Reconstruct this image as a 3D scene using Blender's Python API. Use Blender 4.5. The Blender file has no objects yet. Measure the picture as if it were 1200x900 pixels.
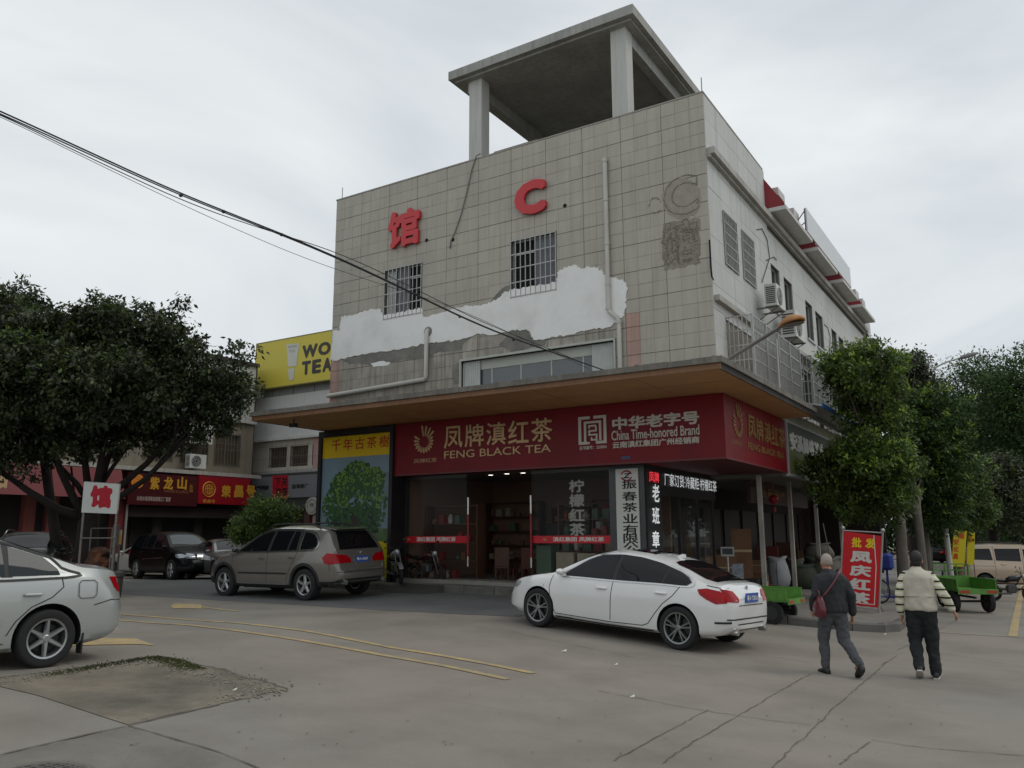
import bpy, bmesh, math, random
import numpy as np
from mathutils import Vector, Matrix, noise
from mathutils.bvhtree import BVHTree
random.seed(7)
sc = bpy.context.scene
col = sc.collection
R = math.radians
# ---------------------------------------------------------------- camera
F_PX, PITCH, ROLL, YAW, EYE = 962.1, .1823, -.0037, .5641, 1.75
fwd = Vector((-math.sin(YAW)*math.cos(PITCH), math.cos(YAW)*math.cos(PITCH), math.sin(PITCH)))
rt = Vector((math.cos(YAW), math.sin(YAW), 0)); up = rt.cross(fwd)
r2 = rt*math.cos(ROLL)+up*math.sin(ROLL); u2 = up*math.cos(ROLL)-rt*math.sin(ROLL)
cam = bpy.data.objects.new('camera', bpy.data.cameras.new('camera')); col.objects.link(cam)
m = Matrix((r2, u2, -fwd)).transposed().to_4x4(); m.translation = (0, 0, EYE)
cam.matrix_world = m
cam.data.sensor_width = 36; cam.data.lens = F_PX/1200*36
cam.data.clip_start = .1; cam.data.clip_end = 3000
sc.camera = cam
# ---------------------------------------------------------------- daylight: overcast
SUN_EL, SUN_AZ = R(52), R(65)        # azimuth clockwise from +Y
w = bpy.data.worlds.new('World'); sc.world = w; w.use_nodes = True
nt = w.node_tree; nt.nodes.clear()
def wn(t, **k):
    n = nt.nodes.new(t)
    for a, b in k.items(): setattr(n, a, b)
    return n
sky = wn('ShaderNodeTexSky', sky_type='NISHITA', sun_disc=False, sun_elevation=SUN_EL, sun_rotation=SUN_AZ)
tc = wn('ShaderNodeTexCoord'); mp = wn('ShaderNodeMapping'); mp.inputs['Scale'].default_value = (1.2, 1.2, 3.2)
mp.inputs['Rotation'].default_value = (.1, .25, .6)
nz = wn('ShaderNodeTexNoise'); nz.inputs['Scale'].default_value = 1.25; nz.inputs['Detail'].default_value = 5; nz.inputs['Roughness'].default_value = .5
nz.inputs['Distortion'].default_value = .6
rp = wn('ShaderNodeValToRGB')
rp.color_ramp.elements[0].position = .33; rp.color_ramp.elements[0].color = (4.7, 5.15, 5.6, 1)
rp.color_ramp.elements[1].position = .66; rp.color_ramp.elements[1].color = (7.5, 7.8, 7.9, 1)
mx = wn('ShaderNodeMix', data_type='RGBA'); mx.inputs[0].default_value = .955
bg = wn('ShaderNodeBackground'); bg.inputs['Strength'].default_value = .1
ow = wn('ShaderNodeOutputWorld')
L = nt.links.new
L(tc.outputs['Generated'], mp.inputs[0]); L(mp.outputs[0], nz.inputs['Vector']); L(nz.outputs['Fac'], rp.inputs[0])
L(sky.outputs[0], mx.inputs[6]); L(rp.outputs[0], mx.inputs[7]); L(mx.outputs[2], bg.inputs[0]); L(bg.outputs[0], ow.inputs[0])
sl = bpy.data.lights.new('sun', 'SUN'); sl.energy = .6; sl.angle = R(25); sl.color = (1, .95, .88)
so = bpy.data.objects.new('sun', sl); col.objects.link(so)
sd = Vector((math.sin(SUN_AZ)*math.cos(SUN_EL), math.cos(SUN_AZ)*math.cos(SUN_EL), math.sin(SUN_EL)))
so.rotation_euler = sd.to_track_quat('Z', 'Y').to_euler(); so.location = (20, -10, 40)
sc.view_settings.view_transform = 'Standard'; sc.view_settings.look = 'None'
sc.view_settings.exposure = .2; sc.view_settings.gamma = 1
sc.cycles.max_bounces = 6; sc.cycles.diffuse_bounces = 3; sc.cycles.glossy_bounces = 3
sc.cycles.transparent_max_bounces = 12; sc.cycles.caustics_reflective = False; sc.cycles.caustics_refractive = False

# ---------------------------------------------------------------- rays of the calibrated photograph onto real planes
def ray(u, v): return fwd + r2*((u-600)/F_PX) - u2*((v-450)/F_PX)
CAM = Vector((0, 0, EYE))
def WY(u, v, y): d = ray(u, v); return CAM + d*(y/d.y)
def WX(u, v, x): d = ray(u, v); return CAM + d*(x/d.x)
def WZ(u, v, z): d = ray(u, v); return CAM + d*((z-EYE)/d.z)
CP = np.array([(-15,17,.34),(-10.5,17,.33),(-19,17,.34),(-6,17,.05),(-2.7,16.8,-.2),(-14.9,14.4,.24),(-17.9,14.3,.26),(-4.8,12.4,.02),(-7.6,12.8,.17),(-2.5,12.2,-.11),(-1.5,12.8,-.15),(-9.8,5.4,.29),(-27.5,19.4,.2),(-33,20,.2),(-25,30,.2),(-2.2,40,-.5),(-1.4,26.5,-.35),(-3,21,-.25),(-7,6,.12),(-6.4,3.6,.13),(-2,5,-.03),(2,8,-.15),(2,20,-.25),(4,40,-.5),(-30,5,.25),(-20,8,.25),(-5,-2,.1),(-3,32,-.4),(-10,10,.22),(-33,35,.2),(-20,25,.3),(-12,25,.25)], float)
_A = np.c_[np.ones(len(CP)), CP[:, :2]]
_c = np.linalg.lstsq(_A, CP[:, 2], rcond=None)[0]
_K = np.exp(-((CP[:, None, :2]-CP[None, :, :2])**2).sum(2)/50)
_w = np.linalg.solve(_K+.05*np.eye(len(CP)), CP[:, 2]-_A@_c)
def GZ(x, y):
    x = min(max(x, -34), 6); y = min(max(y, -4), 42)
    return float(_c[0]+_c[1]*x+_c[2]*y+(_w*np.exp(-((CP[:, 0]-x)**2+(CP[:, 1]-y)**2)/50)).sum())
def G(u, v, h=0):
    d = ray(u, v); z = 0
    for i in range(20):
        t = (z+h-EYE)/d.z; p = CAM+d*t; z = GZ(p.x, p.y)
    return Vector((p.x, p.y, z+h))
def at(u, dep, h=0.):
    "ground point seen in column u at depth dep"
    v = 640.
    for i in range(15):
        d = ray(u, v); p = CAM+d*dep; z = GZ(p.x, p.y)+h
        v -= (z-p.z)/dep*F_PX*.9
    return Vector((p.x, p.y, z))
def gslope(x, y):
    e = .8
    n = Vector((-(GZ(x+e, y)-GZ(x-e, y))/(2*e), -(GZ(x, y+e)-GZ(x, y-e))/(2*e), 1))
    return n.normalized()

# ---------------------------------------------------------------- materials
def S(r, g, b):
    f = lambda c: (c/255/12.92 if c/255 <= .04045 else ((c/255+.055)/1.055)**2.4)
    return (f(r), f(g), f(b))
MATS = {}
def M(name, c=(.5, .5, .5), rough=.6, metal=0., var=0., scale=2., bump=0., bscale=20., streak=0., dirt=None, dirtf=.5, dscale=.8,
      island=0., emit=0., tint=None, speck=0., coat=0., alpha=None, spec=.5, objvar=0., trans=0.):
    if name in MATS: return MATS[name]
    m = bpy.data.materials.new(name); MATS[name] = m; m.use_nodes = True
    t = m.node_tree; N = t.nodes; b = N['Principled BSDF']; Lk = t.links.new
    b.inputs['Roughness'].default_value = rough; b.inputs['Metallic'].default_value = metal
    b.inputs['Specular IOR Level'].default_value = spec
    if coat: b.inputs['Coat Weight'].default_value = coat; b.inputs['Coat Roughness'].default_value = .04
    if trans: b.inputs['Transmission Weight'].default_value = trans
    c = tuple(c[:3])
    geo = N.new('ShaderNodeNewGeometry'); 
    rgb = N.new('ShaderNodeRGB'); rgb.outputs[0].default_value = c+(1,)
    out = rgb.outputs[0]
    def noise_(sc_, det=4, vec=None, rgh=.6):
        n = N.new('ShaderNodeTexNoise'); n.inputs['Scale'].default_value = sc_; n.inputs['Detail'].default_value = det
        n.inputs['Roughness'].default_value = rgh
        Lk(vec or geo.outputs['Position'], n.inputs['Vector']); return n.outputs['Fac']
    def ramp(f, a, bb):
        n = N.new('ShaderNodeMapRange'); n.inputs[1].default_value = a; n.inputs[2].default_value = bb
        Lk(f, n.inputs[0]); return n.outputs[0]
    def mixc(fac, A, B, typ='MIX', amt=None):
        n = N.new('ShaderNodeMix'); n.data_type = 'RGBA'; n.blend_type = typ
        if amt is not None:
            mm = N.new('ShaderNodeMath'); mm.operation = 'MULTIPLY'; Lk(fac, mm.inputs[0]); mm.inputs[1].default_value = amt; fac = mm.outputs[0]
        Lk(fac, n.inputs[0])
        for s, x in ((6, A), (7, B)):
            if isinstance(x, tuple): n.inputs[s].default_value = x+(1,)
            else: Lk(x, n.inputs[s])
        return n.outputs[2]
    dk = lambda k: tuple(max(0, x*k) for x in c)
    if var:
        out = mixc(ramp(noise_(scale), .3, .7), dk(1-var), dk(1+var))
        out = mixc(ramp(noise_(scale*7.3, 3), .35, .65), out, dk(1-var*1.2), amt=.35)
    if island:
        v = N.new('ShaderNodeMath'); v.operation = 'MULTIPLY_ADD'; Lk(geo.outputs['Random Per Island'], v.inputs[0]); v.inputs[1].default_value = 2*island; v.inputs[2].default_value = 1-island
        oi = N.new('ShaderNodeObjectInfo')
        v2 = N.new('ShaderNodeMath'); v2.operation = 'MULTIPLY_ADD'; Lk(oi.outputs['Random'], v2.inputs[0]); v2.inputs[1].default_value = objvar; v2.inputs[2].default_value = 1-objvar/2
        v3 = N.new('ShaderNodeMath'); v3.operation = 'MULTIPLY'; Lk(v.outputs[0], v3.inputs[0]); Lk(v2.outputs[0], v3.inputs[1])
        h = N.new('ShaderNodeHueSaturation'); Lk(v3.outputs[0], h.inputs['Value']); Lk(out, h.inputs['Color']); out = h.outputs[0]
    if tint:
        out = mixc(ramp(noise_(.16, 3), .42, .62), out, tuple(tint))
    if speck:
        out = mixc(ramp(noise_(90., 2), .5, .75), out, dk(1-speck), amt=.8); out = mixc(ramp(noise_(55., 2), .58, .72), out, dk(1+speck*.8), amt=.6)
        m2 = N.new('ShaderNodeMapping'); m2.inputs['Rotation'].default_value = (0, 0, .35); m2.inputs['Scale'].default_value = (.22, 2.6, 1); Lk(geo.outputs['Position'], m2.inputs[0])
        out = mixc(ramp(noise_(1.3, 5, m2.outputs[0]), .55, .75), out, dk(.78), amt=.45)
    if streak:
        mpn = N.new('ShaderNodeMapping'); mpn.inputs['Scale'].default_value = (9, 9, .55); Lk(geo.outputs['Position'], mpn.inputs[0])
        out = mixc(ramp(noise_(1., 5, mpn.outputs[0]), .45, .72), out, dk(.38), amt=streak)
    if dirt:
        out = mixc(ramp(noise_(dscale, 6), .42, .68), out, tuple(dirt), amt=dirtf)
    Lk(out, b.inputs['Base Color'])
    if bump:
        bn = N.new('ShaderNodeBump'); bn.inputs['Strength'].default_value = bump; bn.inputs['Distance'].default_value = .02
        Lk(noise_(bscale, 5), bn.inputs['Height']); Lk(bn.outputs[0], b.inputs['Normal'])
    if emit:
        b.inputs['Emission Strength'].default_value = emit; b.inputs['Emission Color'].default_value = c+(1,)
    if alpha is not None: b.inputs['Alpha'].default_value = alpha
    return m
def glass_mat(name, tint, rough=.02, alpha=.35, ior=1.45):
    "thin pane: clear part plus Fresnel mirror"
    if name in MATS: return MATS[name]
    m = bpy.data.materials.new(name); MATS[name] = m; m.use_nodes = True
    t = m.node_tree; t.nodes.clear(); N = t.nodes.new; Lk = t.links.new
    o = N('ShaderNodeOutputMaterial'); tr = N('ShaderNodeBsdfTransparent'); tr.inputs[0].default_value = (1, 1, 1, 1)
    pr = N('ShaderNodeBsdfPrincipled'); pr.inputs['Base Color'].default_value = tuple(tint)+(1,); pr.inputs['Roughness'].default_value = .6
    gl = N('ShaderNodeBsdfGlossy'); gl.inputs['Roughness'].default_value = rough; gl.inputs[0].default_value = (.9, .95, .95, 1)
    a = N('ShaderNodeMixShader'); a.inputs[0].default_value = alpha; Lk(tr.outputs[0], a.inputs[1]); Lk(pr.outputs[0], a.inputs[2])
    fr = N('ShaderNodeFresnel'); fr.inputs[0].default_value = ior
    ge = N('ShaderNodeNewGeometry'); iv = N('ShaderNodeMath'); iv.operation = 'SUBTRACT'; iv.inputs[0].default_value = 1; Lk(ge.outputs['Backfacing'], iv.inputs[1])
    mu = N('ShaderNodeMath'); mu.operation = 'MULTIPLY'; Lk(fr.outputs[0], mu.inputs[0]); Lk(iv.outputs[0], mu.inputs[1])
    b = N('ShaderNodeMixShader'); Lk(mu.outputs[0], b.inputs[0]); Lk(a.outputs[0], b.inputs[1]); Lk(gl.outputs[0], b.inputs[2])
    Lk(b.outputs[0], o.inputs[0]); return m
def leaf_mat(name, c, var=.45, trans=.25):
    if name in MATS: return MATS[name]
    m = bpy.data.materials.new(name); MATS[name] = m; m.use_nodes = True
    t = m.node_tree; b = t.nodes['Principled BSDF']; Lk = t.links.new; N = t.nodes.new
    geo = N('ShaderNodeNewGeometry'); r = N('ShaderNodeValToRGB')
    r.color_ramp.elements[0].color = (c[0]*(1-var), c[1]*(1-var), c[2]*(1-var*.6), 1)
    r.color_ramp.elements[1].color = (c[0]*(1+var*1.3), c[1]*(1+var), c[2]*(1+var*.3), 1)
    Lk(geo.outputs['Random Per Island'], r.inputs[0])
    nz = N('ShaderNodeTexNoise'); nz.inputs['Scale'].default_value = 1.1; Lk(geo.outputs['Position'], nz.inputs['Vector'])
    mr = N('ShaderNodeMapRange'); mr.inputs[1].default_value = .35; mr.inputs[2].default_value = .65; mr.inputs[3].default_value = .7; mr.inputs[4].default_value = 1.35; Lk(nz.outputs['Fac'], mr.inputs[0])
    h = N('ShaderNodeHueSaturation'); Lk(mr.outputs[0], h.inputs['Value']); Lk(r.outputs[0], h.inputs['Color'])
    Lk(h.outputs[0], b.inputs['Base Color']); b.inputs['Roughness'].default_value = .45; b.inputs['Specular IOR Level'].default_value = .2 if 'far' in name else .42
    tl = N('ShaderNodeBsdfTranslucent'); Lk(h.outputs[0], tl.inputs[0]); mx_ = N('ShaderNodeMixShader'); mx_.inputs[0].default_value = trans
    Lk(b.outputs[0], mx_.inputs[1]); Lk(tl.outputs[0], mx_.inputs[2]); Lk(mx_.outputs[0], t.nodes['Material Output'].inputs[0])
    return m

# ---------------------------------------------------------------- objects
OFF = {}
def tag(o, label=None, cat=None, group=None, kind=None):
    if label: o['label'] = label
    if cat: o['category'] = cat
    if group: o['group'] = group
    if kind: o['kind'] = kind
    return o
def thing(name, loc=(0, 0, 0), label=None, cat=None, group=None, rot=None, kind=None):
    o = bpy.data.objects.new(name, None); col.objects.link(o); o.location = loc; o.empty_display_size = .2
    if rot is not None: o.rotation_euler = rot
    OFF[o] = Vector(loc)
    return tag(o, label, cat, group, kind)
class MB:
    def __init__(s): s.v = []; s.f = []; s.m = []; s.mi = 0
    def add(s, vs, fs, T=None):
        n = len(s.v)
        s.v += [tuple(T @ Vector(p)) if T is not None else tuple(p) for p in vs]
        s.f += [tuple(n+i for i in q) for q in fs]; s.m += [s.mi]*len(fs); return s
    def box(s, a, b, T=None):
        x0, y0, z0 = (min(a[i], b[i]) for i in range(3)); x1, y1, z1 = (max(a[i], b[i]) for i in range(3))
        vs = [(x0,y0,z0),(x1,y0,z0),(x1,y1,z0),(x0,y1,z0),(x0,y0,z1),(x1,y0,z1),(x1,y1,z1),(x0,y1,z1)]
        return s.add(vs, [(3,2,1,0),(4,5,6,7),(0,1,5,4),(1,2,6,5),(2,3,7,6),(3,0,4,7)], T)
    def cbox(s, c, d, T=None):
        return s.box([c[i]-d[i]/2 for i in range(3)], [c[i]+d[i]/2 for i in range(3)], T)
    def bbox_(s, c, d, bev, T=None):
        "box with bevelled vertical + top edges"
        x, y, z = d[0]/2, d[1]/2, d[2]/2; r = bev
        ring = lambda zz, k: [(c[0]+sx*(x-k)-(0 if a else sx*(r)), c[1]+sy*(y-k)-(sy*r if a else 0), c[2]+zz) for sx, sy, a in ((-1,-1,1),(-1,-1,0),(1,-1,0),(1,-1,1),(1,1,1),(1,1,0),(-1,1,0),(-1,1,1))]
        # order corners so that the ring is convex
        return s.loft([ring(-z, r), ring(-z+r, 0), ring(z-r, 0), ring(z, r)], True, T)
    def loft(s, rings, caps=True, T=None, closed=True):
        n = len(rings[0]); vs = [p for r in rings for p in r]; fs = []
        for i in range(len(rings)-1):
            for j in range(n if closed else n-1):
                k = (j+1) % n; fs.append((i*n+j, i*n+k, (i+1)*n+k, (i+1)*n+j))
        if caps: fs += [tuple(range(n))[::-1], tuple(range((len(rings)-1)*n, len(rings)*n))]
        return s.add(vs, fs, T)
    def tube(s, pts, r, n=8, T=None, caps=True):
        pts = [Vector(p) for p in pts]; rings = []
        if not hasattr(r, '__len__'): r = [r]*len(pts)
        prev = None
        for i, p in enumerate(pts):
            t = (pts[min(i+1, len(pts)-1)]-pts[max(i-1, 0)]).normalized()
            if prev is None:
                a = t.cross(Vector((0, 0, 1))) if abs(t.z) < .9 else t.cross(Vector((1, 0, 0)))
            else: a = prev - t*prev.dot(t)
            a.normalize(); prev = a; b = t.cross(a)
            rings.append([tuple(p+(a*math.cos(q)+b*math.sin(q))*r[i]) for q in [2*math.pi*k/n for k in range(n)]])
        return s.loft(rings, caps, T)
    def cyl(s, a, b, r, r1=None, n=16, T=None): return s.tube([a, b], [r, r if r1 is None else r1], n, T)
    def lathe(s, prof, n=24, T=None, caps=True):
        "profile of (r,z) about local z"
        rings = [[(r*math.cos(2*math.pi*k/n), r*math.sin(2*math.pi*k/n), z) for k in range(n)] for r, z in prof]
        return s.loft(rings, caps, T)
    def torus(s, R_, r, n=28, k=8, T=None, sq=1.):
        vs = []; fs = []
        for i in range(n):
            a = 2*math.pi*i/n
            for j in range(k):
                b = 2*math.pi*j/k; q = R_+r*math.cos(b)
                vs.append((q*math.cos(a), q*math.sin(a), r*sq*math.sin(b)))
        for i in range(n):
            for j in range(k):
                fs.append((i*k+j, ((i+1) % n)*k+j, ((i+1) % n)*k+(j+1) % k, i*k+(j+1) % k))
        return s.add(vs, fs, T)
    def sph(s, c, r, n=12, T=None):
        if not hasattr(r, '__len__'): r = (r, r, r)
        rings = [[(c[0]+r[0]*math.sin(a)*math.cos(2*math.pi*k/n), c[1]+r[1]*math.sin(a)*math.sin(2*math.pi*k/n), c[2]-r[2]*math.cos(a)) for k in range(n)] for a in [math.pi*(i+.15)/(n//2+.3) for i in range(n//2+1)]]
        return s.loft(rings, True, T)
    def prism(s, poly, d0, d1, axis='y', T=None):
        "poly in the plane across axis, extruded from d0 to d1"
        P = {'y': lambda a, b, d: (a, d, b), 'x': lambda a, b, d: (d, a, b), 'z': lambda a, b, d: (a, b, d)}[axis]
        return s.loft([[P(a, b, d0) for a, b in poly], [P(a, b, d1) for a, b in poly]], True, T)
    def build(s, name, mat, parent=None, smooth=False, kind=None, label=None, fix=True, auto=None, local=False):
        me = bpy.data.meshes.new(name)
        off = Vector((0, 0, 0)) if (parent is None or local) else OFF.get(parent, Vector((0, 0, 0)))
        vs = s.v if off.length == 0 else [(p[0]-off.x, p[1]-off.y, p[2]-off.z) for p in s.v]
        me.from_pydata(vs, [], s.f)
        for mm in (mat if isinstance(mat, (list, tuple)) else [mat]): me.materials.append(mm)
        if any(s.m): me.polygons.foreach_set('material_index', s.m)
        if fix:
            b = bmesh.new(); b.from_mesh(me); bmesh.ops.recalc_face_normals(b, faces=b.faces); b.to_mesh(me); b.free()
        if smooth: me.polygons.foreach_set('use_smooth', [True]*len(me.polygons))
        if auto: me.set_sharp_from_angle(angle=R(auto))
        me.update()
        o = bpy.data.objects.new(name, me); col.objects.link(o)
        if parent is not None: o.parent = parent; OFF[o] = off if not local else OFF.get(parent, Vector((0, 0, 0)))
        else: OFF[o] = Vector((0, 0, 0))
        if label: o['label'] = label
        if kind: o['kind'] = kind
        return o
def solo(mb, name, mat, label, cat, group=None, smooth=False, auto=None, kind=None):
    "a thing that is one mesh: origin moved to its base"
    vs = np.array(mb.v); c = Vector(((vs[:, 0].min()+vs[:, 0].max())/2, (vs[:, 1].min()+vs[:, 1].max())/2, vs[:, 2].min()))
    mb.v = [(p[0]-c.x, p[1]-c.y, p[2]-c.z) for p in mb.v]
    o = mb.build(name, mat, None, smooth, auto=auto); o.location = c; OFF[o] = c.copy()
    return tag(o, label, cat, group, kind)
def copy_tree(o, parent=None, loc=None, rotz=None, label=None):
    c = o.copy(); col.objects.link(c); c.parent = parent
    if loc is not None: c.location = loc
    if rotz is not None: c.rotation_euler = (0, 0, rotz)
    if label: c['label'] = label
    OFF[c] = Vector(c.location) if parent is None else OFF.get(parent, Vector((0,0,0)))
    for ch in list(o.children): copy_tree(ch, c)
    return c
def smoothpoly(pts, k=4):
    "closed Catmull-Rom"
    out = []; n = len(pts)
    for i in range(n):
        p0, p1, p2, p3 = (np.array(pts[(i+j-1) % n], float) for j in range(4))
        for t in np.linspace(0, 1, k, endpoint=False):
            out.append(tuple(.5*((2*p1)+(-p0+p2)*t+(2*p0-5*p1+4*p2-p3)*t*t+(-p0+3*p1-3*p2+p3)*t**3)))
    return out

# ---------------------------------------------------------------- lettering
_tc = {}
def text_mesh(s, bold=.0, res=3):
    k = (s, bold, res)
    if k in _tc: return _tc[k]
    cu = bpy.data.curves.new('t', 'FONT'); cu.body = s; cu.size = 1; cu.offset = bold; cu.resolution_u = res; cu.fill_mode = 'FRONT'
    o = bpy.data.objects.new('t', cu); col.objects.link(o)
    bpy.context.view_layer.update()
    me = bpy.data.meshes.new_from_object(o.evaluated_get(bpy.context.evaluated_depsgraph_get()))
    vs = np.array([v.co[:] for v in me.vertices]); fs = [tuple(p.vertices) for p in me.polygons]
    bpy.data.objects.remove(o); bpy.data.curves.remove(cu); bpy.data.meshes.remove(me)
    _tc[k] = (vs, fs); return vs, fs
def text(s, P, U, V, mat, parent, name='lettering', bold=.0, depth=0., out=.004, label=None, pad=None, kind=None, res=3):
    "lettering whose bounding box fills the parallelogram P, P+U, P+V; bold widens every stroke; depth raises it as solid letters"
    vs, fs = text_mesh(s, 0, res)
    if not len(vs): return None
    P, U, V = Vector(P), Vector(U), Vector(V); nrm = U.cross(V).normalized()
    vs = vs[:, :2]; lo, hi = vs.min(0)-bold, vs.max(0)+bold
    M2 = lambda a: P+U*((a[0]-lo[0])/(hi[0]-lo[0]))+V*((a[1]-lo[1])/(hi[1]-lo[1]))
    mb = MB(); bs = [M2(b) for b in vs]; n = len(bs); ed = set()
    for f in fs:
        for i in range(len(f)): ed.add((f[i], f[(i+1) % len(f)]))
    bound = [(a, b) for a, b in ed if (b, a) not in ed]
    if depth > 0:
        mb.v = [tuple(b+nrm*(out+depth)) for b in bs]+[tuple(b+nrm*out*.3) for b in bs]; mb.f = list(fs)
        mb.f += [(b, a, a+n, b+n) for a, b in bound]
    else:
        mb.v = [tuple(b+nrm*out) for b in bs]; mb.f = list(fs)
    mb.m = [0]*len(mb.f)
    if bold:
        rg = random.Random(len(vs))
        for a, b in bound:
            A, C_ = vs[a], vs[b]; d = C_-A; l = np.hypot(*d)
            if l < 1e-6: continue
            d = d/l; o_ = np.array((d[1], -d[0])); z = out+depth-.0004-rg.random()*.0012; e = d*bold*.45; i_ = o_*bold*.3
            q = [M2(A-e-i_), M2(C_+e-i_), M2(C_+e*.6+o_*bold), M2(A-e*.6+o_*bold)]
            if depth > 0:
                mb.add([tuple(p+nrm*z) for p in q]+[tuple(p+nrm*out*.3) for p in q], [(3, 2, 1, 0), (0, 1, 5, 4), (1, 2, 6, 5), (2, 3, 7, 6), (3, 0, 4, 7)])
            else: mb.add([tuple(p+nrm*z) for p in q], [(3, 2, 1, 0)])
    return mb.build(name, mat, parent, label=label, fix=False, kind=kind)
def letters(s, P, U, V, mat, parent, name='character', gap=.12, **k):
    "one raised object per character along U"
    P, U, V = Vector(P), Vector(U), Vector(V); n = len(s); wd = 1/(n+(n-1)*gap)
    for i, ch in enumerate(s):
        if ch == ' ': continue
        text(ch, P+U*(i*wd*(1+gap)), U*wd, V, mat, parent, name, **k)
def vletters(s, P, U, V, mat, parent, name='character', gap=.15, **k):
    P, U, V = Vector(P), Vector(U), Vector(V); n = len(s); wd = 1/(n+(n-1)*gap)
    for i, ch in enumerate(s): text(ch, P+V*(1-(i*wd*(1+gap))-wd), U, V*wd, mat, parent, name, **k)
# ================================================================ GROUND
conc = M('road_concrete', S(141, 133, 122), .85, tint=S(132, 128, 120), speck=.16, var=.08, scale=.35, bump=.35, bscale=45, dirt=S(96, 90, 82), dirtf=.5, dscale=.55)
asph = M('asphalt_strip', S(104, 104, 103), .8, speck=.15, var=.1, scale=.5, bump=.3, bscale=60, dirt=S(70, 68, 66), dirtf=.4)
dark_conc = M('old_concrete', S(126, 121, 112), .9, speck=.2, var=.12, scale=1.1, bump=.5, bscale=70, dirt=S(84, 82, 74), dirtf=.55, dscale=1.2)
paveM = M('pavement', S(128, 124, 116), .85, var=.15, scale=1.2, bump=.3, bscale=40, dirt=S(80, 77, 72), dirtf=.5)
kerbM = M('kerb_stone', S(104, 101, 96), .85, var=.18, scale=2.2, bump=.5, bscale=30, dirt=S(58, 56, 52), dirtf=.6, dscale=1.7, island=.08, objvar=.2)
crackM = M('crack', S(98, 92, 84), .95, var=.2, scale=6)
yelM = M('road_paint_yellow', S(184, 160, 108), .8, var=.16, scale=2.5, dirt=S(140, 131, 116), dirtf=.85, dscale=4)
whtM = M('road_paint_white', S(170, 165, 152), .8, var=.15, scale=3, dirt=S(120, 114, 104), dirtf=.7, dscale=3)
xs = np.concatenate([[-600, -250, -120, -70], np.arange(-50, 15.1, .6), [22, 40, 80, 200, 600]])
ys = np.concatenate([[-60, -20], np.arange(-4, 60.1, .6), [70, 90, 140, 300, 900]])
mb = MB(); nx = len(xs)
mb.v = [(x, y, GZ(x, y)) for y in ys for x in xs]
mb.f = [(j*nx+i, j*nx+i+1, (j+1)*nx+i+1, (j+1)*nx+i) for j in range(len(ys)-1) for i in range(nx-1)]
mb.m = [0]*len(mb.f)
tag(mb.build('ground', conc, smooth=True), kind='structure')
def sheet(poly, dz, name, mat, grid=.6, kind='structure', parent=None, up_=None):
    "polygon laid on the terrain, dz above it"
    b = bmesh.new(); f = b.faces.new([b.verts.new((p[0], p[1], 0)) for p in poly])
    x0, x1 = min(p[0] for p in poly), max(p[0] for p in poly); y0, y1 = min(p[1] for p in poly), max(p[1] for p in poly)
    for a0, a1, n in ((x0, x1, (1, 0, 0)), (y0, y1, (0, 1, 0))):
        k = math.floor(a0/grid)+1
        while k*grid < a1:
            bmesh.ops.bisect_plane(b, geom=b.verts[:]+b.edges[:]+b.faces[:], plane_co=(k*grid*n[0], k*grid*n[1], 0), plane_no=n); k += 1
    bmesh.ops.triangulate(b, faces=b.faces)
    for v in b.verts: v.co.z = GZ(v.co.x, v.co.y)+dz
    bmesh.ops.recalc_face_normals(b, faces=b.faces)
    if b.faces[0].normal.z < 0: bmesh.ops.reverse_faces(b, faces=b.faces)
    me = bpy.data.meshes.new(name); b.to_mesh(me); b.free(); me.materials.append(mat)
    o = bpy.data.objects.new(name, me); col.objects.link(o)
    if kind: o['kind'] = kind
    return o
def strip(pts, wd, dz, name, mat, jit=0., kind='structure', sub=.3):
    P2 = []
    for a, b in zip(pts[:-1], pts[1:]):
        a, b = Vector(a[:2]), Vector(b[:2]); n = max(1, int((b-a).length/sub))
        for i in range(n): P2.append(a.lerp(b, i/n)+Vector((random.uniform(-jit, jit), random.uniform(-jit, jit))))
    P2.append(Vector(pts[-1][:2])); mb = MB()
    for i, p in enumerate(P2):
        t = (P2[min(i+1, len(P2)-1)]-P2[max(i-1, 0)]).normalized(); n = Vector((-t.y, t.x))*wd/2*(random.uniform(.5, 1.5) if jit else 1)
        for q in (p+n, p-n): mb.v.append((q.x, q.y, GZ(q.x, q.y)+dz))
    mb.f = [(2*i, 2*i+1, 2*i+3, 2*i+2) for i in range(len(P2)-1)]; mb.m = [0]*len(mb.f)
    return tag(mb.build(name, mat), kind=kind)
GP = lambda *l: [tuple(G(*q)[:2]) for q in l]
# darker asphalt lane along the shop kerb, old surface in the near corner
sheet(GP((40, 692), (215, 701), (300, 706), (380, 711), (460, 716), (540, 720), (610, 723))+[(-9.5, 17.0), (-19.2, 17.0), (-30, 22)], .005, 'asphalt_lane', asph)
sheet(GP((-80, 897), (0, 886), (60, 873), (147, 852), (225, 874), (310, 905), (330, 960), (-100, 960)), .004, 'old_surface', dark_conc, .4)
patchM = M('broken_surface', S(134, 124, 109), .95, var=.22, scale=1.6, bump=1., bscale=38, dirt=S(86, 84, 72), dirtf=.9, dscale=1.1)
sheet(GP((-60, 800), (0, 795), (43, 790), (90, 783), (133, 778), (160, 772), (187, 769), (215, 774), (233, 780), (262, 785), (283, 793), (310, 799), (337, 808), (315, 812), (293, 818), (255, 826), (200, 838), (150, 850), (95, 832), (43, 815), (0, 805), (-60, 812)), .006, 'broken_patch', patchM, .3)
strip(GP((-30, 796), (0, 795), (43, 790), (90, 783), (133, 778), (160, 772), (187, 769)), .04, .009, 'crack', crackM, .012, sub=.1)
strip(GP((233, 780), (262, 785), (283, 793), (310, 799), (337, 808)), .05, .009, 'crack', crackM, .015, sub=.08)
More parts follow.
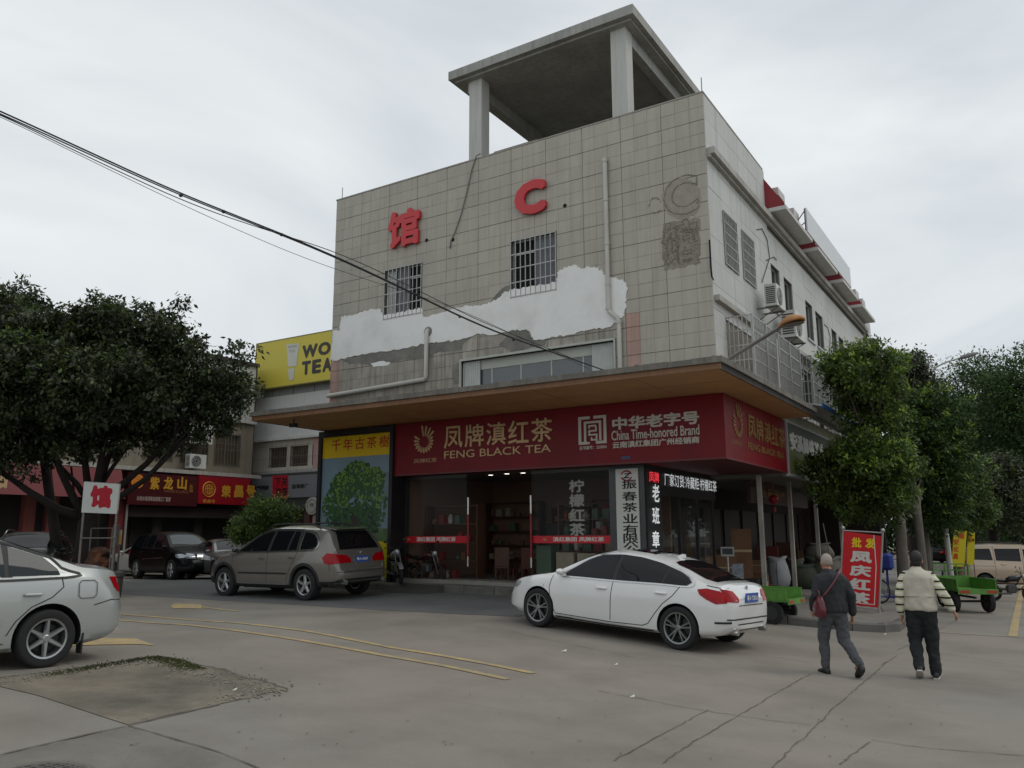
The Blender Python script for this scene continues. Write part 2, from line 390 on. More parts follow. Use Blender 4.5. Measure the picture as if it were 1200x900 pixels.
strip(GP((0, 886), (40, 876), (100, 862), (147, 852)), .022, .009, 'crack', crackM, .006, sub=.08)
strip(GP((150, 851), (210, 868), (262, 884), (300, 900), (330, 915)), .012, .009, 'crack', crackM, .006, sub=.1)
strip(GP((150, 851), (210, 837), (258, 826)), .02, .009, 'crack', crackM, .008, sub=.1)
for pts in (((720, 892), (770, 864), (830, 832)), ((775, 895), (820, 865), (865, 840), (905, 815), (950, 790)), ((895, 912), (905, 900), (930, 875), (950, 858), (975, 832), (1000, 810), (1022, 792), (1040, 775)),
            ((700, 810), (745, 818), (790, 827), (850, 837), (900, 844), (950, 850)), ((860, 764), (905, 770), (950, 777)), ((1015, 777), (1030, 780), (1042, 775), (1052, 768)), ((1020, 867), (1060, 874), (1100, 878), (1200, 886)), ((985, 897), (1000, 884), (1020, 870)),
            ((600, 741), (700, 762), (800, 782)), ((1052, 762), (1075, 752), (1120, 727)), ((1052, 756), (1200, 782))):
    strip(GP(*pts), .009, .007, 'crack', crackM, .012, sub=.09)
# yellow lines
strip(GP((40, 711), (134, 719.5), (180, 723), (220, 726.6), (280, 730.5), (360, 740), (410, 749.5), (460, 759.5), (520, 769), (580, 780), (625, 789.5)), .11, .008, 'yellow_line', yelM)
strip(GP((40, 720), (134, 726.6), (180, 730.4), (220, 732.6), (300, 742.6), (380, 755.5), (450, 768.5), (520, 780.5), (595, 796.5)), .11, .008, 'yellow_line', yelM)
strip(GP((222, 709.5), (278, 716.5)), .1, .008, 'yellow_line', yelM)
sheet(GP((200, 709.5), (206, 707.5), (236, 708.5), (236, 713.5), (202, 713)), .008, 'lane_arrow', yelM, .3)
sheet(GP((60, 764), (85, 752), (118, 748), (160, 749), (182, 757), (165, 755.5), (122, 756), (88, 757)), .008, 'lane_arrow', yelM, .3)
strip(GP((1187, 746), (1196, 697), (1199, 684)), .16, .008, 'yellow_line', yelM)
strip(GP((1098, 741), (1187, 746.5), (1230, 750)), .08, .008, 'yellow_line', whtM)
strip(GP((1150, 666), (1200, 671), (1260, 677)), .1, .008, 'white_line', whtM)
# kerb and raised pavement round the shop
KP = [(-19.4, 40), (-19.4, 26), (-19.4, 17.6), (-19.0, 17.05), (-18, 17.0), (-14, 17.0), (-9.5, 17.05), (-7.5, 17.2), (-6, 17.45), (-4.6, 17.9), (-3.4, 18.2), (-2.85, 18.55), (-2.65, 19.1), (-2.7, 21), (-2.8, 26), (-2.9, 60)]
inner = []
for i, p in enumerate(KP):
    t = (Vector(KP[min(i+1, len(KP)-1)])-Vector(KP[max(i-1, 0)])).normalized(); inner.append((p[0]-t.y*.16, p[1]+t.x*.16))
pave = sheet(inner[::-1], .17, 'pavement', paveM, .7)
kl = []
for a, b in zip(KP[:-1], KP[1:]):
    a, b = Vector(a), Vector(b); n = max(1, round((b-a).length/.95))
    for i in range(n): kl.append((a.lerp(b, i/n), a.lerp(b, (i+1)/n)))
for a, b in kl:
    t = (b-a).normalized(); nn = Vector((-t.y, t.x)); mb = MB(); a2 = a+t*.008; b2 = b-t*.008
    h = random.uniform(.165, .185); rings = []
    for p in (a2, b2):
        g = GZ(p.x, p.y)
        rings.append([(p.x, p.y, g-.05), (p.x, p.y, g+h-.03), (p.x+nn.x*.03, p.y+nn.y*.03, g+h), (p.x+nn.x*.17, p.y+nn.y*.17, g+h), (p.x+nn.x*.17, p.y+nn.y*.17, g-.05)])
    mb.loft(rings); mb.build('kerb_stone', kerbM, pave)
# manhole in the near left corner
c = G(36, 912); ironM = M('cast_iron', S(98, 94, 88), .65, metal=.2, var=.2, scale=8, bump=.6, bscale=60)
t = thing('manhole_cover', c+Vector((0, 0, .006)), 'round dark iron manhole cover in the pavement at the near left corner', 'manhole cover')
mb = MB(); mb.cyl((0, 0, -.02), (0, 0, .012), .33, n=40)
mb.build('cover', ironM, t, local=True)
mb = MB(); mb.torus(.37, .03, 40, 6, Matrix.Translation((0, 0, .004)), .4); mb.build('rim', M('rim_concrete', S(110, 106, 98), .8, var=.2, scale=6), t, local=True)
mb = MB()
for i in range(-4, 5):
    hw = math.sqrt(max(0, .3**2-(i*.065)**2)); mb.box((-hw, i*.065-.01, .012), (hw, i*.065+.01, .018))
for i in range(-4, 5):
    hw = math.sqrt(max(0, .3**2-(i*.065)**2)); mb.box((i*.065-.01, -hw, .0125), (i*.065+.01, hw, .0185))
mb.build('raised_pattern', ironM, t, local=True)
# rubble, moss and litter
rb = MB(); ms = MB(); 
pp = [Vector(q) for q in GP((20, 798), (133, 780), (187, 772), (233, 784), (283, 796), (325, 808), (280, 818), (200, 828))]
for i in range(700):
    k = random.random()*6; a = pp[int(k)].lerp(pp[int(k)+1], k % 1)+Vector((random.gauss(0, .12), random.gauss(-.12, .16)))
    s_ = random.uniform(.006, .022); z = GZ(a.x, a.y)+.006
    rb.sph((a.x, a.y, z+s_*.3), (s_, s_*random.uniform(.6, 1), s_*.6), 5)
solo(rb, 'rubble', M('rubble', S(128, 122, 112), .9, island=.3, var=.1), 'loose grey crumbs of broken concrete along the damaged patch', 'rubble', kind='stuff')
mp_ = [Vector(q) for q in GP((60, 792), (133, 779.5), (187, 770.5), (215, 775), (238, 784))]
for i in range(5200):
    k = 4*random.random()**.75; k = min(k, 3.999); a = mp_[int(k)].lerp(mp_[int(k)+1], k % 1)+Vector((random.gauss(0, .05), -abs(random.gauss(0, .13))*(1 if k > .9 else .5)))
    z = GZ(a.x, a.y)+.004; an = random.uniform(0, 6.28); l = random.uniform(.008, .022); h = random.uniform(.006, .03)
    ms.add([(a.x, a.y, z), (a.x+math.cos(an)*l, a.y+math.sin(an)*l, z+h*.6), (a.x+math.cos(an+.9)*l*.6, a.y+math.sin(an+.9)*l*.6, z+h)], [(0, 1, 2)])
solo(ms, 'moss', leaf_mat('moss', (.075, .088, .03), .5), 'low green moss growing on the edge of the broken patch', 'moss', kind='stuff')
lit = M('litter_white', S(215, 213, 205), .7)
for i, (u, v, lab) in enumerate(((661, 764, 'white paper scrap on the road below the white saloon door'), (722, 780, 'small pale crumpled scrap on the open road, right of the larger scrap'), (741, 818, 'flattened grey-white scrap lying by the long crack'), (969, 745, 'white scrap in front of the kerb between green cart and first walker'), (1037, 744, 'white scrap at the foot of the rounded kerb corner'), (275, 810, 'white plastic scrap on the broken mossy patch'))):
    p = G(u, v); mb = MB(); s_ = (.045, .025, .03, .025, .03, .03)[i]
    mb.loft([[(p.x-s_, p.y-s_*.4, p.z+.008), (p.x+s_, p.y-s_*.7, p.z+.012), (p.x+s_*.8, p.y+s_*.5, p.z+.03), (p.x-s_*.5, p.y+s_*.7, p.z+.01)], [(p.x-s_*.8, p.y-s_*.2, p.z+.014), (p.x+s_*.7, p.y-s_*.5, p.z+.022), (p.x+s_*.6, p.y+s_*.4, p.z+.038), (p.x-s_*.3, p.y+s_*.5, p.z+.02)]])
    solo(mb, 'paper_scrap', lit, lab, 'litter')
leafb = M('dry_leaf', S(96, 74, 48), .8)
mb = MB()
for i in range(160):
    p = G(random.uniform(150, 1190), random.uniform(740, 895)); an = random.uniform(0, 6.3); s_ = random.uniform(.008, .022); q = Vector((math.cos(an), math.sin(an), 0))*s_; n = Vector((-q.y, q.x, 0))*.5
    mb.add([p-q+Vector((0, 0, .009)), p+n+Vector((0, 0, .012)), p+q+Vector((0, 0, .016)), p-n+Vector((0, 0, .012))], [(0, 1, 2, 3)])
solo(mb, 'fallen_leaves', leafb, 'tiny dry leaves and specks scattered over the road', 'dry leaves', kind='stuff')
# ================================================================ MAIN BUILDING
FW, SWX = 18.58, -6.06; XL, TOP, BACK = -18.6, 12.69, 42.
B = thing('main_building', (-12.3, 19, .4), 'grey tiled four storey corner building with red C above a big brown canopy', 'building')
coreM = M('wall_core', S(112, 108, 100), .9, var=.12, scale=1.5, dirt=S(84, 80, 74), dirtf=.5)
groutM = M('grout', S(118, 114, 104), .9, var=.15, scale=3)
tileM = M('wall_tile', S(176, 171, 158), .55, var=.06, scale=.8, island=.04, objvar=.06, streak=.24, dirt=S(154, 148, 136), dirtf=.35, dscale=.5)
tileOld = M('wall_tile_streaked', S(170, 164, 152), .7, var=.1, scale=1.5, island=.09, objvar=.1, streak=.85, dirt=S(104, 98, 90), dirtf=.5, dscale=1.1)
tilePink = M('wall_tile_pink', S(178, 146, 134), .65, var=.1, scale=1.5, island=.07, objvar=.1, streak=.45)
sideM = M('side_wall_tile', S(194, 195, 191), .6, var=.05, scale=.7, island=.03, objvar=.05, streak=.22, dirt=S(170, 168, 160), dirtf=.4, dscale=.4)
plM = M('white_plaster', S(240, 240, 237), .8, var=.04, scale=1.2, bump=.25, bscale=8, dirt=S(200, 199, 194), dirtf=.5, dscale=1.2)
cemM = M('bare_cement', S(122, 119, 113), .95, var=.2, scale=3.2, bump=.9, bscale=24, dirt=S(150, 147, 140), dirtf=.5, dscale=2)
def Yp(u, v): p = WY(u, v, FW); return (p.x, p.z)
def rect_y(a, b): (x0, z0), (x1, z1) = Yp(*a), Yp(*b); return (min(x0, x1), min(z0, z1), max(x0, x1), max(z0, z1))
W_R = (-11.79, 8.21, -10.31, 9.9); W_L = (-16.43, 8.26, -14.94, 9.88); W_S = (-13.45, 5.3, -8.68, 6.62)
fr_holes = [W_R, W_L, W_S]
def wall_holes(mb, a0, a1, z0, z1, holes, P, depth):
    As = sorted({a0, a1}|{h[0] for h in holes}|{h[2] for h in holes}); Zs = sorted({z0, z1}|{h[1] for h in holes}|{h[3] for h in holes})
    As = [a for a in As if a0 <= a <= a1]; Zs = [z for z in Zs if z0 <= z <= z1]
    for i in range(len(As)-1):
        for j in range(len(Zs)-1):
            cx_, cz_ = (As[i]+As[i+1])/2, (Zs[j]+Zs[j+1])/2
            if any(h[0] < cx_ < h[2] and h[1] < cz_ < h[3] for h in holes): continue
            mb.add([P(As[i], Zs[j], 0), P(As[i+1], Zs[j], 0), P(As[i+1], Zs[j+1], 0), P(As[i], Zs[j+1], 0)], [(0, 1, 2, 3)])
    for (h0, h1, h2, h3) in holes:
        q = [(h0, h1), (h2, h1), (h2, h3), (h0, h3)]
        for k in range(4):
            a, b = q[k], q[(k+1) % 4]
            mb.add([P(a[0], a[1], 0), P(b[0], b[1], 0), P(b[0], b[1], depth), P(a[0], a[1], depth)], [(0, 1, 2, 3)])
PF = lambda a, z, d: (a, FW+.03+d, z)
PS = lambda a, z, d: (SWX-.03-d, a, z)
# side windows (y0,z0,y1,z1)
SW_ = [(19.68, 8.47, 20.78, 9.92), (21.24, 8.5, 22.36, 9.9), (24.15, 8.35, 25.15, 9.8), (25.65, 8.35, 26.7, 9.78), (28.5, 8.35, 29.55, 9.72), (30.0, 8.35, 31.2, 9.68), (32.7, 8.3, 33.7, 9.6), (34.05, 8.3, 35.1, 9.55), (37, 8.3, 38, 9.5), (38.5, 8.3, 39.5, 9.5)]
LW_ = [(19.5, 5.9, 24.2, 7.0), (25.7, 5.9, 28.6, 7.1), (31, 5.8, 34, 7.1)]
mb = MB(); wall_holes(mb, XL, SWX-.03, 4.9, TOP-.02, fr_holes, PF, .3)
wall_front = mb.build('wall', groutM, B, fix=False)
mb = MB(); wall_holes(mb, FW+.03, 23.85, 4.9, TOP-.02, [h for h in SW_+LW_ if h[2] < 23.9], PS, .25)
wall_holes(mb, 23.85, BACK, 4.9, 11.3, [h for h in SW_+LW_ if h[0] > 23.9]+[(23.86, 5.9, 24.2, 7.0)], PS, .25)
wall_side = mb.build('wall', groutM, B, fix=False)
mb = MB()
mb.box((XL+.02, FW+.33, 4.9), (SWX-.35, FW+.36, TOP-1.1)); mb.box((SWX-.4, FW+.36, 4.9), (SWX-.3, BACK, 11.2))
mb.box((XL, FW+.03, 4.9), (XL+.02, BACK, TOP-.02)); mb.box((XL, BACK, .2), (SWX-.03, BACK+.1, 11.3)); mb.box((XL+.02, FW+.04, TOP-1.1), (SWX-.04, BACK, TOP-1.0))
mb.box((XL, FW+.5, .2), (XL+.15, BACK, 4.9))
mb.build('wall_back', M('dark_interior_wall', S(70, 67, 62), .9), B)
mb = MB(); mb.box((XL-.02, FW-.01, TOP-.02), (SWX+.01, FW+.24, TOP+.02)); mb.box((SWX-.24, FW+.24, TOP-.02), (SWX+.01, 23.9, TOP+.02)); mb.box((XL-.02, FW+.24, TOP-.02), (XL+.22, 30, TOP+.02))
mb.box((XL+.02, FW+.24, TOP-1.), (XL+.2, 30, TOP-.02)); mb.box((SWX-.2, FW+.24, TOP-1.), (SWX-.04, 23.85, TOP-.02)); mb.box((XL+.2, FW+.05, TOP-1), (SWX-.2, FW+.22, TOP-.02)); mb.box((XL+.2, 23.75, TOP-1), (SWX-.03, 23.9, TOP))
mb.build('parapet', M('parapet', S(160, 156, 145), .8, var=.1, scale=1, streak=.4), B)
# --- plaster areas
plast = [(384.5, 423), (389.5, 418), (390, 388), (399, 387), (400, 371), (413, 370), (420, 368), (430, 364), (437, 362), (446, 362), (449, 369), (470, 366), (484, 363), (495, 361), (496, 372), (520, 366), (535, 361), (548, 358), (562, 358), (575, 355), (583, 350), (592, 342), (600, 340), (625, 335), (652, 331), (653, 319), (660, 315), (668, 312), (676, 311), (681, 316), (690, 313), (700, 314), (708, 319), (712, 326), (723, 327), (731, 330), (735, 336), (734, 350), (733, 362), (731, 370), (716, 383), (694, 386), (664, 393), (640, 397), (625, 398), (618, 386), (598, 388), (575, 393), (562, 391), (540, 398), (520, 401), (500, 402), (478, 408), (450, 412), (420, 417), (392, 423)]
PLP = [Yp(*q) for q in plast]; PLP[0] = (XL+.02, PLP[0][1]); PLP[1] = (XL+.02, PLP[1][1])
def inside(p, poly):
    c_ = False; n = len(poly)
    for i in range(n):
        (x0, y0), (x1, y1) = poly[i], poly[(i+1) % n]
        if (y0 > p[1]) != (y1 > p[1]) and p[0] < (x1-x0)*(p[1]-y0)/(y1-y0)+x0: c_ = not c_
    return c_
def rough(poly, k=7, j=.035):
    out = []
    for i in range(len(poly)):
        a, b = Vector(poly[i]), Vector(poly[(i+1) % len(poly)])
        for q in range(k):
            p = a.lerp(b, q/k)
            if q: p += Vector((random.uniform(-j, j), random.uniform(-j, j)))
            out.append((p.x, p.y))
    return out
def holes_cut(poly): return poly
mb = MB(); mb.prism(rough(PLP), FW-.022, FW+.02, 'y')
mb.build('plaster', plM, wall_front)
cem = [Yp(*q) for q in ((402, 422), (420, 417.5), (450, 412.5), (478, 408.5), (500, 402.5), (540, 398.5), (555, 393), (543, 403), (541, 410), (515, 412), (505, 416), (480, 421), (450, 424), (432, 428), (420, 425), (410, 427))]
mb = MB(); mb.prism(rough(cem, 4, .02), FW-.006, FW+.02, 'y'); mb.build('bare_cement', cemM, wall_front)
for pl, mt_ in ((((598, 388.5), (618, 386.5), (622, 395), (640, 398), (638, 404), (600, 412), (585, 404)), cemM), (((435, 426), (450, 423), (458, 425), (455, 428), (438, 430)), plM), (((530, 430), (540, 422), (541, 448), (532, 450)), cemM), (((575, 353), (590, 337), (599, 334), (597, 341), (583, 351)), cemM)):
    mb = MB(); mb.prism(rough([Yp(*q) for q in pl], 3, .02), FW-.009, FW+.02, 'y'); mb.build('bare_cement', mt_, wall_front)
# --- front tiles: one grid, 0.38 x 0.36 m, wider joint round every block of three by two
ghostx = (-7.3, -6.3)
tiles = []; TWd, THt = .3793, .361
nxt = int(round((SWX-XL)/TWd)); TWd = (SWX-XL)/nxt
zt0 = TOP-.02; rows = int((zt0-5.2)/THt)
for j in range(rows):
    for i in range(nxt):
        x0 = XL+i*TWd; x1 = x0+TWd; z1 = zt0-j*THt; z0 = z1-THt
        gl = .0055 if i % 3 == 0 else .0013; gr = .0055 if i % 3 == 2 else .0013; gt = .0055 if j % 2 == 0 else .0016; gb = .0055 if j % 2 == 1 else .0016
        a = (x0+gl, z0+gb, x1-gr, z1-gt); cx_, cz_ = (a[0]+a[2])/2, (a[1]+a[3])/2
        if all(inside(q, PLP) for q in ((a[0], a[1]), (a[2], a[1]), (a[0], a[3]), (a[2], a[3]))): continue
        pcs = [a]
        for h in fr_holes:                       # cut round the openings
            np_ = []
            for q in pcs:
                if q[0] < h[2] and q[2] > h[0] and q[1] < h[3] and q[3] > h[1]: np_ += [(q[0], q[1], min(q[2], h[0]), q[3]), (max(q[0], h[2]), q[1], q[2], q[3]), (max(q[0], h[0]), q[1], min(q[2], h[2]), min(q[3], h[1])), (max(q[0], h[0]), max(q[1], h[3]), min(q[2], h[2]), q[3])]
                else: np_.append(q)
            pcs = [q for q in np_ if q[2]-q[0] > .02 and q[3]-q[1] > .02]
        mt_ = tileM
        if cz_ < 7.62 and cx_ < -8.7: mt_ = tilePink if cx_ < -18.2 else tileOld
        elif cz_ < 7.3: mt_ = tilePink if -8.5 < cx_ < -8.1 else tileM
        tiles += [(q, mt_) for q in pcs]
tiles.sort(key=lambda t: -t[0][0])
def tile_mb(a, mb=None, j=None):
    mb = mb or MB(); y = FW+random.uniform(-.003, .003); b = .004
    o = [(a[0], FW+.028, a[1]), (a[2], FW+.028, a[1]), (a[2], FW+.028, a[3]), (a[0], FW+.028, a[3])]
    q = [(a[0], y+b, a[1]), (a[2], y+b, a[1]), (a[2], y+b, a[3]), (a[0], y+b, a[3])]
    r = [(a[0]+b, y, a[1]+b), (a[2]-b, y, a[1]+b), (a[2]-b, y, a[3]-b), (a[0]+b, y, a[3]-b)]
    return mb.loft([o, q, r])
for a, mt_ in tiles[:290]: tile_mb(a).build('tile', mt_, wall_front, fix=False)
for mt_ in (tileM, tileOld, tilePink):
    mb = MB(); 
    for a, m2 in tiles[290:]:
        if m2 is mt_: tile_mb(a, mb)
    if mb.v: mb.build('tiles', mt_, wall_front, kind='stuff', fix=False)
# --- side tiles
st = []
tw, th = .9, .62
y = FW+.03
cols = int((BACK-y)/tw)
for i in range(cols):
    for j in range(13):
        a0 = y+i*tw; a1 = a0+tw; z1 = TOP-.02-j*th; z0 = z1-th
        if a0 >= 23.8-.3 and z1 > 11.35: continue
        if z0 < 4.9: continue
        pieces = [(a0+.004, z0+.004, a1-.004, z1-.004)]
        for h in SW_+LW_:
            np_ = []
            for a in pieces:
                if a[0] < h[2] and a[2] > h[0] and a[1] < h[3] and a[3] > h[1]:
                    for q in ((a[0], a[1], min(a[2], h[0]), a[3]), (max(a[0], h[2]), a[1], a[2], a[3]), (max(a[0], h[0]), a[1], min(a[2], h[2]), min(a[3], h[1])), (max(a[0], h[0]), max(a[1], h[3]), min(a[2], h[2]), a[3])):
                        if q[2]-q[0] > .02 and q[3]-q[1] > .02: np_.append(q)
                else: np_.append(a)
            pieces = np_
        if pieces: st.append(pieces)
allp = sorted([a for pieces in st for a in pieces], key=lambda q: q[0])
for a in allp[:295]:
    mb = MB(); mb.box((SWX-.028, a[0], a[1]), (SWX+random.uniform(-.003, .003), a[2], a[3])); mb.build('panel', sideM, wall_side, fix=False)
mb = MB()
for a in allp[295:]: mb.box((SWX-.028, a[0], a[1]), (SWX+random.uniform(-.003, .003), a[2], a[3]))
if mb.v: mb.build('panels', sideM, wall_side, fix=False, kind='stuff')
# ghost marks of removed characters: raised dried glue on the wall
gh = M('glue_mark', S(134, 129, 117), .95, var=.2, scale=9)
def ghost(s, r, n=1):
    P = WY(r[0], r[3], FW); Q = WY(r[2], r[3], FW); T_ = WY(r[0], r[1], FW); U = Vector((Q.x-P.x, 0, 0)); V = Vector((0, 0, T_.z-P.z))
    vs, fs = text_mesh(s, .03, 3); lo, hi = vs[:, :2].min(0), vs[:, :2].max(0); mb = MB()
    q = (vs[:, :2]-lo)/(hi-lo); n_ = len(vs); ed = set()
    for f in fs:
        for i in range(len(f)): ed.add((f[i], f[(i+1) % len(f)]))
    for a, b in ed:
        if (b, a) in ed: continue
        pa, pb = P+U*q[a][0]+V*q[a][1], P+U*q[b][0]+V*q[b][1]
        k = max(1, int((pb-pa).length/.05))
        for i in range(k):
            j0 = Vector((random.gauss(0, .012), 0, random.gauss(0, .012)))
            mb.tube([pa.lerp(pb, i/k)+j0+Vector((0, -.004, 0)), pa.lerp(pb, (i+1)/k)-j0+Vector((0, -.004, 0))], .012, 5)
    mb.build('glue_mark', gh, wall_front, smooth=True)
mb = MB()
q_ = [Yp(*q) for q in ((777, 262), (800, 258), (820, 256), (821, 290), (820, 308), (797, 314), (778, 317), (776, 290))]; mb.prism(rough(q_, 5, .03), FW-.005, FW+.01, 'y')
mb.build('glue_patch', M('glue_patch', S(152, 146, 132), .95, var=.22, scale=7, bump=1, bscale=40), wall_front)
ring_ = [Yp(799+23*math.cos(a), 233+24*math.sin(a)) for a in [2*math.pi*k/20 for k in range(20)]]; mb = MB(); mb.prism(rough(ring_, 2, .03), FW-.0045, FW+.01, 'y'); mb.build('glue_patch', M('glue_patch_light', S(160, 154, 141), .95, var=.15, scale=6, bump=.8, bscale=30), wall_front)
ghost('C', (779, 211, 819, 256)); ghost('馆', (777, 262, 819, 312))
mb = MB()
for i in range(420):
    p = WY(random.uniform(777, 819), random.uniform(265, 311), FW-.003); an = random.uniform(0, 3.2); l = random.uniform(.02, .06)
    mb.tube([p, p+Vector((math.cos(an)*l, 0, math.sin(an)*l))], .008, 4)
for k in range(40):
    a = random.uniform(.6, 5.7); p = WY(768+7*math.cos(a), 241+9*math.sin(a), FW-.003); mb.tube([p, p+Vector((random.uniform(-.04, .04), 0, random.uniform(-.04, .04)))], .008, 4)
mb.build('glue_mark', gh, wall_front)
stain = M('soot_stain', S(128, 122, 110), .9, var=.15, scale=6, alpha=.5)
# long crack at the corner, small holes
blk = M('black_void', (.006, .006, .006), .9)
mb = MB(); pts = [WX(*q, SWX+.003) for q in ((831.5, 281), (832.5, 300), (833, 312), (834.5, 325), (836, 328))]
mb.tube([p for p in pts], .022, 5); mb.build('corner_crack', blk, wall_side)
for u, v in ((500, 281.6), (662, 241), (531, 281)):
    p = WY(u, v, FW); mb = MB(); mb.cyl((p.x, FW-.012, p.z), (p.x, FW+.02, p.z), .055, n=14); mb.build('vent_hole', blk, wall_front)
# --- cornice / ledges on side
ledM = M('ledge', S(176, 174, 167), .8, var=.1, scale=1.2, streak=.5, dirt=S(120, 117, 110), dirtf=.5)
mb = MB(); mb.box((SWX+.002, FW+.06, 11.03), (SWX+.2, 40.5, 11.2)); mb.box((SWX+.002, FW+.06, 10.95), (SWX+.1, 40.5, 11.03)); mb.build('cornice', ledM, B)
mb = MB(); mb.box((SWX+.002, FW+.1, 7.28), (SWX+.13, 22.6, 7.42)); mb.build('ledge', ledM, B)
mb = MB(); mb.box((SWX+.002, 24.5, 7.3), (SWX+.3, 41, 7.42)); mb.build('ledge', ledM, B)
# --- roof line on the side: sloped red cheeks and overhanging slabs
redroof = M('red_roof_paint', S(142, 44, 52), .6, var=.12, scale=2, streak=.3)
slabM = M('eave_slab', S(205, 204, 200), .75, var=.06, scale=1.5, streak=.35)
for y0, y1 in ((23.92, 27.35), (28.2, 31.4), (32.45, 35.6), (36.6, 39.8)):
    mb = MB(); mb.box((SWX-.1, y0, 11.3), (SWX+.62, y1, 11.42)); e = mb.build('eave', slabM, B)
    mb = MB(); mb.prism([(SWX-.15, 11.425), (SWX+.58, 11.425), (SWX+.56, 11.5), (SWX-.05, 12.5), (SWX-.15, 12.5)], y0+.02, y1-.02, 'y')
    OFF[e] = OFF[B]; mb.build('sloped_roof', redroof, e)
    mb = MB(); mb.box((SWX-.02, y0+.5, 12.0), (SWX+.3, y0+1.3, 12.25)); mb.box((SWX-.02, y1-1, 12), (SWX+.3, y1-.3, 12.25)); mb.build('roof_vent', slabM, e)
mb = MB(); mb.box((SWX-.4, 23.92, 11.3), (SWX-.16, 41.5, 12.4)); mb.box((SWX-.16, 40.3, 10.6), (SWX+.1, 41.8, 11.7)); mb.build('upper_wall', sideM, B)
# --- windows
frameM = M('window_frame', S(178, 180, 178), .45, metal=.3); barM = M('steel_bar', S(168, 168, 164), .45, metal=.5, var=.1, scale=5)
barD = M('rusty_bar', S(118, 114, 108), .6, metal=.3, var=.2, scale=6)
paneM = M('window_pane', S(42, 48, 52), .05, spec=.8, var=.2, scale=.7)
curtM = M('curtain', S(120, 122, 128), .9, var=.1, scale=5); curtW = M('pale_curtain', S(186, 190, 186), .9, var=.08, scale=4)
def win_y(h, nb, nh, curtains, y=FW, split=.5, grille=True, parent=None, pane=paneM):
    x0, z0, x1, z1 = h; f = MB(); d = y+.14
    for a, b in (((x0, d, z0), (x1, d+.06, z0+.05)), ((x0, d, z1-.05), (x1, d+.06, z1)), ((x0, d, z0+.05), (x0+.05, d+.06, z1-.05)), ((x1-.05, d, z0+.05), (x1, d+.06, z1-.05)), ((x0+(x1-x0)*split-.03, d+.001, z0+.05), (x0+(x1-x0)*split+.03, d+.058, z1-.05)), ((x0+.05, d+.003, z1-.42), (x1-.05, d+.055, z1-.38))): f.box(a, b)
    w_ = f.build('window', frameM, parent or B)
    g = MB(); g.box((x0+.04, d+.03, z0+.04), (x1-.04, d+.035, z1-.04)); g.build('pane', pane, w_)
    for (a, b, mt_) in curtains:
        c_ = MB(); n = 14; pts = [(x0+(x1-x0)*(a+(b-a)*i/n), y+.022+.09+.012*(i % 2)) for i in range(n+1)]
        for (p, q), (p2, q2) in zip(pts[:-1], pts[1:]): c_.add([(p, q, z0+.06), (p2, q2, z0+.06), (p2, q2, z1-.06), (p, q, z1-.06)], [(0, 1, 2, 3)])
        c_.build('curtain', mt_, w_)
    if grille:
        gr = MB()
        for i in range(nb+1): xx = x0+.02+(x1-x0-.04)*i/nb; gr.box((xx-.012, y-.03, z0), (xx+.012, y-.006, z1))
        for i in range(nh+1): zz = z0+.03+(z1-z0-.06)*i/nh; gr.box((x0, y-.036, zz-.014), (x1, y-.0285, zz+.014))
        gr.build('security_grille', barM, w_)
    return w_
win_y(W_R, 9, 4, [(.48, 1, curtM)], pane=blk); win_y(W_L, 9, 4, [(0.02, .26, curtW), (.3, .64, curtM)], pane=blk)
# long strip window partly hidden by the canopy
x0, z0, x1, z1 = W_S; f = MB()
for a, b in (((x0-.05, FW-.05, z1), (x1+.05, FW+.2, z1+.06)), ((x0-.05, FW-.05, z0), (x0, FW+.2, z1)), ((x1, FW-.05, z0), (x1+.05, FW+.2, z1)), ((x0, FW+.12, z1-.28), (x1, FW+.18, z1))): f.box(a, b)
for i in range(1, 5): xx = x0+(x1-x0)*i/5; f.box((xx-.02, FW+.13, z0), (xx+.02, FW+.17, z1-.28))
w_ = f.build('window', M('pale_frame', S(178, 182, 172), .6, var=.08, scale=3), B)
mb = MB(); mb.box((x0, FW+.14, z0), (x1, FW+.145, z1-.28)); mb.build('pane', M('grey_pane', S(88, 94, 96), .15, spec=.7, var=.1, scale=1), w_)
for a, b in ((0, .125), (.86, .995)):
    c_ = MB(); n = 16
    for i in range(n):
        p = x0+(x1-x0)*(a+(b-a)*i/n); q = x0+(x1-x0)*(a+(b-a)*(i+1)/n); c_.add([(p, FW+.07+.02*(i % 2), z0), (q, FW+.07+.02*((i+1) % 2), z0), (q, FW+.07+.02*((i+1) % 2), z1-.02), (p, FW+.07+.02*(i % 2), z1-.02)], [(0, 1, 2, 3)])
    c_.build('curtain', curtW, w_)
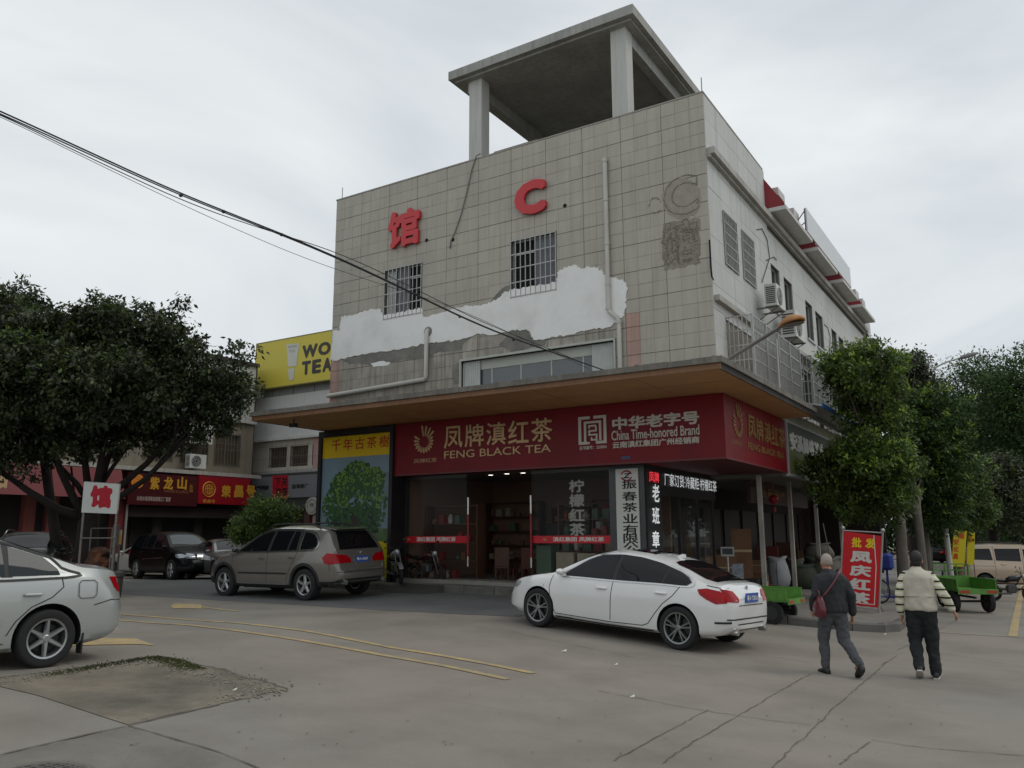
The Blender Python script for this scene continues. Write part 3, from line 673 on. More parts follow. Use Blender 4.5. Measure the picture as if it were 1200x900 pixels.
for k, h in enumerate(SW_):
    a0, b0, a1, b1 = h; f = MB(); d = SWX-.17
    for a, b in (((d, a0, b0), (d+.05, a1, b0+.05)), ((d, a0, b1-.05), (d+.05, a1, b1)), ((d, a0, b0+.05), (d+.05, a0+.05, b1-.05)), ((d, a1-.05, b0+.05), (d+.05, a1, b1-.05)), ((d+.001, (a0+a1)/2-.03, b0+.05), (d+.049, (a0+a1)/2+.03, b1-.05))): f.box(a, b)
    if k > 1: f.box((SWX+.003, a0-.05, b0-.06), (SWX+.05, a1+.05, b0))
    w_ = f.build('window', frameM, B); g = MB(); g.box((d+.02, a0+.04, b0+.04), (d+.025, a1-.04, b1-.04)); g.build('pane', paneM, w_)
    g = MB(); g.box((d+.055, a0+.06, b0+.06), (d+.07, a0+.3, b1-.06)); g.build('curtain', curtW, w_)
    if k < 2:
        gr = MB()
        for i in range(10): yy = a0+(a1-a0)*i/9; gr.box((SWX+.01, yy-.012, b0), (SWX+.034, yy+.012, b1))
        for i in range(6): zz = b0+.02+(b1-b0-.04)*i/5; gr.box((SWX+.0335, a0, zz-.012), (SWX+.044, a1, zz+.012))
        gr.build('security_grille', barM, w_)
for h in LW_:
    a0, b0, a1, b1 = h; f = MB(); d = SWX-.15; n = int((a1-a0)/.75)
    f.box((d, a0, b1-.06), (d+.05, a1, b1)); f.box((d, a0, b0), (d+.05, a1, b0+.06))
    for i in range(n+1): yy = a0+.03+(a1-a0-.06)*i/n; f.box((d+.001, yy-.03, b0+.06), (d+.049, yy+.03, b1-.06))
    w_ = f.build('window', frameM, B); g = MB(); g.box((d+.02, a0, b0), (d+.025, a1, b1)); g.build('pane', paneM, w_)
    # projecting cage of bars standing on the canopy edge
    gr = MB(); X0, X1 = SWX+.01, SWX+.62; B0 = 5.16
    for i in range(int((a1-a0)/.13)+1): yy = a0+i*.13; gr.box((X1-.012, yy-.01, B0), (X1+.012, yy+.01, b1+.05))
    for i in range(6):
        zz = B0+.03+(b1-B0)*i/5; gr.box((X1+.0125, a0, zz-.014), (X1+.024, a1, zz+.014))
        for yy in (a0, a1): gr.box((X0, yy-.012, zz-.0135), (X1-.0125, yy+.012, zz+.0135))
    for i in range(5):
        xx = X0+.06+(X1-X0-.06)*i/5
        for yy in (a0, a1): gr.box((xx-.01, yy-.01, B0), (xx+.01, yy+.01, b1+.05))
    for yy in np.arange(a0, a1+.01, (a1-a0)/4): gr.box((X1+.0245, yy-.025, B0), (X1+.05, yy+.025, b1+.05))
    gr.build('security_grille', barM, w_)
# --- drain pipes
pipeM = M('pvc_pipe', S(196, 194, 186), .5, var=.06, scale=2, dirt=S(160, 156, 146), dirtf=.4)
def pipe(pts, r, name='drain_pipe', mt_=None, parent=B):
    mb = MB(); mb.tube(pts, r, 12)
    return mb.build(name, mt_ or pipeM, parent, smooth=True, auto=50)
yy = FW-.09
def PY(u, v): p = WY(u, v, yy); return (p.x, yy, p.z)
xP = PY(711.5, 300)[0]
p_ = pipe([(xP, yy, PY(711, 185)[2]), (xP, yy, 7.45), (xP+.03, yy, 7.36), (xP+.25, yy, 7.15), (xP+.28, yy, 7.05), (xP+.28, yy, 5.1)], .06)
mb = MB()
for z in (11.5, 10.4, 9.2, 8.1, 7.46, 7.06): mb.cyl((xP+(0 if z > 7.2 else .28), yy, z-.04), (xP+(0 if z > 7.2 else .28), yy, z+.04), .072, n=14)
mb.build('pipe_collar', pipeM, p_, smooth=True, auto=40)
a = PY(500, 388); b = PY(499, 444); c = PY(384, 467)
mb = MB(); mb.sph((a[0], FW-.03, a[2]), (.15, .04, .15), 12); hl = mb.build('pipe_flange', cemM, wall_front, smooth=True)
pipe([(a[0], FW-.01, a[2]+.05), (a[0], yy, a[2]), (b[0], yy, b[2]+.05), (b[0]-.05, yy, b[2]-.01), (c[0], yy, 6.1)], .065)
# dangling cable on the facade
cblk = M('black_cable', S(30, 30, 32), .6); cwh = M('grey_cable', S(120, 120, 116), .6)
pts = [WY(*q, FW-.03) for q in ((563, 180), (558, 183), (553, 198), (547, 225), (540, 252), (533, 272), (528, 283), (527.5, 291))]
mb = MB(); mb.tube(pts, .017, 6); mb.build('hanging_cable', cwh, wall_front, smooth=True)
# lightning rods on the parapet
for u, v in ((822.5, 90), (401, 216)):
    p = WY(u, v+18, FW+.1); mb = MB(); mb.cyl((p.x, FW+.1, TOP), (p.x, FW+.1, TOP+.45), .012, n=6); mb.build('lightning_rod', barD, B)
# --- roof pavilion
slc = M('pavilion_concrete', S(168, 168, 162), .8, var=.08, scale=.8, streak=.5, dirt=S(122, 122, 116), dirtf=.5, dscale=.7)
colM = M('pavilion_column', S(190, 190, 184), .75, var=.05, scale=1, streak=.25)
mb = MB(); xs0, xs1, ys0, ys1 = -14.1, -7.9, 18.66, 24.1
mb.box((xs0, ys0, 15.62), (xs1, ys1, 15.9)); mb.box((xs0+.14, ys0+.16, 15.55), (xs1-.14, ys1-.16, 15.619)); slab = mb.build('roof_slab', slc, B)
mb = MB()
for a, b in (((xs0+.5, ys0+.36, 15.2), (xs0+.75, ys1-.4, 15.549)), ((xs1-.65, ys0+.36, 15.2), (xs1-.4, ys1-.4, 15.548)), ((xs0+.75, ys1-.66, 15.2), (xs1-.65, ys1-.4, 15.547))): mb.box(a, b)
mb.build('roof_beam', slc, slab); OFF[slab] = OFF[B]
for x in (-13.58, -8.78):
    for y in (19.0, 23.45):
        mb = MB(); mb.box((x+.04, y, 11.6), (x+.5, y+.42, 15.549 if y > 20 or True else 15)); mb.build('roof_column', colM, B)
mb = MB(); mb.box((-12.7, 19.1, 12.6), (-11.2, 20, 13.05)); mb.build('roof_box', barD, B)
# --- red roof letters
redL = M('red_letter', S(196, 36, 42), .45, var=.05, scale=3, coat=.2)
def raised(s, r, name, lab, mt_=redL, depth=.09, bold=.03, y=FW):
    P = WY(r[0], r[3], y); Q = WY(r[2], r[3], y); T_ = WY(r[0], r[1], y)
    o = text(s, (P.x, y-.03, P.z), (Q.x-P.x, 0, 0), (0, 0, T_.z-P.z), mt_, None, name, bold=bold, depth=depth)
    return tag(o, lab, 'sign letter')
raised('馆', (456.5, 252, 493.5, 294.5), 'wall_character', 'red raised Chinese character on the upper left of the tiled facade', bold=.035)
raised('C', (605.5, 218, 642, 257), 'wall_letter', 'red raised capital letter C above the right barred window', bold=.06)
# --- canopy
soffM = M('canopy_soffit', S(190, 144, 98), .6, var=.1, scale=.9, dirt=S(150, 110, 72), dirtf=.4, dscale=.5)
canE = M('canopy_board', S(128, 92, 62), .6, var=.12, scale=1.5, streak=.3); canG = M('canopy_top', S(122, 118, 110), .9, var=.25, scale=3, streak=.5, bump=.6)
CX0, CX1, CY0, CY1 = -17.77, -4.77, 14.87, 22.6
mb = MB(); mb.box((CX0+.03, CY0+.03, 4.83), (CX1-.03, FW+.05, 4.99)); mb.box((-6.9, FW+.052, 4.83), (CX1-.03, CY1, 4.99)); can = mb.build('canopy', soffM, B); OFF[can] = OFF[B]
mb = MB(); mb.box((CX0, CY0, 4.82), (CX1, CY0+.03, 4.94)); mb.build('front_board', canE, can)
for q0, q1 in (((CX1-.03, CY0+.03, 4.82), (CX1, CY1, 4.94)), ((CX0, CY0+.03, 4.82), (CX0+.03, FW, 4.96))): mb = MB(); mb.box(q0, q1); mb.build('side_board', M('canopy_side', S(58, 54, 50), .8, var=.3, scale=3), can)
mb = MB()
pts = list(np.arange(CX0-.03, CX1, .5))
for i, x in enumerate(pts): h = random.uniform(0, .012); mb.box((x, CY0-.05-h, 4.94), (min(x+.498, CX1+.05), CY0+.3, 5.05+h))
for y in np.arange(CY0+.3, CY1, .5): h = random.uniform(0, .012); mb.box((CX1-.25, y, 4.94), (CX1+.05+h, y+.498, 5.05+h))
mb.box((CX0, CY0+.3, 4.991), (CX1-.25, FW+.03, 5.03)); mb.build('roof_edge', canG, can)
mb = MB()
for k in range(26):
    x = random.uniform(CX0, CX1); s_ = random.uniform(.015, .04); mb.sph((x, CY0+random.uniform(-.02, .1), 5.06), (s_*1.6, s_, s_), 6)
mb.build('roof_debris', canG, can)
# soffit board joints
mb = MB()
for x in np.arange(CX0+1.6, CX1-.5, 2.4): mb.box((x-.006, CY0+.04, 4.827), (x+.006, FW-1, 4.831))
mb.box((CX0+.05, 16.2, 4.8275), (CX1-.05, 16.21, 4.8312)); mb.build('soffit_joint', canE, can)
mb = MB(); p = (-16.6, 15.3, 4.83); mb.cyl(p, (p[0], p[1], 4.7), .02, n=8); mb.box((p[0]-.12, p[1]-.05, 4.62), (p[0]+.1, p[1]+.05, 4.72)); solo(mb, 'security_camera', M('camera_black', S(34, 34, 36), .4), 'small dark security camera under the left end of the canopy', 'camera')
# ================================================================ CORNER SHOP: signs, glass front, inside
SY, SX, SZ0, SZ1, SXL, SYE = 17.54, -5.6, 3.40, 4.815, -14.97, 22.75
GY, GXS = 18.1, -7.75
redS = M('sign_red', S(122, 12, 24), .45, var=.06, scale=1.5, spec=.3, dirt=S(92, 10, 20), dirtf=.5, dscale=1.1)
redB = M('sign_red_soffit', S(84, 22, 28), .6, var=.08, scale=2)
goldM = M('brushed_gold', S(190, 160, 118), .42, metal=.35, var=.06, scale=5); goldD = M('aged_gold', S(150, 112, 66), .5, metal=.4, var=.15, scale=5)
silM = M('sign_silver', S(200, 196, 186), .5, metal=.1)
whiteP = M('print_white', S(214, 212, 204), .6); blackP = M('print_black', S(24, 24, 26), .6)
darkM = M('dark_stone', S(52, 53, 54), .35, var=.15, scale=1.5, spec=.6); blackM = M('black_metal', S(28, 28, 29), .5)
yelP = M('print_yellow', S(232, 196, 14), .5)
sg = thing('shop_fascia_sign', (-10.3, SY, SZ0), 'long dark red fascia board with gold tea brand lettering under the canopy', 'shop sign')
mb = MB(); mb.box((SXL, SY, SZ0), (SX, GY+.1, SZ1)); mb.box((GXS-.02, GY+.102, SZ0), (SX, SYE, SZ1)); mb.build('panel', redS, sg)
mb = MB(); mb.box((SXL+.01, SY+.01, SZ0-.012), (SX-.01, GY+.1, SZ0-.001)); mb.box((GXS, GY+.102, SZ0-.012), (SX-.01, SYE-.01, SZ0-.001)); mb.build('underside', redB, sg)
mb = MB(); mb.box((SXL-.01, SY-.015, SZ0-.03), (SX+.015, SY+.01, SZ0+.01)); mb.box((SX-.01, SY+.011, SZ0-.03), (SX+.015, SYE, SZ0+.01)); mb.build('edge_trim', M('red_trim', S(104, 36, 40), .5, var=.1), sg)
for x in np.arange(SXL+1.2, SX, 1.22):
    mb = MB(); mb.box((x, SY-.002, SZ0+.01), (x+.006, SY+.001, SZ1)); mb.build('joint', M('sign_joint', S(88, 14, 24), .5), sg)
def pxY(u0, u1, vt, vb, y, out=.0):
    "rectangle on the plane y: columns u0..u1, rows given at the left edge"
    P = WY(u0, vb, y); T_ = WY(u0, vt, y); Q = WY(u1, (vt+vb)/2, y)
    return (P.x, y-out, P.z), (Q.x-P.x, 0, 0), (0, 0, T_.z-P.z)
def pxX(u0, u1, vt, vb, x, out=.0):
    P = WX(u0, vb, x); T_ = WX(u0, vt, x); Q = WX(u1, (vt+vb)/2, x)
    return (x+out, P.y, P.z), (0, Q.y-P.y, 0), (0, 0, T_.z-P.z)
letters('凤牌滇红茶', *pxY(521, 648, 500.5, 526, SY), goldM, sg, depth=.03, bold=.012)
text('FENG BLACK TEA', *pxY(521, 646, 529, 537.8, SY), goldM, sg, 'lettering', bold=.004, depth=.02)
text('中华老字号', *pxY(718, 820, 489.5, 504.5, SY), silM, sg, 'lettering', bold=.035, depth=.02)
text('China Time-honored Brand', *pxY(717, 820, 505, 516.5, SY), silM, sg, 'lettering', bold=.012, depth=.01)
text('云南滇红集团广州经销商', *pxY(718, 820, 518, 525.8, SY), silM, sg, 'lettering', bold=.025, depth=.01)
text('证书编号：220004', *pxY(679, 711, 523, 527.5, SY), silM, sg, 'lettering', bold=.02)
text('凤牌红茶', *pxY(485, 512, 538, 543, SY), goldM, sg, 'lettering', bold=.0)
# phoenix-tail rosette
def rosette(c, U, V, n, mt_, sc_=1.):
    mb = MB(); c = Vector(c)
    for k in range(17):
        a = R(100-k*19.2); l0, l1 = .38, 1.0-.18*math.sin(k/16*math.pi)**.7+(.28 if k < 4 else 0); w_ = .085
        d = U*math.cos(a)+V*math.sin(a); e = -U*math.sin(a)+V*math.cos(a); o = c+V*.0
        ps = [o+d*l0, o+d*(l0+.15)+e*w_*.7, o+d*(l1-.12)+e*w_, o+d*l1, o+d*(l1-.12)-e*w_, o+d*(l0+.15)-e*w_*.7]
        mb.loft([[tuple(p+n*.004) for p in ps], [tuple(p+n*.02) for p in ps]])
    return mb.build('emblem', mt_, sg)
pc = WY(497.5, 518, SY); q = WY(511, 518, SY); rosette(pc, Vector((q.x-pc.x, 0, 0)), Vector((0, 0, (q.x-pc.x)*.95)), Vector((0, -1, 0)), goldM)
# time-honoured square seal, drawn as bars
P, U, V = pxY(678.5, 711, 489, 521.5, SY); P, U, V = Vector(P), Vector(U), Vector(V); mb = MB()
def sq(a, b, c_, d, out=.02, m2=None):
    p0 = P+U*a+V*b; p1 = P+U*c_+V*d; (m2 or mb).box((p0.x, SY-.004, p0.z), (p1.x, SY-out, p1.z))
for r_ in ((0, 0, .1, 1), (.1, .9, .42, 1), (.55, .9, 1, 1), (.9, 0, 1, .9), (.1, 0, .3, .1), (.3, 0, .4, .08), (.62, 0, .9, .1), (.2, .1, .28, .82), (.28, .74, .82, .82), (.74, .12, .82, .74), (.36, .56, .42, .68), (.42, .62, .64, .68), (.6, .44, .66, .62), (.36, .44, .6, .5), (.36, .3, .42, .44), (.42, .3, .68, .36), (.62, .1, .68, .3), (.44, .12, .5, .24), (.5, .12, .62, .18)): sq(*r_)
mb.build('seal', silM, sg)
mb = MB(); P2 = pxY(728, 739, 535, 538.5, SY, .003); p = Vector(P2[0]); mb.box(p, (p.x+P2[1][0], SY-.006, p.z+P2[2][2])); mb.build('sticker', M('sticker_blue', S(60, 74, 110), .5), sg)
# right side face
pc = WX(864.5, 497, SX); rosette(pc, Vector((0, .42, 0)), Vector((0, 0, .4)), Vector((1, 0, 0)), goldD)
letters('凤牌滇红茶', *pxX(876, 917.5, 486, 512, SX), goldD, sg, depth=.03, bold=.012)
text('FENG BLACK TEA', *pxX(876, 917, 518, 526, SX), goldD, sg, 'lettering', bold=.006, depth=.02)
text('凤牌红茶', *pxX(858, 870, 514, 520, SX), goldD, sg, 'lettering', bold=.0)
# ------------------------------------------------ tree poster
pf = thing('tree_billboard', (-16.4, 17.55, .6), 'tall poster of a big green tree on blue sky with red title on yellow', 'billboard')
PX0, PX1, PZ0, PZ1 = -17.78, -15.09, .6, 4.62
mb = MB(); mb.box((PX0-.12, 17.5, .4), (PX0, 17.75, 4.8)); mb.box((PX1, 17.45, .4), (SXL, 18.2, 4.8)); mb.box((PX0, 17.5, PZ1), (PX1, 17.75, 4.8)); mb.box((PX0-.12, 17.751, .4), (PX1, 17.9, 4.8)); mb.build('frame', blackM, pf)
skyP = M('print_sky', S(126, 150, 164), .35, var=.1, scale=.9); grP = M('print_field', S(196, 180, 24), .4, var=.12, scale=3)
mb = MB(); mb.box((PX0, 17.58, PZ0), (PX1, 17.75, PZ1)); mb.build('poster', skyP, pf)
mb = MB(); mb.box((PX0, 17.574, 4.0), (PX1, 17.579, PZ1)); mb.build('title_band', yelP, pf)
mb = MB(); mb.box((PX0, 17.574, PZ0), (PX1, 17.579, 1.62)); mb.build('field', grP, pf)
hz = MB(); hz.prism([(PX1, 2.3), (PX1, 3.4), (-15.3, 3.55), (-15.7, 2.9), (-16.6, 2.4), (-17.2, 2.3), (PX0, 2.5), (PX0, 1.62), (PX1, 1.62)], 17.575, 17.579, 'y'); hz.build('far_hill', M('print_hill', S(112, 132, 140), .4, var=.15, scale=2), pf)
hz = MB(); hz.box((PX0, 17.571, 1.6), (PX1, 17.574, 1.95)); hz.build('meadow', M('print_meadow', S(84, 108, 66), .4, var=.4, scale=5), pf)
leafP = [M('print_leaf_dark', S(22, 46, 32), .4, var=.3, scale=5), M('print_leaf', S(46, 86, 40), .4, var=.3, scale=7), M('print_leaf_light', S(108, 146, 56), .4, var=.25, scale=8)]
for kk, mt_ in enumerate(leafP):
    mb = MB(); mb.mi = 0
    n = (900, 1300, 520)[kk]; rng = random.Random(kk)
    blobs = [(-16.5, 2.9, 1.0, .82), (-17.15, 2.55, .55, .6), (-15.85, 2.6, .62, .72), (-16.35, 3.45, .6, .42), (-15.75, 3.3, .42, .35), (-16.9, 3.15, .5, .42)]
    for i in range(n):
        bx, bz, br, bh = rng.choice(blobs); a = rng.uniform(0, 6.28); r_ = rng.random()**.5
        x = bx+math.cos(a)*br*r_; z = bz+math.sin(a)*bh*r_
        if kk == 2 and z < bz-.0*bh+math.sin(x*9)*.12: continue
        if kk == 0 and i % 3: x = -16.4+rng.uniform(-.85, .85); z = 2.2+rng.uniform(-.35, .35)
        if x > PX1-.06 or x < PX0+.06: continue
        s_ = rng.uniform(.03, .085 if kk < 2 else .055); an = rng.uniform(0, 3.1)
        mb.add([(x+s_*math.cos(an+t)*rng.uniform(.6, 1), 17.5705-kk*.001-rng.random()*.0005, z+s_*math.sin(an+t)*rng.uniform(.6, 1)) for t in (0, 1.25, 2.5, 3.8, 5)], [(0, 1, 2, 3, 4)])
    mb.build('printed_foliage', mt_, pf, kind='stuff', fix=False)
mb = MB(); mb.prism([(-16.65, 1.6), (-16.2, 1.6), (-16.32, 2.3), (-16.5, 2.3)], 17.5685, 17.5725, 'y'); mb.build('printed_trunk', M('print_trunk', S(48, 44, 36), .5), pf)
letters('千年古茶樹', *pxY(388.5, 456, 515.5, 529, 17.574), M('print_red', S(188, 40, 30), .5), pf, depth=.0, out=.004, bold=.01, gap=.25)
# ------------------------------------------------ shell of the shop
inW = M('shop_inner_wall', S(128, 100, 82), .8, var=.06, scale=1); inF = M('shop_floor', S(110, 104, 96), .3, var=.08, scale=1)
mb = MB(); mb.box((XL+.16, 22.6, .2), (GXS-1.2, 22.7, 4.8)); mb.box((-15.2, GY+.11, .2), (-15.05, 22.59, 4.8)); mb.build('inner_wall', inW, B)
mb = MB(); mb.box((-15.05, SY+.66, 3.46), (GXS, 22.59, 3.5)); mb.build('inner_ceiling', M('shop_ceiling', S(120, 116, 108), .8), B)
lampM = M('downlight', (1, .93, .8), .4, emit=3.)
for u, v in ((575, 556), (594, 554.5), (613, 553.5), (706, 548.5)):
    p = WZ(u, v+1, 3.455); mb = MB(); mb.cyl((0, 0, 0), (0, 0, -.015), .07, n=16); o = solo(mb, 'downlight', lampM, 'small lit downlight in the tea shop ceiling behind the glass', 'ceiling light', 'lit downlights inside the tea shop'); o.location = (p.x, max(p.y, 18.3), 3.458); 
# pillar with vertical name board
for q0, q1 in (((-8.66, GY-.06, 0), (GXS, GY+.5, SZ0-.013)), ((-15.05, GY-.05, .3), (-14.95, GY+.1, SZ0-.013))): mb = MB(); mb.box(q0, q1); mb.build('pillar', darkM, B)
nb = thing('vertical_name_board', (-8.3, GY-.08, 1), 'tall white vertical board with black company name on the dark pillar', 'shop sign')
P0 = WY(721, 546, GY-.1); P1 = WY(748.5, 546, GY-.1)
mb = MB(); mb.box((P0.x, GY-.1, .75), (P1.x-.03, GY-.063, 3.3)); mb.build('board', M('board_white', S(206, 206, 200), .5, var=.03), nb)
zs = [3.3-.42-.31*i for i in range(8)]
for ch, v in zip('振春茶业有限公司', (567, 581, 594, 607, 620, 630.5, 641, 651)):
    p = WY(735, v, GY-.1); text(ch, (P0.x+.16, GY-.1, p.z-.12), (.38, 0, 0), (0, 0, .22), blackP, nb, 'character', bold=.02)
c0 = Vector(((P0.x+P1.x)/2-.02, GY-.104, WY(735, 557.5, GY-.1).z)); mb = MB()
T_ = Matrix.Translation(c0)@Matrix.Rotation(R(90), 4, 'X')@Matrix.Diagonal((1, .85, 1, 1))
for a0 in (20, 200):
    ring = []
    for k in range(13):
        a = R(a0+k*12); ring.append(((.155*math.cos(a), .155*math.sin(a), 0), ((.1+.02*k/13)*math.cos(a), (.1+.02*k/13)*math.sin(a), 0)))
    for k in range(12): mb.add([ring[k][0], ring[k+1][0], ring[k+1][1], ring[k][1]], [(0, 1, 2, 3)], T_)
mb.build('emblem_ring', M('print_crimson', S(150, 30, 42), .5), nb, fix=False)
text('Z', c0+Vector((-.08, 0, -.06)), (.16, 0, 0), (.03, 0, .12), blackP, nb, 'lettering', bold=.04)
# ------------------------------------------------ glass front
gS = glass_mat('shop_glass', (.04, .05, .05), alpha=.07, ior=1.14)
gf = thing('glass_shopfront', (-11.8, GY, .45), 'tea shop glass front with red sticker bands and two open doors', 'shopfront')
zg = lambda x: GZ(x, GY)+.17
for x0, x1 in ((-14.94, -12.9), (-10.87, -8.67)):
    mb = MB(); mb.box((x0, GY+.0, zg((x0+x1)/2)-.05), (x1, GY+.012, SZ0-.013)); pn = mb.build('glass_pane', gS, gf)
    for q0, q1 in (((x0, GY-.01, SZ0-.1), (x1, GY-.001, SZ0-.013)), ((x0, GY-.01, zg(x0)-.1), (x1, GY-.001, zg(x0)+.06))): mb = MB(); mb.box(q0, q1); mb.build('rail', M('grey_metal', S(90, 88, 84), .4, metal=.6), gf)
redP = M('band_red', S(196, 24, 40), .5); hM = M('steel', S(190, 188, 182), .25, metal=.9)
for x0, x1, u0, u1 in ((-15.0, -12.86, 488, 534), (-10.89, -8.67, 648, 708)):
    mb = MB(); mb.box((x0, GY-.006, 1.555), (x1, GY-.002, 1.735)); b_ = mb.build('sticker_band', redP, gf)
    text('滇红集团 凤牌红茶', *pxY(u0, u1, 629.3, 634.6, GY-.006), whiteP, gf, 'lettering', bold=.03, out=.003)
    pc = WY(u0-9, 632, GY-.007); mb = MB()
    for k in range(5): a = R(20+k*35); mb.tube([(pc.x, GY-.01, pc.z-.03), (pc.x+.07*math.cos(a), GY-.01, pc.z-.03+.07*math.sin(a))], .008, 5)
    mb.build('emblem', goldM, gf)
for u in (548.5, 622):
    x = WY(u, 600, GY-.06).x; mb = MB(); mb.cyl((x, GY-.06, .95), (x, GY-.06, 2.75), .028, n=12); mb.box((x-.01, GY-.06, 1.1), (x+.01, GY+.02, 1.14)); mb.box((x-.01, GY-.06, 2.6), (x+.01, GY+.02, 2.64)); h_ = mb.build('door_handle', hM, gf, smooth=True, auto=40)
    mb = MB(); mb.cyl((x, GY-.06, 1.2), (x, GY-.06, 2.3), .0295, n=12); mb.build('handle_sleeve', M('handle_red', S(130, 18, 26), .35), h_, smooth=True, auto=40)
vletters('柠檬红茶', Vector(WY(667.5, 628, GY-.012)), (WY(685.5, 600, GY).x-WY(667.5, 600, GY).x, 0, 0), (0, 0, WY(667, 562.5, GY).z-WY(667, 628, GY).z), M('print_silver', S(150, 150, 142), .5), gf, bold=.03, out=.0, gap=.12)
# goods inside
woodD = M('dark_wood', S(82, 52, 38), .6, var=.2, scale=3)
cols_ = [M('goods_%s' % n, c, .6, var=.15, scale=6) for n, c in (('cream', S(150, 140, 118)), ('brown', S(110, 76, 52)), ('red', S(130, 40, 36)), ('green', S(70, 92, 70)), ('white', S(176, 174, 166)))]
def shelf_unit(x0, x1, y, z0, n, lab, zt=2.6):
    t = thing('display_shelf', ((x0+x1)/2, y, z0), lab, 'shelf')
    mb = MB(); mb.box((x0, y, z0), (x0+.04, y+.35, zt)); mb.build('side_panel', woodD, t); mb = MB(); mb.box((x1-.04, y, z0), (x1, y+.35, zt)); mb.build('side_panel', woodD, t)
    for i in range(n): z = z0+.1+(zt-z0-.15)*i/(n-1); mb = MB(); mb.box((x0+.041, y, z), (x1-.041, y+.35, z+.03)); mb.build('shelf_board', woodD, t)
    for i in range(n-1):
        z = z0+.131+(zt-z0-.15)*i/(n-1); x = x0+.1
        while x < x1-.3:
            wd = random.uniform(.12, .26); ht = random.uniform(.12, .3)
            if random.random() < .8:
                mb = MB()
                if random.random() < .5: mb.cbox((x+wd/2, y+.15, z+ht/2), (wd, .2, ht))
                else: mb.lathe([(wd*.3, 0), (wd*.42, .04), (wd*.42, ht*.7), (wd*.2, ht*.85), (wd*.2, ht)], 10, Matrix.Translation((x+wd/2, y+.16, z)))
                solo(mb, 'tea_package', random.choice(cols_), 'tea package or jar on a display shelf inside the shop', 'tea package', 'tea packages on the shelves inside the shop')
            x += wd+random.uniform(.04, .15)
shelf_unit(-14.9, -13.1, 18.9, .45, 5, 'dark display shelf of tea jars behind the left shop window')
shelf_unit(-12.6, -11.3, 22.1, .45, 6, 'tall dark shelf against the back wall seen through the open doors')
shelf_unit(-10.85, -8.9, 19.4, .4, 6, 'dark display shelf behind the right shop window', 2.6)
shelf_unit(-15.0, -13.0, 22.1, .45, 6, 'dark shelf at the back left corner of the shop', 2.8)
shelf_unit(-11.2, -9.2, 22.1, .45, 6, 'dark shelf at the back right of the shop', 2.8)
for i, (x, y, a, b, c_, mt_, lab) in enumerate(((-10.65, 18.5, .42, .4, 1.0, 3, 'green carton standing beside the right door handle inside the shop'), (-10.1, 18.6, .5, .4, .85, 0, 'pale carton behind the right window, next to the green one'), (-9.5, 18.6, .5, .4, .86, 0, 'pale carton in the middle behind the right window'), (-8.95, 18.6, .46, .4, .82, 1, 'brown carton behind the right window beside the pillar'))):
    mb = MB(); mb.cbox((x, y, zg(x)+c_/2), (a, b, c_)); solo(mb, 'carton', cols_[mt_], lab, 'carton')
t = thing('tea_table', (-12.0, 19.9, .45), 'dark tea table inside the open shop doors', 'table'); mb = MB(); mb.box((-12.8, 19.6, 1.15), (-11.2, 20.4, 1.22)); mb.build('tabletop', woodD, t)
for x in (-12.7, -11.3):
    for y in (19.7, 20.3): mb = MB(); mb.cbox((x, y, .8), (.07, .07, .7)); mb.build('leg', woodD, t)
def chair(x, y, rz, lab):
    t = thing('wooden_chair', (x, y, .46), lab, 'chair', rot=(0, 0, rz))
    mb = MB(); mb.cbox((0, 0, .44), (.42, .42, .04)); mb.build('seat', woodD, t, local=True); mb = MB(); mb.cbox((0, .19, .72), (.42, .03, .5)); mb.build('backrest', woodD, t, local=True)
    for a in (-.18, .18):
        for b in (-.18, .18): mb = MB(); mb.cbox((a, b, .21), (.04, .04, .42)); mb.build('leg', woodD, t, local=True)
chair(-12.4, 19.2, 3.3, 'dark wooden chair on the left in front of the tea table'); chair(-11.5, 19.15, 2.9, 'dark wooden chair on the right in front of the tea table')
mb = MB(); mb.box((-12.6, 21.7, .45), (-12.0, 22.05, 1.75)); mb.box((-12.55, 21.69, 1.8), (-12.05, 21.75, 2.1)); solo(mb, 'cabinet', blackM, 'black cabinet with a screen on it at the back of the shop', 'cabinet')
# step in front
mb = MB(); rings = []
for x in np.arange(-18.9, -7.7, 1.): rings.append([(x, 17.55, GZ(x, 17.5)+.1), (x, 17.55, GZ(x, GY)+.26), (x, 18.3, GZ(x, GY)+.26), (x, 18.3, GZ(x, 17.5)+.1)])
mb.loft(rings); tag(mb.build('entrance_step', M('step_tile', S(136, 132, 124), .5, var=.1, scale=2)), kind='structure')
# ramp at the kerb
c = G(500, 690); mb = MB(); g0 = GZ(-13.5, 16.6)
mb.loft([[(-14.5, 16.55, g0+.01), (-14.3, 17.02, g0+.01), (-14.3, 17.02, g0+.2)], [(-13.0, 16.45, g0+.01), (-12.8, 17.02, g0+.01), (-12.8, 17.02, g0+.19)]]); solo(mb, 'kerb_ramp', darkM if False else M('ramp_metal', S(70, 68, 64), .7, var=.2, scale=4), 'small dark metal ramp laid against the kerb by the motorbikes', 'ramp')
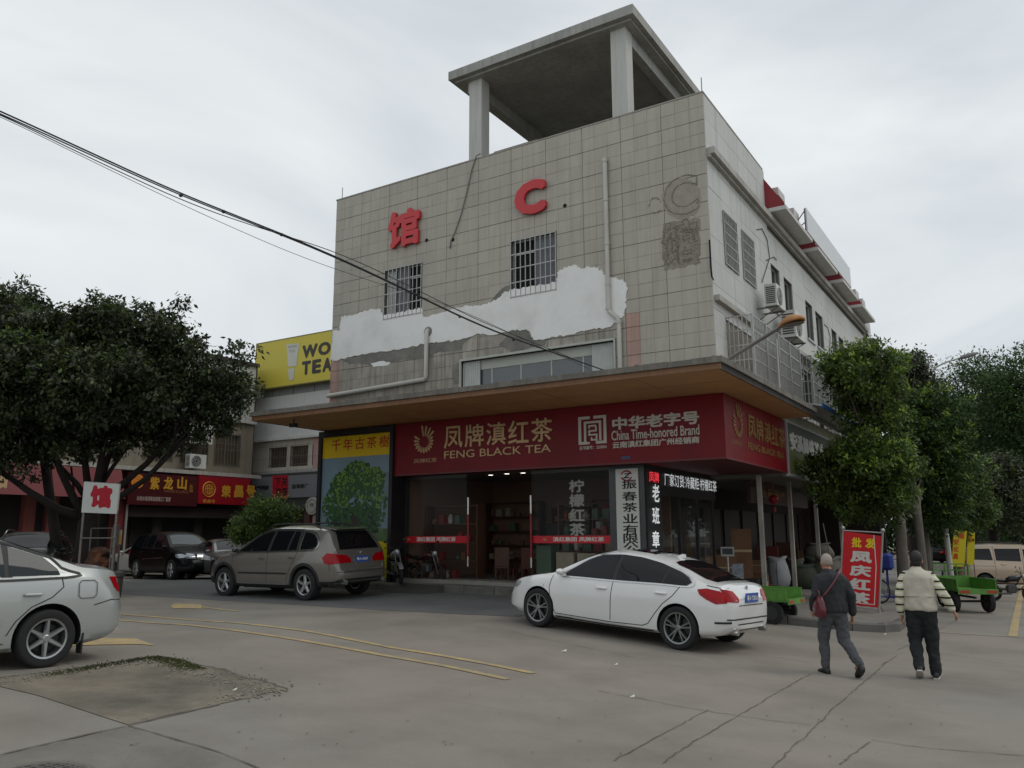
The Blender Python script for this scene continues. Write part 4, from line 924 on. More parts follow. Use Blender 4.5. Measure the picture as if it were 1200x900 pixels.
# ------------------------------------------------ side front facing the cross street
ledW = M('led_white', (.85, .88, .9), .5, emit=.35); ledR = M('led_red', (.85, .05, .07), .5, emit=.6)
sf = thing('side_shopfront', (GXS, 20.5, .3), 'black side front of the tea shop with white lit lettering', 'shopfront')
mb = MB(); mb.box((GXS-.02, GY+.5, 2.7), (GXS, 23.1, SZ0-.013)); mb.build('lintel', blackM, sf); mb = MB(); mb.box((GXS+.001, GY, 1.0), (GXS+.03, 18.95, SZ0-.013)); mb.build('side_panel', blackM, sf)
mb = MB(); mb.box((GXS-.03, 18.96, .2), (GXS-.021, 22.8, 2.7)); mb.build('glass_pane', gS, sf)
for y in (18.96, 20.2, 21.5, 22.8): mb = MB(); mb.box((GXS-.05, y, .1), (GXS+.02, y+.07, 2.699)); mb.build('mullion', blackM, sf)
text('厂家订货·冷藏柜·柠檬红茶', *pxX(778, 838.5, 554, 569, GXS+.02), ledW, sf, 'lettering', bold=.01, out=.02)
text('凤牌', *pxX(760, 771.5, 552, 564.5, GXS+.04), ledR, sf, 'lettering', bold=.02, out=.02)
for ch, v0, v1 in (('老', 567, 588), ('班', 594, 614), ('章', 622, 642)): text(ch, *pxX(764, 772, v0, v1, GXS+.04), ledW, sf, 'character', bold=.02, out=.02)
# ================================================================ shops along the cross street
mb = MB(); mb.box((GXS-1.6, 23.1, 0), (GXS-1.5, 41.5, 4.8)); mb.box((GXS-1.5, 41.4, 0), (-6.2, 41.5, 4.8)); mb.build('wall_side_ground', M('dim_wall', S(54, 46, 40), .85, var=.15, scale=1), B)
mb = MB(); mb.box((GXS-1.6, 22.77, 3.32), (SX-.05, 41, 3.39)); mb.build('soffit', M('awning_soffit', S(120, 118, 112), .8, streak=.3, var=.1), B)
for u, y_ in ((892, 0), (927, 0), (957, 0), (985, 0)):
    p = WX(u, 610, -6.3); z = GZ(-6.3, p.y)+.1; mb = MB(); mb.cbox((-6.3, p.y, (z+3.32)/2), (.11, .11, 3.32-z)); mb.build('column', M('column_paint', S(176, 172, 162), .7, var=.15, scale=2, dirt=S(110, 106, 96), dirtf=.5), B)
# green sign board
gs = thing('green_shop_sign', (SX, 25, 3.37), 'olive green shop sign with white characters and pale frame behind the leaves', 'shop sign')
GY0, GY1, GZ0, GZ1 = 22.9, 28.3, 3.38, 4.78
mb = MB(); mb.box((SX-.15, GY0, GZ0), (SX, GY1, GZ0+.72)); mb.build('lower_panel', M('sign_olive', S(108, 112, 62), .5, var=.1, scale=1), gs)
mb = MB(); mb.box((SX-.15, GY0, GZ0+.72), (SX, GY1, GZ1)); mb.build('upper_panel', M('sign_olive_dark', S(66, 72, 52), .5, var=.1, scale=1), gs)
mb = MB()
for a, b in (((SX-.16, GY0-.06, GZ0-.07), (SX+.03, GY1, GZ0)), ((SX-.16, GY0-.06, GZ1), (SX+.03, GY1, GZ1+.06)), ((SX-.16, GY0-.06, GZ0), (SX+.03, GY0, GZ1))): mb.box(a, b)
mb.build('frame', M('frame_pale', S(188, 188, 190), .4, metal=.4), gs)
letters('安溪颜盛茶业', *pxX(926, 964, 506, 527, SX), whiteP, gs, depth=.03, bold=.04, gap=.02)
mb = MB(); mb.box((SX+.02, 25.6, 3.7), (SX+.08, 26.3, 4.0)); mb.build('orange_box', M('orange_plastic', S(196, 110, 50), .5), gs)
ns = thing('wall_siding', (-5.9, 25.5, 4.8), 'pale corrugated siding above the green shop sign', 'siding')
mb = MB(); mb.box((SX-.4, 22.8, 4.85), (SX-.05, 41, 5.15)); mb.build('board', M('pale_siding', S(170, 170, 150), .6, var=.06, streak=.3), ns)
an = thing('blue_awning', (-5.2, 26, 5.1), 'thin blue edged awning over the shops beyond the big canopy', 'awning')
mb = MB(); mb.add([(SX-.3, 22.75, 5.45), (-4.6, 22.75, 5.16), (-4.6, 33, 5.16), (SX-.3, 33, 5.45), (SX-.3, 22.75, 5.42), (-4.6, 22.75, 5.12), (-4.6, 33, 5.12), (SX-.3, 33, 5.42)], [(0, 1, 2, 3), (7, 6, 5, 4), (0, 4, 5, 1), (1, 5, 6, 2), (2, 6, 7, 3), (3, 7, 4, 0)]); mb.build('sheet', M('awning_white', S(176, 178, 176), .6, var=.1), an)
mb = MB(); mb.box((-4.6, 22.75, 5.08), (-4.57, 33, 5.2)); mb.build('blue_edge', M('awning_blue', S(44, 92, 150), .5), an)
# inner brown sign with gold characters
bs = thing('brown_inner_sign', (-7.5, 27, 2.8), 'dark brown sign with dull gold characters under the side awning', 'shop sign')
mb = MB(); mb.box((-7.1, 24.0, 2.66), (-7.0, 31, 3.3)); mb.build('board', M('sign_brown', S(58, 34, 24), .5, var=.1), bs)
letters('茗香茶叶行', *pxX(891, 926, 571, 582, -7.0), goldD, bs, depth=.02, bold=.02)
mb = MB(); p = WX(907, 590, -6.6); mb.sph((p.x, p.y, p.z+.12), (.15, .15, .14), 14); mb.cyl((p.x, p.y, p.z-.25), (p.x, p.y, p.z-.1), .05, n=8); mb.cyl((p.x, p.y, p.z+.3), (p.x, p.y, 3.32), .01, n=5); solo(mb, 'lantern', M('lantern_red', S(150, 26, 34), .5), 'small red lantern hanging below the brown sign', 'lantern', smooth=True, auto=50)
# curtains and doors behind
for i, y in enumerate(np.arange(24.0, 40, 2.1)):
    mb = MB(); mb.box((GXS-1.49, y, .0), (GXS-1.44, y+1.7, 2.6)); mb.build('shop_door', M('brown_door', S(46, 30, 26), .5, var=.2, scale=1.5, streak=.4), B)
# ------------------------------------------------ air conditioners
acW = M('ac_white', S(206, 206, 200), .5, var=.04, dirt=S(170, 168, 158), dirtf=.3); acD = M('ac_grille', S(46, 48, 50), .6)
def ac_unit(p, rz, lab, s=1., group=None, bracket=True):
    "outdoor unit, front facing local -y"
    t = thing('air_conditioner', p, lab, 'air conditioner', group, rot=(0, 0, rz)); w_, d, h = .85*s, .33*s, .62*s
    mb = MB(); mb.box((-w_/2, -d/2, 0), (w_/2, d/2, h)); mb.build('casing', acW, t, local=True)
    mb = MB(); T_ = Matrix.Translation((-.1*s, -d/2-.004, h/2))@Matrix.Rotation(R(90), 4, 'X'); mb.cyl((0, 0, -.004), (0, 0, .004), .25*s, n=28, T=T_); mb.build('fan_opening', acD, t, local=True)
    mb = MB()
    for r_ in (.08, .14, .2, .25): mb.torus(r_*s, .006*s, 28, 5, T_@Matrix.Translation((0, 0, .012)))
    for k in range(8): a = k*math.pi/4; mb.tube([T_@Vector((.05*s*math.cos(a), .05*s*math.sin(a), .012)), T_@Vector((.25*s*math.cos(a), .25*s*math.sin(a), .012))], .004*s, 5)
    mb.build('fan_guard', acW, t, local=True)
    for sx in (-1, 1):
        mb = MB()
        for k in range(9): mb.box((sx*(w_/2+.0005), -d/2+.04*s, .07*s+k*.055*s), (sx*(w_/2+.006), d/2-.04*s, .1*s+k*.055*s))
        mb.build('side_louvre', acD, t, local=True)
    if bracket:
        mb = MB()
        for x in (-w_/2+.1, w_/2-.1): mb.box((x-.02, -d/2-.03, -.04), (x+.02, d/2+.25, -.001)); mb.tube([(x, -d/2, -.03), (x, d/2+.22, -.35)], .015, 6)
        mb.build('bracket', barD, t, local=True)
    return t
ac_unit((SWX+.42, 22.7, 7.95), R(90), 'white air conditioner on the side wall nearest the corner, higher of two', 1.)
ac_unit((SWX+.42, 24.6, 7.42), R(90), 'larger white air conditioner on the side wall behind the street lamp head', 1.3)
ac_unit((SWX+.9, 30.2, 5.55), R(90), 'pale air conditioner beside the last window cage above the green sign', 1.25)
# vent pipe and stray cables on the side wall
mb = MB(); p0 = WX(950, 422, SWX+.1)
mb.tube([(SWX+.1, 29.3, 5.3), (SWX+.1, 29.3, 7.35), (SWX+.16, 29.3, 7.45), (SWX+.5, 29.3, 7.5)], .05, 8); solo(mb, 'vent_pipe', M('pipe_grey', S(70, 70, 68), .6), 'dark grey hooked vent pipe on the side wall beside the window cages', 'pipe', smooth=True, auto=50)
mb = MB()
for pts in (((887, 269), (893, 268), (899, 281), (902, 302), (899, 312), (893, 331)), ((966, 380), (970, 384), (973, 395), (972, 415)), ((898, 305), (907, 301), (910, 305))): mb.tube([WX(*q, SWX+.02) for q in pts], .012, 5)
mb.build('loose_cable', cblk, wall_side)
# ------------------------------------------------ orange street lamp on the canopy corner
lp = thing('wall_street_lamp', (-5.6, 19.6, 5.1), 'orange headed street lamp on a long grey arm from the canopy edge', 'street lamp')
a0 = WX(857.5, 420, -5.3); hd = WX(914.5, 383, -3.3); h1 = WX(939, 373, -2.75)
a0 = Vector((-5.35, a0.y, a0.z)); mb = MB(); mb.tube([a0, hd], [.045, .035], 10); mb.build('arm', M('galvanised', S(158, 158, 154), .4, metal=.6), lp, smooth=True, auto=50)
d = (h1-hd); d.normalize(); sd_ = d.cross(Vector((0, 0, 1))).normalized(); upv = sd_.cross(d)
rings = []; Ln = (h1-hd).length
for t, wv, hv in ((0, .04, .04), (.08, .05, .05), (.3, .1, .1), (.6, .14, .12), (.85, .12, .08), (1, .05, .03)):
    c_ = hd+d*(t*Ln); rings.append([tuple(c_+sd_*(wv*math.cos(a))+upv*(hv*max(-.25, math.sin(a)))) for a in [2*math.pi*k/14 for k in range(14)]])
mb = MB(); mb.loft(rings); lh = mb.build('lamp_head', M('orange_paint', S(172, 116, 62), .45, var=.08), lp, smooth=True)
rings = [[tuple(hd+d*(t*Ln)+sd_*(wv*math.cos(a))-upv*(.03+dz)) for a in [2*math.pi*k/12 for k in range(12)]] for t, wv, dz in ((0,0,0),)]
mb = MB(); c_ = hd+d*(.6*Ln)-upv*.045; mb.add([tuple(c_+d*(.4*Ln*math.cos(a))+sd_*(.13*math.sin(a))) for a in [2*math.pi*k/16 for k in range(16)]], [tuple(range(16))]); mb.build('lamp_glass', M('lamp_glass', S(90, 84, 76), .2), lh)
mb = MB(); q = WX(912, 397, -5.25); mb.cyl((-5.3, q.y, 5.1), (-5.3, q.y, q.z), .03, n=8); solo(mb, 'thin_pole', M('pole_white', S(180, 180, 176), .5), 'thin pale pole standing on the canopy beside the first window cage', 'pole')
# translucent roof billboard seen from the side
rbm = thing('roof_billboard', (-5.5, 30.5, 11.3), 'pale translucent billboard sheet standing along the roof edge', 'billboard')
mb = MB(); mb.box((-5.52, 26.9, 11.55), (-5.48, 34.4, 12.38)); mb.build('sheet', M('billboard_sheet', S(206, 210, 212), .4, var=.03, scale=1), rbm)
mb = MB()
for y in (26.95, 30.6, 34.3):
    mb.tube([(-5.55, y, 11.45), (-5.55, y, 12.38)], .02, 6); mb.tube([(-5.55, y, 12.3), (-6.1, y, 11.6)], .018, 6); mb.tube([(-5.55, y, 11.9), (-6.1, y, 11.55)], .018, 6)
mb.build('brace', barD, rbm)
# ------------------------------------------------ goods on the pavement
card = M('cardboard', S(122, 90, 64), .8, var=.15, scale=3, dirt=S(90, 66, 46), dirtf=.4); foam = M('foam_white', S(196, 196, 190), .7); sackW = M('sack_white', S(176, 178, 180), .85, var=.08, scale=5, bump=.6, bscale=14); sackG = M('sack_green', S(74, 82, 66), .85, var=.15, scale=4, bump=.7, bscale=10); sackB = M('sack_grey', S(126, 122, 112), .85, var=.15, scale=4, bump=.7, bscale=10)
def sack(u, dep, r, h, mt_, lab, lean=0., flat=1., base=.17, name='sack', dz=0.):
    p = at(u, dep, base); mb = MB(); n = 18; rings = []
    for k, (t, q) in enumerate(((0, .78), (.08, .95), (.3, 1.06), (.55, 1.02), (.78, .9), (.88, .72), (.94, .8), (1, .85), (1.0, .5))):
        rings.append([(p.x+r*q*math.cos(a)*(1+.07*math.sin(3*a+k))+lean*t*h*.6, p.y+r*q*flat*math.sin(a)*(1+.07*math.cos(2*a+k*.7)), p.z+dz+t*h+(.05*h*math.sin(2*a+1) if t > .85 else 0)) for a in [2*math.pi*j/n for j in range(n)]])
    mb.loft(rings); return solo(mb, name, mt_, lab, 'sack', smooth=True)
def gbox(u, dep, dims, mt_, lab, rz=0., dz=0., name='carton', cat='carton', tape=True):
    p = at(u, dep, .17)+Vector((0, 0, dz)); t = thing(name, p, lab, cat, rot=(0, 0, rz))
    mb = MB(); mb.box((-dims[0]/2, -dims[1]/2, 0), (dims[0]/2, dims[1]/2, dims[2])); mb.build('box', mt_, t, local=True)
    if tape: mb = MB(); mb.box((-dims[0]/2-.002, -.03, .001), (dims[0]/2+.002, .03, dims[2]+.002)); mb.box((-dims[0]/2-.003, -dims[1]/2-.003, dims[2]*.62), (dims[0]/2+.003, dims[1]/2+.003, dims[2]*.66)); mb.build('tape', M('tape', S(176, 150, 112), .4), t, local=True)
    return t
gbox(872, 24.0, (.55, .5, 1.75), card, 'tall upright cardboard box behind the white sedan trunk', .3)
gbox(846, 23.6, (.9, .5, .95), card, 'wide low cardboard box left of the tall one behind the sedan', .4)
gbox(891, 26.0, (.5, .45, .42), card, 'lower brown carton of the pair beside the white woven sack', .2, .0); gbox(891, 26.0, (.5, .45, .4), card, 'upper brown carton of the pair beside the white woven sack', .28, .43)
gbox(886, 23.2, (.62, .45, .3), foam, 'white foam tray between sedan trunk and sack', .1, 0, 'foam_box', 'foam box', False)
gbox(866, 22.0, (.28, .2, .5), M('print_box', S(150, 158, 170), .6, var=.5, scale=12), 'small blue and white printed box behind the sedan', .2, .3, 'printed_box', 'box', False)
sack(912, 27.0, .38, .95, sackW, 'white woven plastic sack with dark stripes, open at the top')
sack(943, 27.2, .55, .78, sackG, 'fat dark green sack slumped right of the white woven sack')
sack(957, 28.5, .45, 1.0, sackG, 'taller dark green sack behind the slumped green one')
sack(934, 29.5, .4, .9, sackB, 'greyish sack behind and between white and green sacks')
sack(973, 27.0, .5, 1.05, sackB, 'pale grey crumpled sack behind the bald walker'); sack(962, 30, .5, .55, sackB, 'flat grey bundle on top of the green sacks', dz=.95)
for u in (906, 913, 919):
    p = WX(u, 670, at(912, 27.0).x+.0)
mb = MB(); c_ = at(912, 27.0, .17)
for a in (-2.4, -1.9, -1.35): mb.tube([(c_.x+.41*math.cos(a)*(.8+.24*min(1, t*3)), c_.y+.41*math.sin(a)*(.8+.24*min(1, t*3)), c_.z+.05+t*.75) for t in (0, .2, .5, .8, 1)], .012, 5)
solo(mb, 'sack_stripes', M('stripe_dark', S(66, 70, 80), .7), 'dark stripes woven down the white sack', 'stripe')
# platform scale
sc_ = at(856, 21.0, .17); t = thing('platform_scale', sc_, 'platform scale with display on a pole behind the sedan', 'scale', rot=(0, 0, .4))
mb = MB(); mb.box((-.25, -.3, 0), (.25, .3, .1)); mb.build('platform', barD, t, local=True); mb = MB(); mb.cyl((0, .25, .1), (0, .25, 1.0), .025, n=8); mb.build('pole', barM, t, local=True)
mb = MB(); mb.box((-.17, .2, 1.0), (.17, .3, 1.24)); mb.build('display_case', M('case_grey', S(140, 142, 140), .5), t, local=True); mb = MB(); mb.box((-.13, .195, 1.05), (.13, .199, 1.2)); mb.build('display', blackM, t, local=True)
# reclining boards / broom
p = at(981, 27.5, .17); mb = MB(); mb.tube([p, p+Vector((-.35, .2, 2.2))], .02, 6); solo(mb, 'bamboo_stick', M('stick', S(140, 134, 120), .7), 'thin pale stick leaning by the red banner', 'stick')
mb = MB(); p = at(880, 21.5, .17)
mb.box((p.x-.2, p.y, p.z), (p.x+.2, p.y+.4, p.z+.45)); solo(mb, 'stool', blackM, 'black stool in the dark behind the sedan rear window', 'stool')
# ================================================================ LEFT SIDE OF THE SQUARE
LX, LYE, LYS, LTOP = -33.5, 28.2, -2., 10.4
LB = thing('left_shop_building', (LX-4, 13, .2), 'long beige building with red shop signs behind the big tree', 'building')
beige = M('beige_tile_wall', S(136, 126, 110), .7, var=.1, scale=1, streak=.35, dirt=S(116, 108, 96), dirtf=.5, dscale=.8)
paleW = M('pale_wall', S(186, 186, 180), .75, var=.06, scale=1, streak=.3)
lwin = []
for k in range(15):
    y = LYE-1.55-k*1.9
    if k % 4 == 3: continue
    lwin.append((y-.75, 5.15, y+.75, 6.75))
uw = [(LYE-2.9-k*3.4, 7.9, LYE-.5-k*3.4, 9.3) for k in range(8)]
mb = MB(); wall_holes(mb, LYS, LYE, 4.75, 7.35, lwin, lambda a, z, d: (LX-d, a, z), .25); wl = mb.build('wall', beige, LB, fix=False)
mb = MB(); wall_holes(mb, LYS, LYE, 7.35, LTOP, uw, lambda a, z, d: (LX-.05-d, a, z), .25); mb.build('upper_wall', paleW, LB, fix=False)
mb = MB(); mb.box((LX-6, LYE-.01, .1), (LX-.051, LYE+.1, LTOP)); mb.box((LX-6, LYS, LTOP), (LX+.1, LYE+.1, LTOP+.15)); mb.box((LX-.3, LYS, .1), (LX-.26, LYE, LTOP)); mb.build('back_wall', M('left_core', S(66, 60, 54), .9), LB)
mb = MB(); mb.box((LX-.2, LYS, 4.58), (LX+.75, LYE, 4.749)); mb.build('ledge', M('white_ledge', S(176, 174, 166), .8, streak=.5, var=.1), LB)
mb = MB(); mb.box((LX-.04, LYS, 7.36), (LX+.22, LYE, 7.86)); mb.build('balcony_band', paleW, LB)
for h in lwin+uw:
    a0, b0, a1, b1 = h; d = LX-.2; f = MB(); n = 2 if h in lwin else 3
    f.box((d, a0, b1-.06), (d+.05, a1, b1)); f.box((d, a0, b0), (d+.05, a1, b0+.05)); f.box((d+.0005, a0, b1-.5), (d+.0495, a1, b1-.45))
    for i in range(n+1): yy = a0+.025+(a1-a0-.05)*i/n; f.box((d+.001, yy-.025, b0+.05), (d+.049, yy+.025, b1-.06))
    w_ = f.build('window', frameM if b0 > 7 else M('brown_frame', S(112, 100, 86), .6), LB)
    g = MB(); g.box((d+.02, a0, b0), (d+.025, a1, b1)); g.build('pane', M('curtained_pane', S(92, 80, 64), .35, var=.3, scale=1.4, streak=.6) if b0 < 7 else M('upper_pane', S(104, 110, 112), .2, var=.15, scale=.8), w_)
    if b0 < 7:
        gr = MB()
        for i in range(9): yy = a0+(a1-a0)*i/8; gr.box((LX+.02, yy-.012, b0), (LX+.044, yy+.012, b1))
        for i in range(3): zz = b0+.05+(b1-b0-.1)*i/2; gr.box((LX+.0445, a0, zz-.012), (LX+.055, a1, zz+.012))
        gr.build('security_grille', barD, w_)
pk = M('brick_red_pillar', S(118, 62, 56), .7, var=.12, scale=2); shut = M('dark_shutter', S(60, 56, 52), .6, var=.2, scale=1.5)
for u in (33, 137, 232, 60, 184):
    p = WX(u, 620, LX+.1); mb = MB(); mb.box((LX-.25, p.y-.22, .1), (LX+.1, p.y+.22, 4.57)); mb.build('pillar', pk if u < 150 else M('dark_pillar', S(44, 40, 38), .6), LB)
for k in range(9):
    y0 = LYS+k*3.4; mb = MB(); mb.box((LX-.25, y0+.1, .1), (LX-.2, y0+3.2, 4.5)); sh_ = mb.build('shutter', shut if k < 5 else M('dark_doorway', S(30, 26, 25), .7), LB)
    if k < 5:
        mb = MB()
        for i in range(28): mb.box((LX-.199, y0+.12, .2+i*.11), (LX-.18, y0+3.18, .27+i*.11))
        OFF[sh_] = OFF[LB]; mb.build('slats', shut, sh_, kind='stuff')
def xsign(name, lab, u0, u1, v0, v1, mt_, x, dep=.3, zz=None):
    P = WX(u0, v1, x); T_ = WX(u0, v0, x); Q = WX(u1, (v0+v1)/2, x)
    t = thing(name, (x, (P.y+Q.y)/2, P.z), lab, 'shop sign'); mb = MB(); mb.box((x-dep, P.y, P.z), (x, Q.y, T_.z)); mb.build('panel', mt_, t); return t
SXX = LX+.85
maro = M('sign_maroon', S(70, 14, 20), .4, var=.06, scale=1); bred = M('sign_bright_red', S(146, 14, 28), .4, var=.05, scale=1); gold2 = M('sign_gold', S(206, 152, 50), .45, metal=.1)
t = xsign('maroon_shop_sign', 'maroon shop sign with orange disc and gold brush characters under the white ledge', 149, 232, 553, 591, maro, SXX)
c_ = WX(161, 564, SXX); mb = MB(); T_ = Matrix.Translation((SXX+.002, c_.y, c_.z))@Matrix.Rotation(R(90), 4, 'Y'); mb.cyl((0, 0, 0), (0, 0, .03), .3, n=28, T=T_); o = mb.build('disc', M('sign_orange', S(224, 140, 50), .5), t)
mb = MB(); mb.torus(.2, .012, 24, 5, T_@Matrix.Translation((0, 0, .032))); mb.torus(.1, .012, 20, 5, T_@Matrix.Translation((0, 0, .032))); mb.build('disc_pattern', M('sign_orange_dark', S(190, 104, 30), .5), o)
for ch, u in (('紫', 175), ('龙', 191), ('山', 207)): text(ch, *pxX(u, u+11.5, 558.5, 573.5, SXX), gold2, t, 'character', bold=.03, depth=.03)
text('2006紫龙山茶业', *pxX(192, 221, 573.5, 577, SXX), M('sign_dull', S(150, 100, 60), .5), t, 'lettering')
text('紫龙山', *pxX(222, 226, 567, 577, SXX), gold2, t, 'lettering')
text('冰岛冰岛班章金骏眉工厂直营', *pxX(160, 200, 581, 586.5, SXX), M('print_pale', S(176, 160, 150), .6), t, 'lettering', bold=.02)
t = xsign('bright_red_shop_sign', 'bright red shop sign with gold round logo beside the maroon one', 231.5, 293, 557, 590, bred, SXX+.03)
c_ = WX(245, 573.5, SXX+.03); mb = MB(); T_ = Matrix.Translation((SXX+.032, c_.y, c_.z))@Matrix.Rotation(R(90), 4, 'Y')
mb.torus(.34, .03, 30, 6, T_); mb.torus(.22, .02, 26, 6, T_)
for a in (-.1, 0, .1): mb.box((SXX+.03, c_.y+a-.02, c_.z-.22), (SXX+.05, c_.y+a+.02, c_.z+.22))
mb.box((SXX+.03, c_.y-.2, c_.z+.02), (SXX+.052, c_.y+.2, c_.z+.06)); mb.build('logo', gold2, t)
text('荣昌号', *pxX(237.5, 252, 585, 589, SXX+.03), gold2, t, 'lettering', bold=.02)
for ch, u in (('荣', 259), ('昌', 274), ('号', 288)): text(ch, *pxX(u, u+11, 568.5, 583, SXX+.03), gold2, t, 'character', bold=.05, depth=.03)
# dark valances under the signs
mb = MB(); p = WX(149, 600, SXX-.3); q = WX(293, 600, SXX-.3); mb.box((SXX-.31, p.y, 2.6), (SXX-.3, q.y, 3.05)); solo(mb, 'valance', M('valance_dark', S(40, 26, 26), .7), 'dark hanging valance under the two red shop signs', 'valance')
# red awnings further left
rawn = M('red_awning', S(112, 24, 32), .55, var=.1, scale=1, streak=.2)
for u0, u1, lab in ((-60, 62, 'large red sloping awning sign at the left edge under the tree'), (63, 87, 'narrow red awning strip behind the tree trunk'), (88, 148, 'red sloping awning panel right of the tree trunk beside the maroon sign')):
    p = WX(u0, 580, LX+1.2); q = WX(u1, 580, LX+1.2); t = thing('red_awning', (LX+.8, (p.y+q.y)/2, 2.6), lab, 'awning'); mb = MB()
    zb, zt = WX(30, 580, LX+1.2).z, 4.55
    mb.loft([[(LX+.76, p.y+.03, zt), (LX+1.2, p.y+.03, zb), (LX+1.14, p.y+.03, zb), (LX+.7, p.y+.03, zt)], [(LX+.76, q.y-.03, zt), (LX+1.2, q.y-.03, zb), (LX+1.14, q.y-.03, zb), (LX+.7, q.y-.03, zt)]]); mb.build('sheet', rawn, t)
    if u0 < 0:
        P_, U_, V_ = pxX(-30, 9, 545, 571, LX+1.1); text('茗品', P_, U_, V_, M('cream_letter', S(200, 170, 130), .5), t, 'lettering', bold=.06, depth=.03)
t = thing('red_drop_panel', (LX+.3, 15, .3), 'dim red vertical panel and pale post below the red awning beside the white sign', 'panel')
p = WX(136, 600, LX+.5); q = WX(147, 600, LX+.5); mb = MB(); mb.box((LX+.42, p.y, 1.4), (LX+.5, q.y, 3.2)); mb.build('panel', M('dim_red', S(112, 40, 44), .6), t)
p = WX(148.5, 600, LX+.6); mb = MB(); mb.cyl((LX+.6, p.y, .2), (LX+.6, p.y, 3.3), .05, n=8); mb.build('post', M('post_pale', S(150, 150, 144), .6), t)
# AC units on the left building
for u, v, s_, lab in ((232, 520, 1.45, 'big grey air conditioner on the left building, upper of two'), (229, 549, 1.05, 'small white air conditioner below the big one on the left building')):
    p = WX(u, v, LX+.45); ac_unit((LX+.45, p.y, p.z), R(90), lab, s_, bracket=False)
# ---------------------------------------------------------------- building with the yellow board
WYp, WX0 = 29.5, -35.35
WB = thing('yellow_board_building', (-29, 31, .3), 'pale building with pink pilasters under the yellow tea billboard', 'building')
whT = M('white_tile_wall', S(190, 184, 170), .6, var=.05, scale=1, streak=.3); pinkT = M('pink_pilaster', S(188, 150, 142), .65, var=.06, streak=.3)
def ry(u0, v0, u1, v1, y=WYp): a = WY(u0, v0, y); b = WY(u1, v1, y); return (min(a.x, b.x), min(a.z, b.z), max(a.x, b.x), max(a.z, b.z))
zl = WY(300, 519, WYp).z; zs = WY(300, 554, WYp).z
h1 = ry(315.5, 522, 335, 555); h2 = ry(340.5, 519, 360, 552); zt_ = zl-.35; zb_ = zs+.2
hs = [(h1[0], zb_+.0, h1[2], zt_), (h2[0], zb_, h2[2], zt_)]
hs += [(hs[0][0]+k*(hs[1][0]-hs[0][0]), zb_, hs[0][2]+k*(hs[1][0]-hs[0][0]), zt_) for k in range(2, 7)]
mb = MB(); wall_holes(mb, WX0, -19.5, zs, zl, hs, lambda a, z, d: (a, WYp+d, z), .3); mb.build('wall', whT, WB, fix=False)
mb = MB(); mb.box((WX0, WYp-.05, zl+.12), (-19.5, WYp+.2, 9.0)); mb.build('white_band', M('smooth_white_wall', S(206, 206, 202), .7, var=.03, streak=.15), WB)
mb = MB(); mb.box((WX0-.1, WYp-.22, zl), (-19.5, WYp+.2, zl+.119)); mb.build('ledge', slabM, WB); mb = MB(); mb.box((WX0-.1, WYp-.3, zs-.16), (-19.5, WYp+.2, zs-.001)); mb.build('ledge', ledM, WB)
mb = MB(); mb.box((WX0, WYp+.31, .1), (-19.5, WYp+.4, 9.8)); mb.box((WX0, WYp+.4, .1), (WX0+.1, WYp+8, 12)); mb.box((WX0, WYp+8, .1), (-19.5, WYp+8.1, 12)); mb.build('back_wall', M('wb_core', S(70, 64, 60), .9), WB)
for xx in (WX0, hs[1][2]+.42, hs[1][2]+5.9): mb = MB(); mb.box((xx, WYp-.045, zs), (xx+.38, WYp-.0005, zl)); mb.build('pilaster', pinkT, WB)
for h in hs:
    f = MB(); x0, z0, x1, z1 = h; d = WYp+.16
    f.box((x0, d, z1-.5), (x1, d+.05, z1-.44)); f.box((x0, d, z1-.05), (x1, d+.05, z1)); f.box((x0, d, z0), (x1, d+.05, z0+.05))
    for i in range(3): xx = x0+.03+(x1-x0-.06)*i/2; f.box((xx-.03, d+.001, z0+.05), (xx+.03, d+.049, z1-.05))
    w_ = f.build('window', M('brown_frame', S(112, 100, 86), .6), WB); g = MB(); g.box((x0, d+.02, z0), (x1, d+.025, z1)); g.build('pane', M('curtained_pane'), w_)
    gr = MB()
    for i in range(8): xx = x0+(x1-x0)*i/7; gr.box((xx-.012, WYp+.03, z0), (xx+.012, WYp+.054, z1))
    for zz in (z0+.1, z1-.52): gr.box((x0, WYp+.02, zz), (x1, WYp+.0295, zz+.03))
    gr.build('security_grille', barD, w_)
    for zz in np.arange(z0-.1, z1+.2, .62): pass
mb = MB()
for zz in (zs+.65, zs+1.3, zs+1.95): mb.box((WX0, WYp-.0495, zz), (-19.5, WYp-.0455, zz+.012))
mb.build('tile_joint', groutM, WB)
# upper storey behind the yellow board
mb = MB(); u_z0, u_z1 = 9.0, WY(300, 452, WYp).z+.3
for i, x in enumerate(np.arange(WX0+.1, -20, 1.55)): mb = MB(); mb.box((x+.03, WYp+.0, u_z0), (x+1.52, WYp+.1, u_z1)); mb.build('panel', M('metal_panel', S(146, 148, 146), .6, var=.06, streak=.3), WB)
for x in (WX0+.02, WX0+6.2, WX0+12.5): mb = MB(); mb.box((x, WYp-.25, u_z0), (x+.75, WYp-.01, u_z1)); mb.build('white_column', M('smooth_white_wall'), WB)
yb = thing('yellow_tea_billboard', (-29, WYp-.5, u_z1), 'yellow rooftop billboard with white cup and dark bold letters', 'billboard')
YY = WYp-.45; a = WY(299, 404, YY); b = WY(298, 457, YY)
mb = MB(); mb.box((b.x, YY, b.z), (-18.9, YY+.3, a.z)); bd = mb.build('panel', M('board_yellow', S(206, 190, 66), .5, var=.03, scale=.5), yb)
mb = MB(); mb.box((b.x-.03, YY-.01, a.z), (-18.9, YY+.31, a.z+.05)); mb.box((b.x-.03, YY-.01, b.z-.05), (-18.9, YY+.31, b.z)); mb.box((b.x-.04, YY-.01, b.z), (b.x, YY+.31, a.z)); mb.build('frame', M('board_frame', S(120, 112, 60), .5), yb)
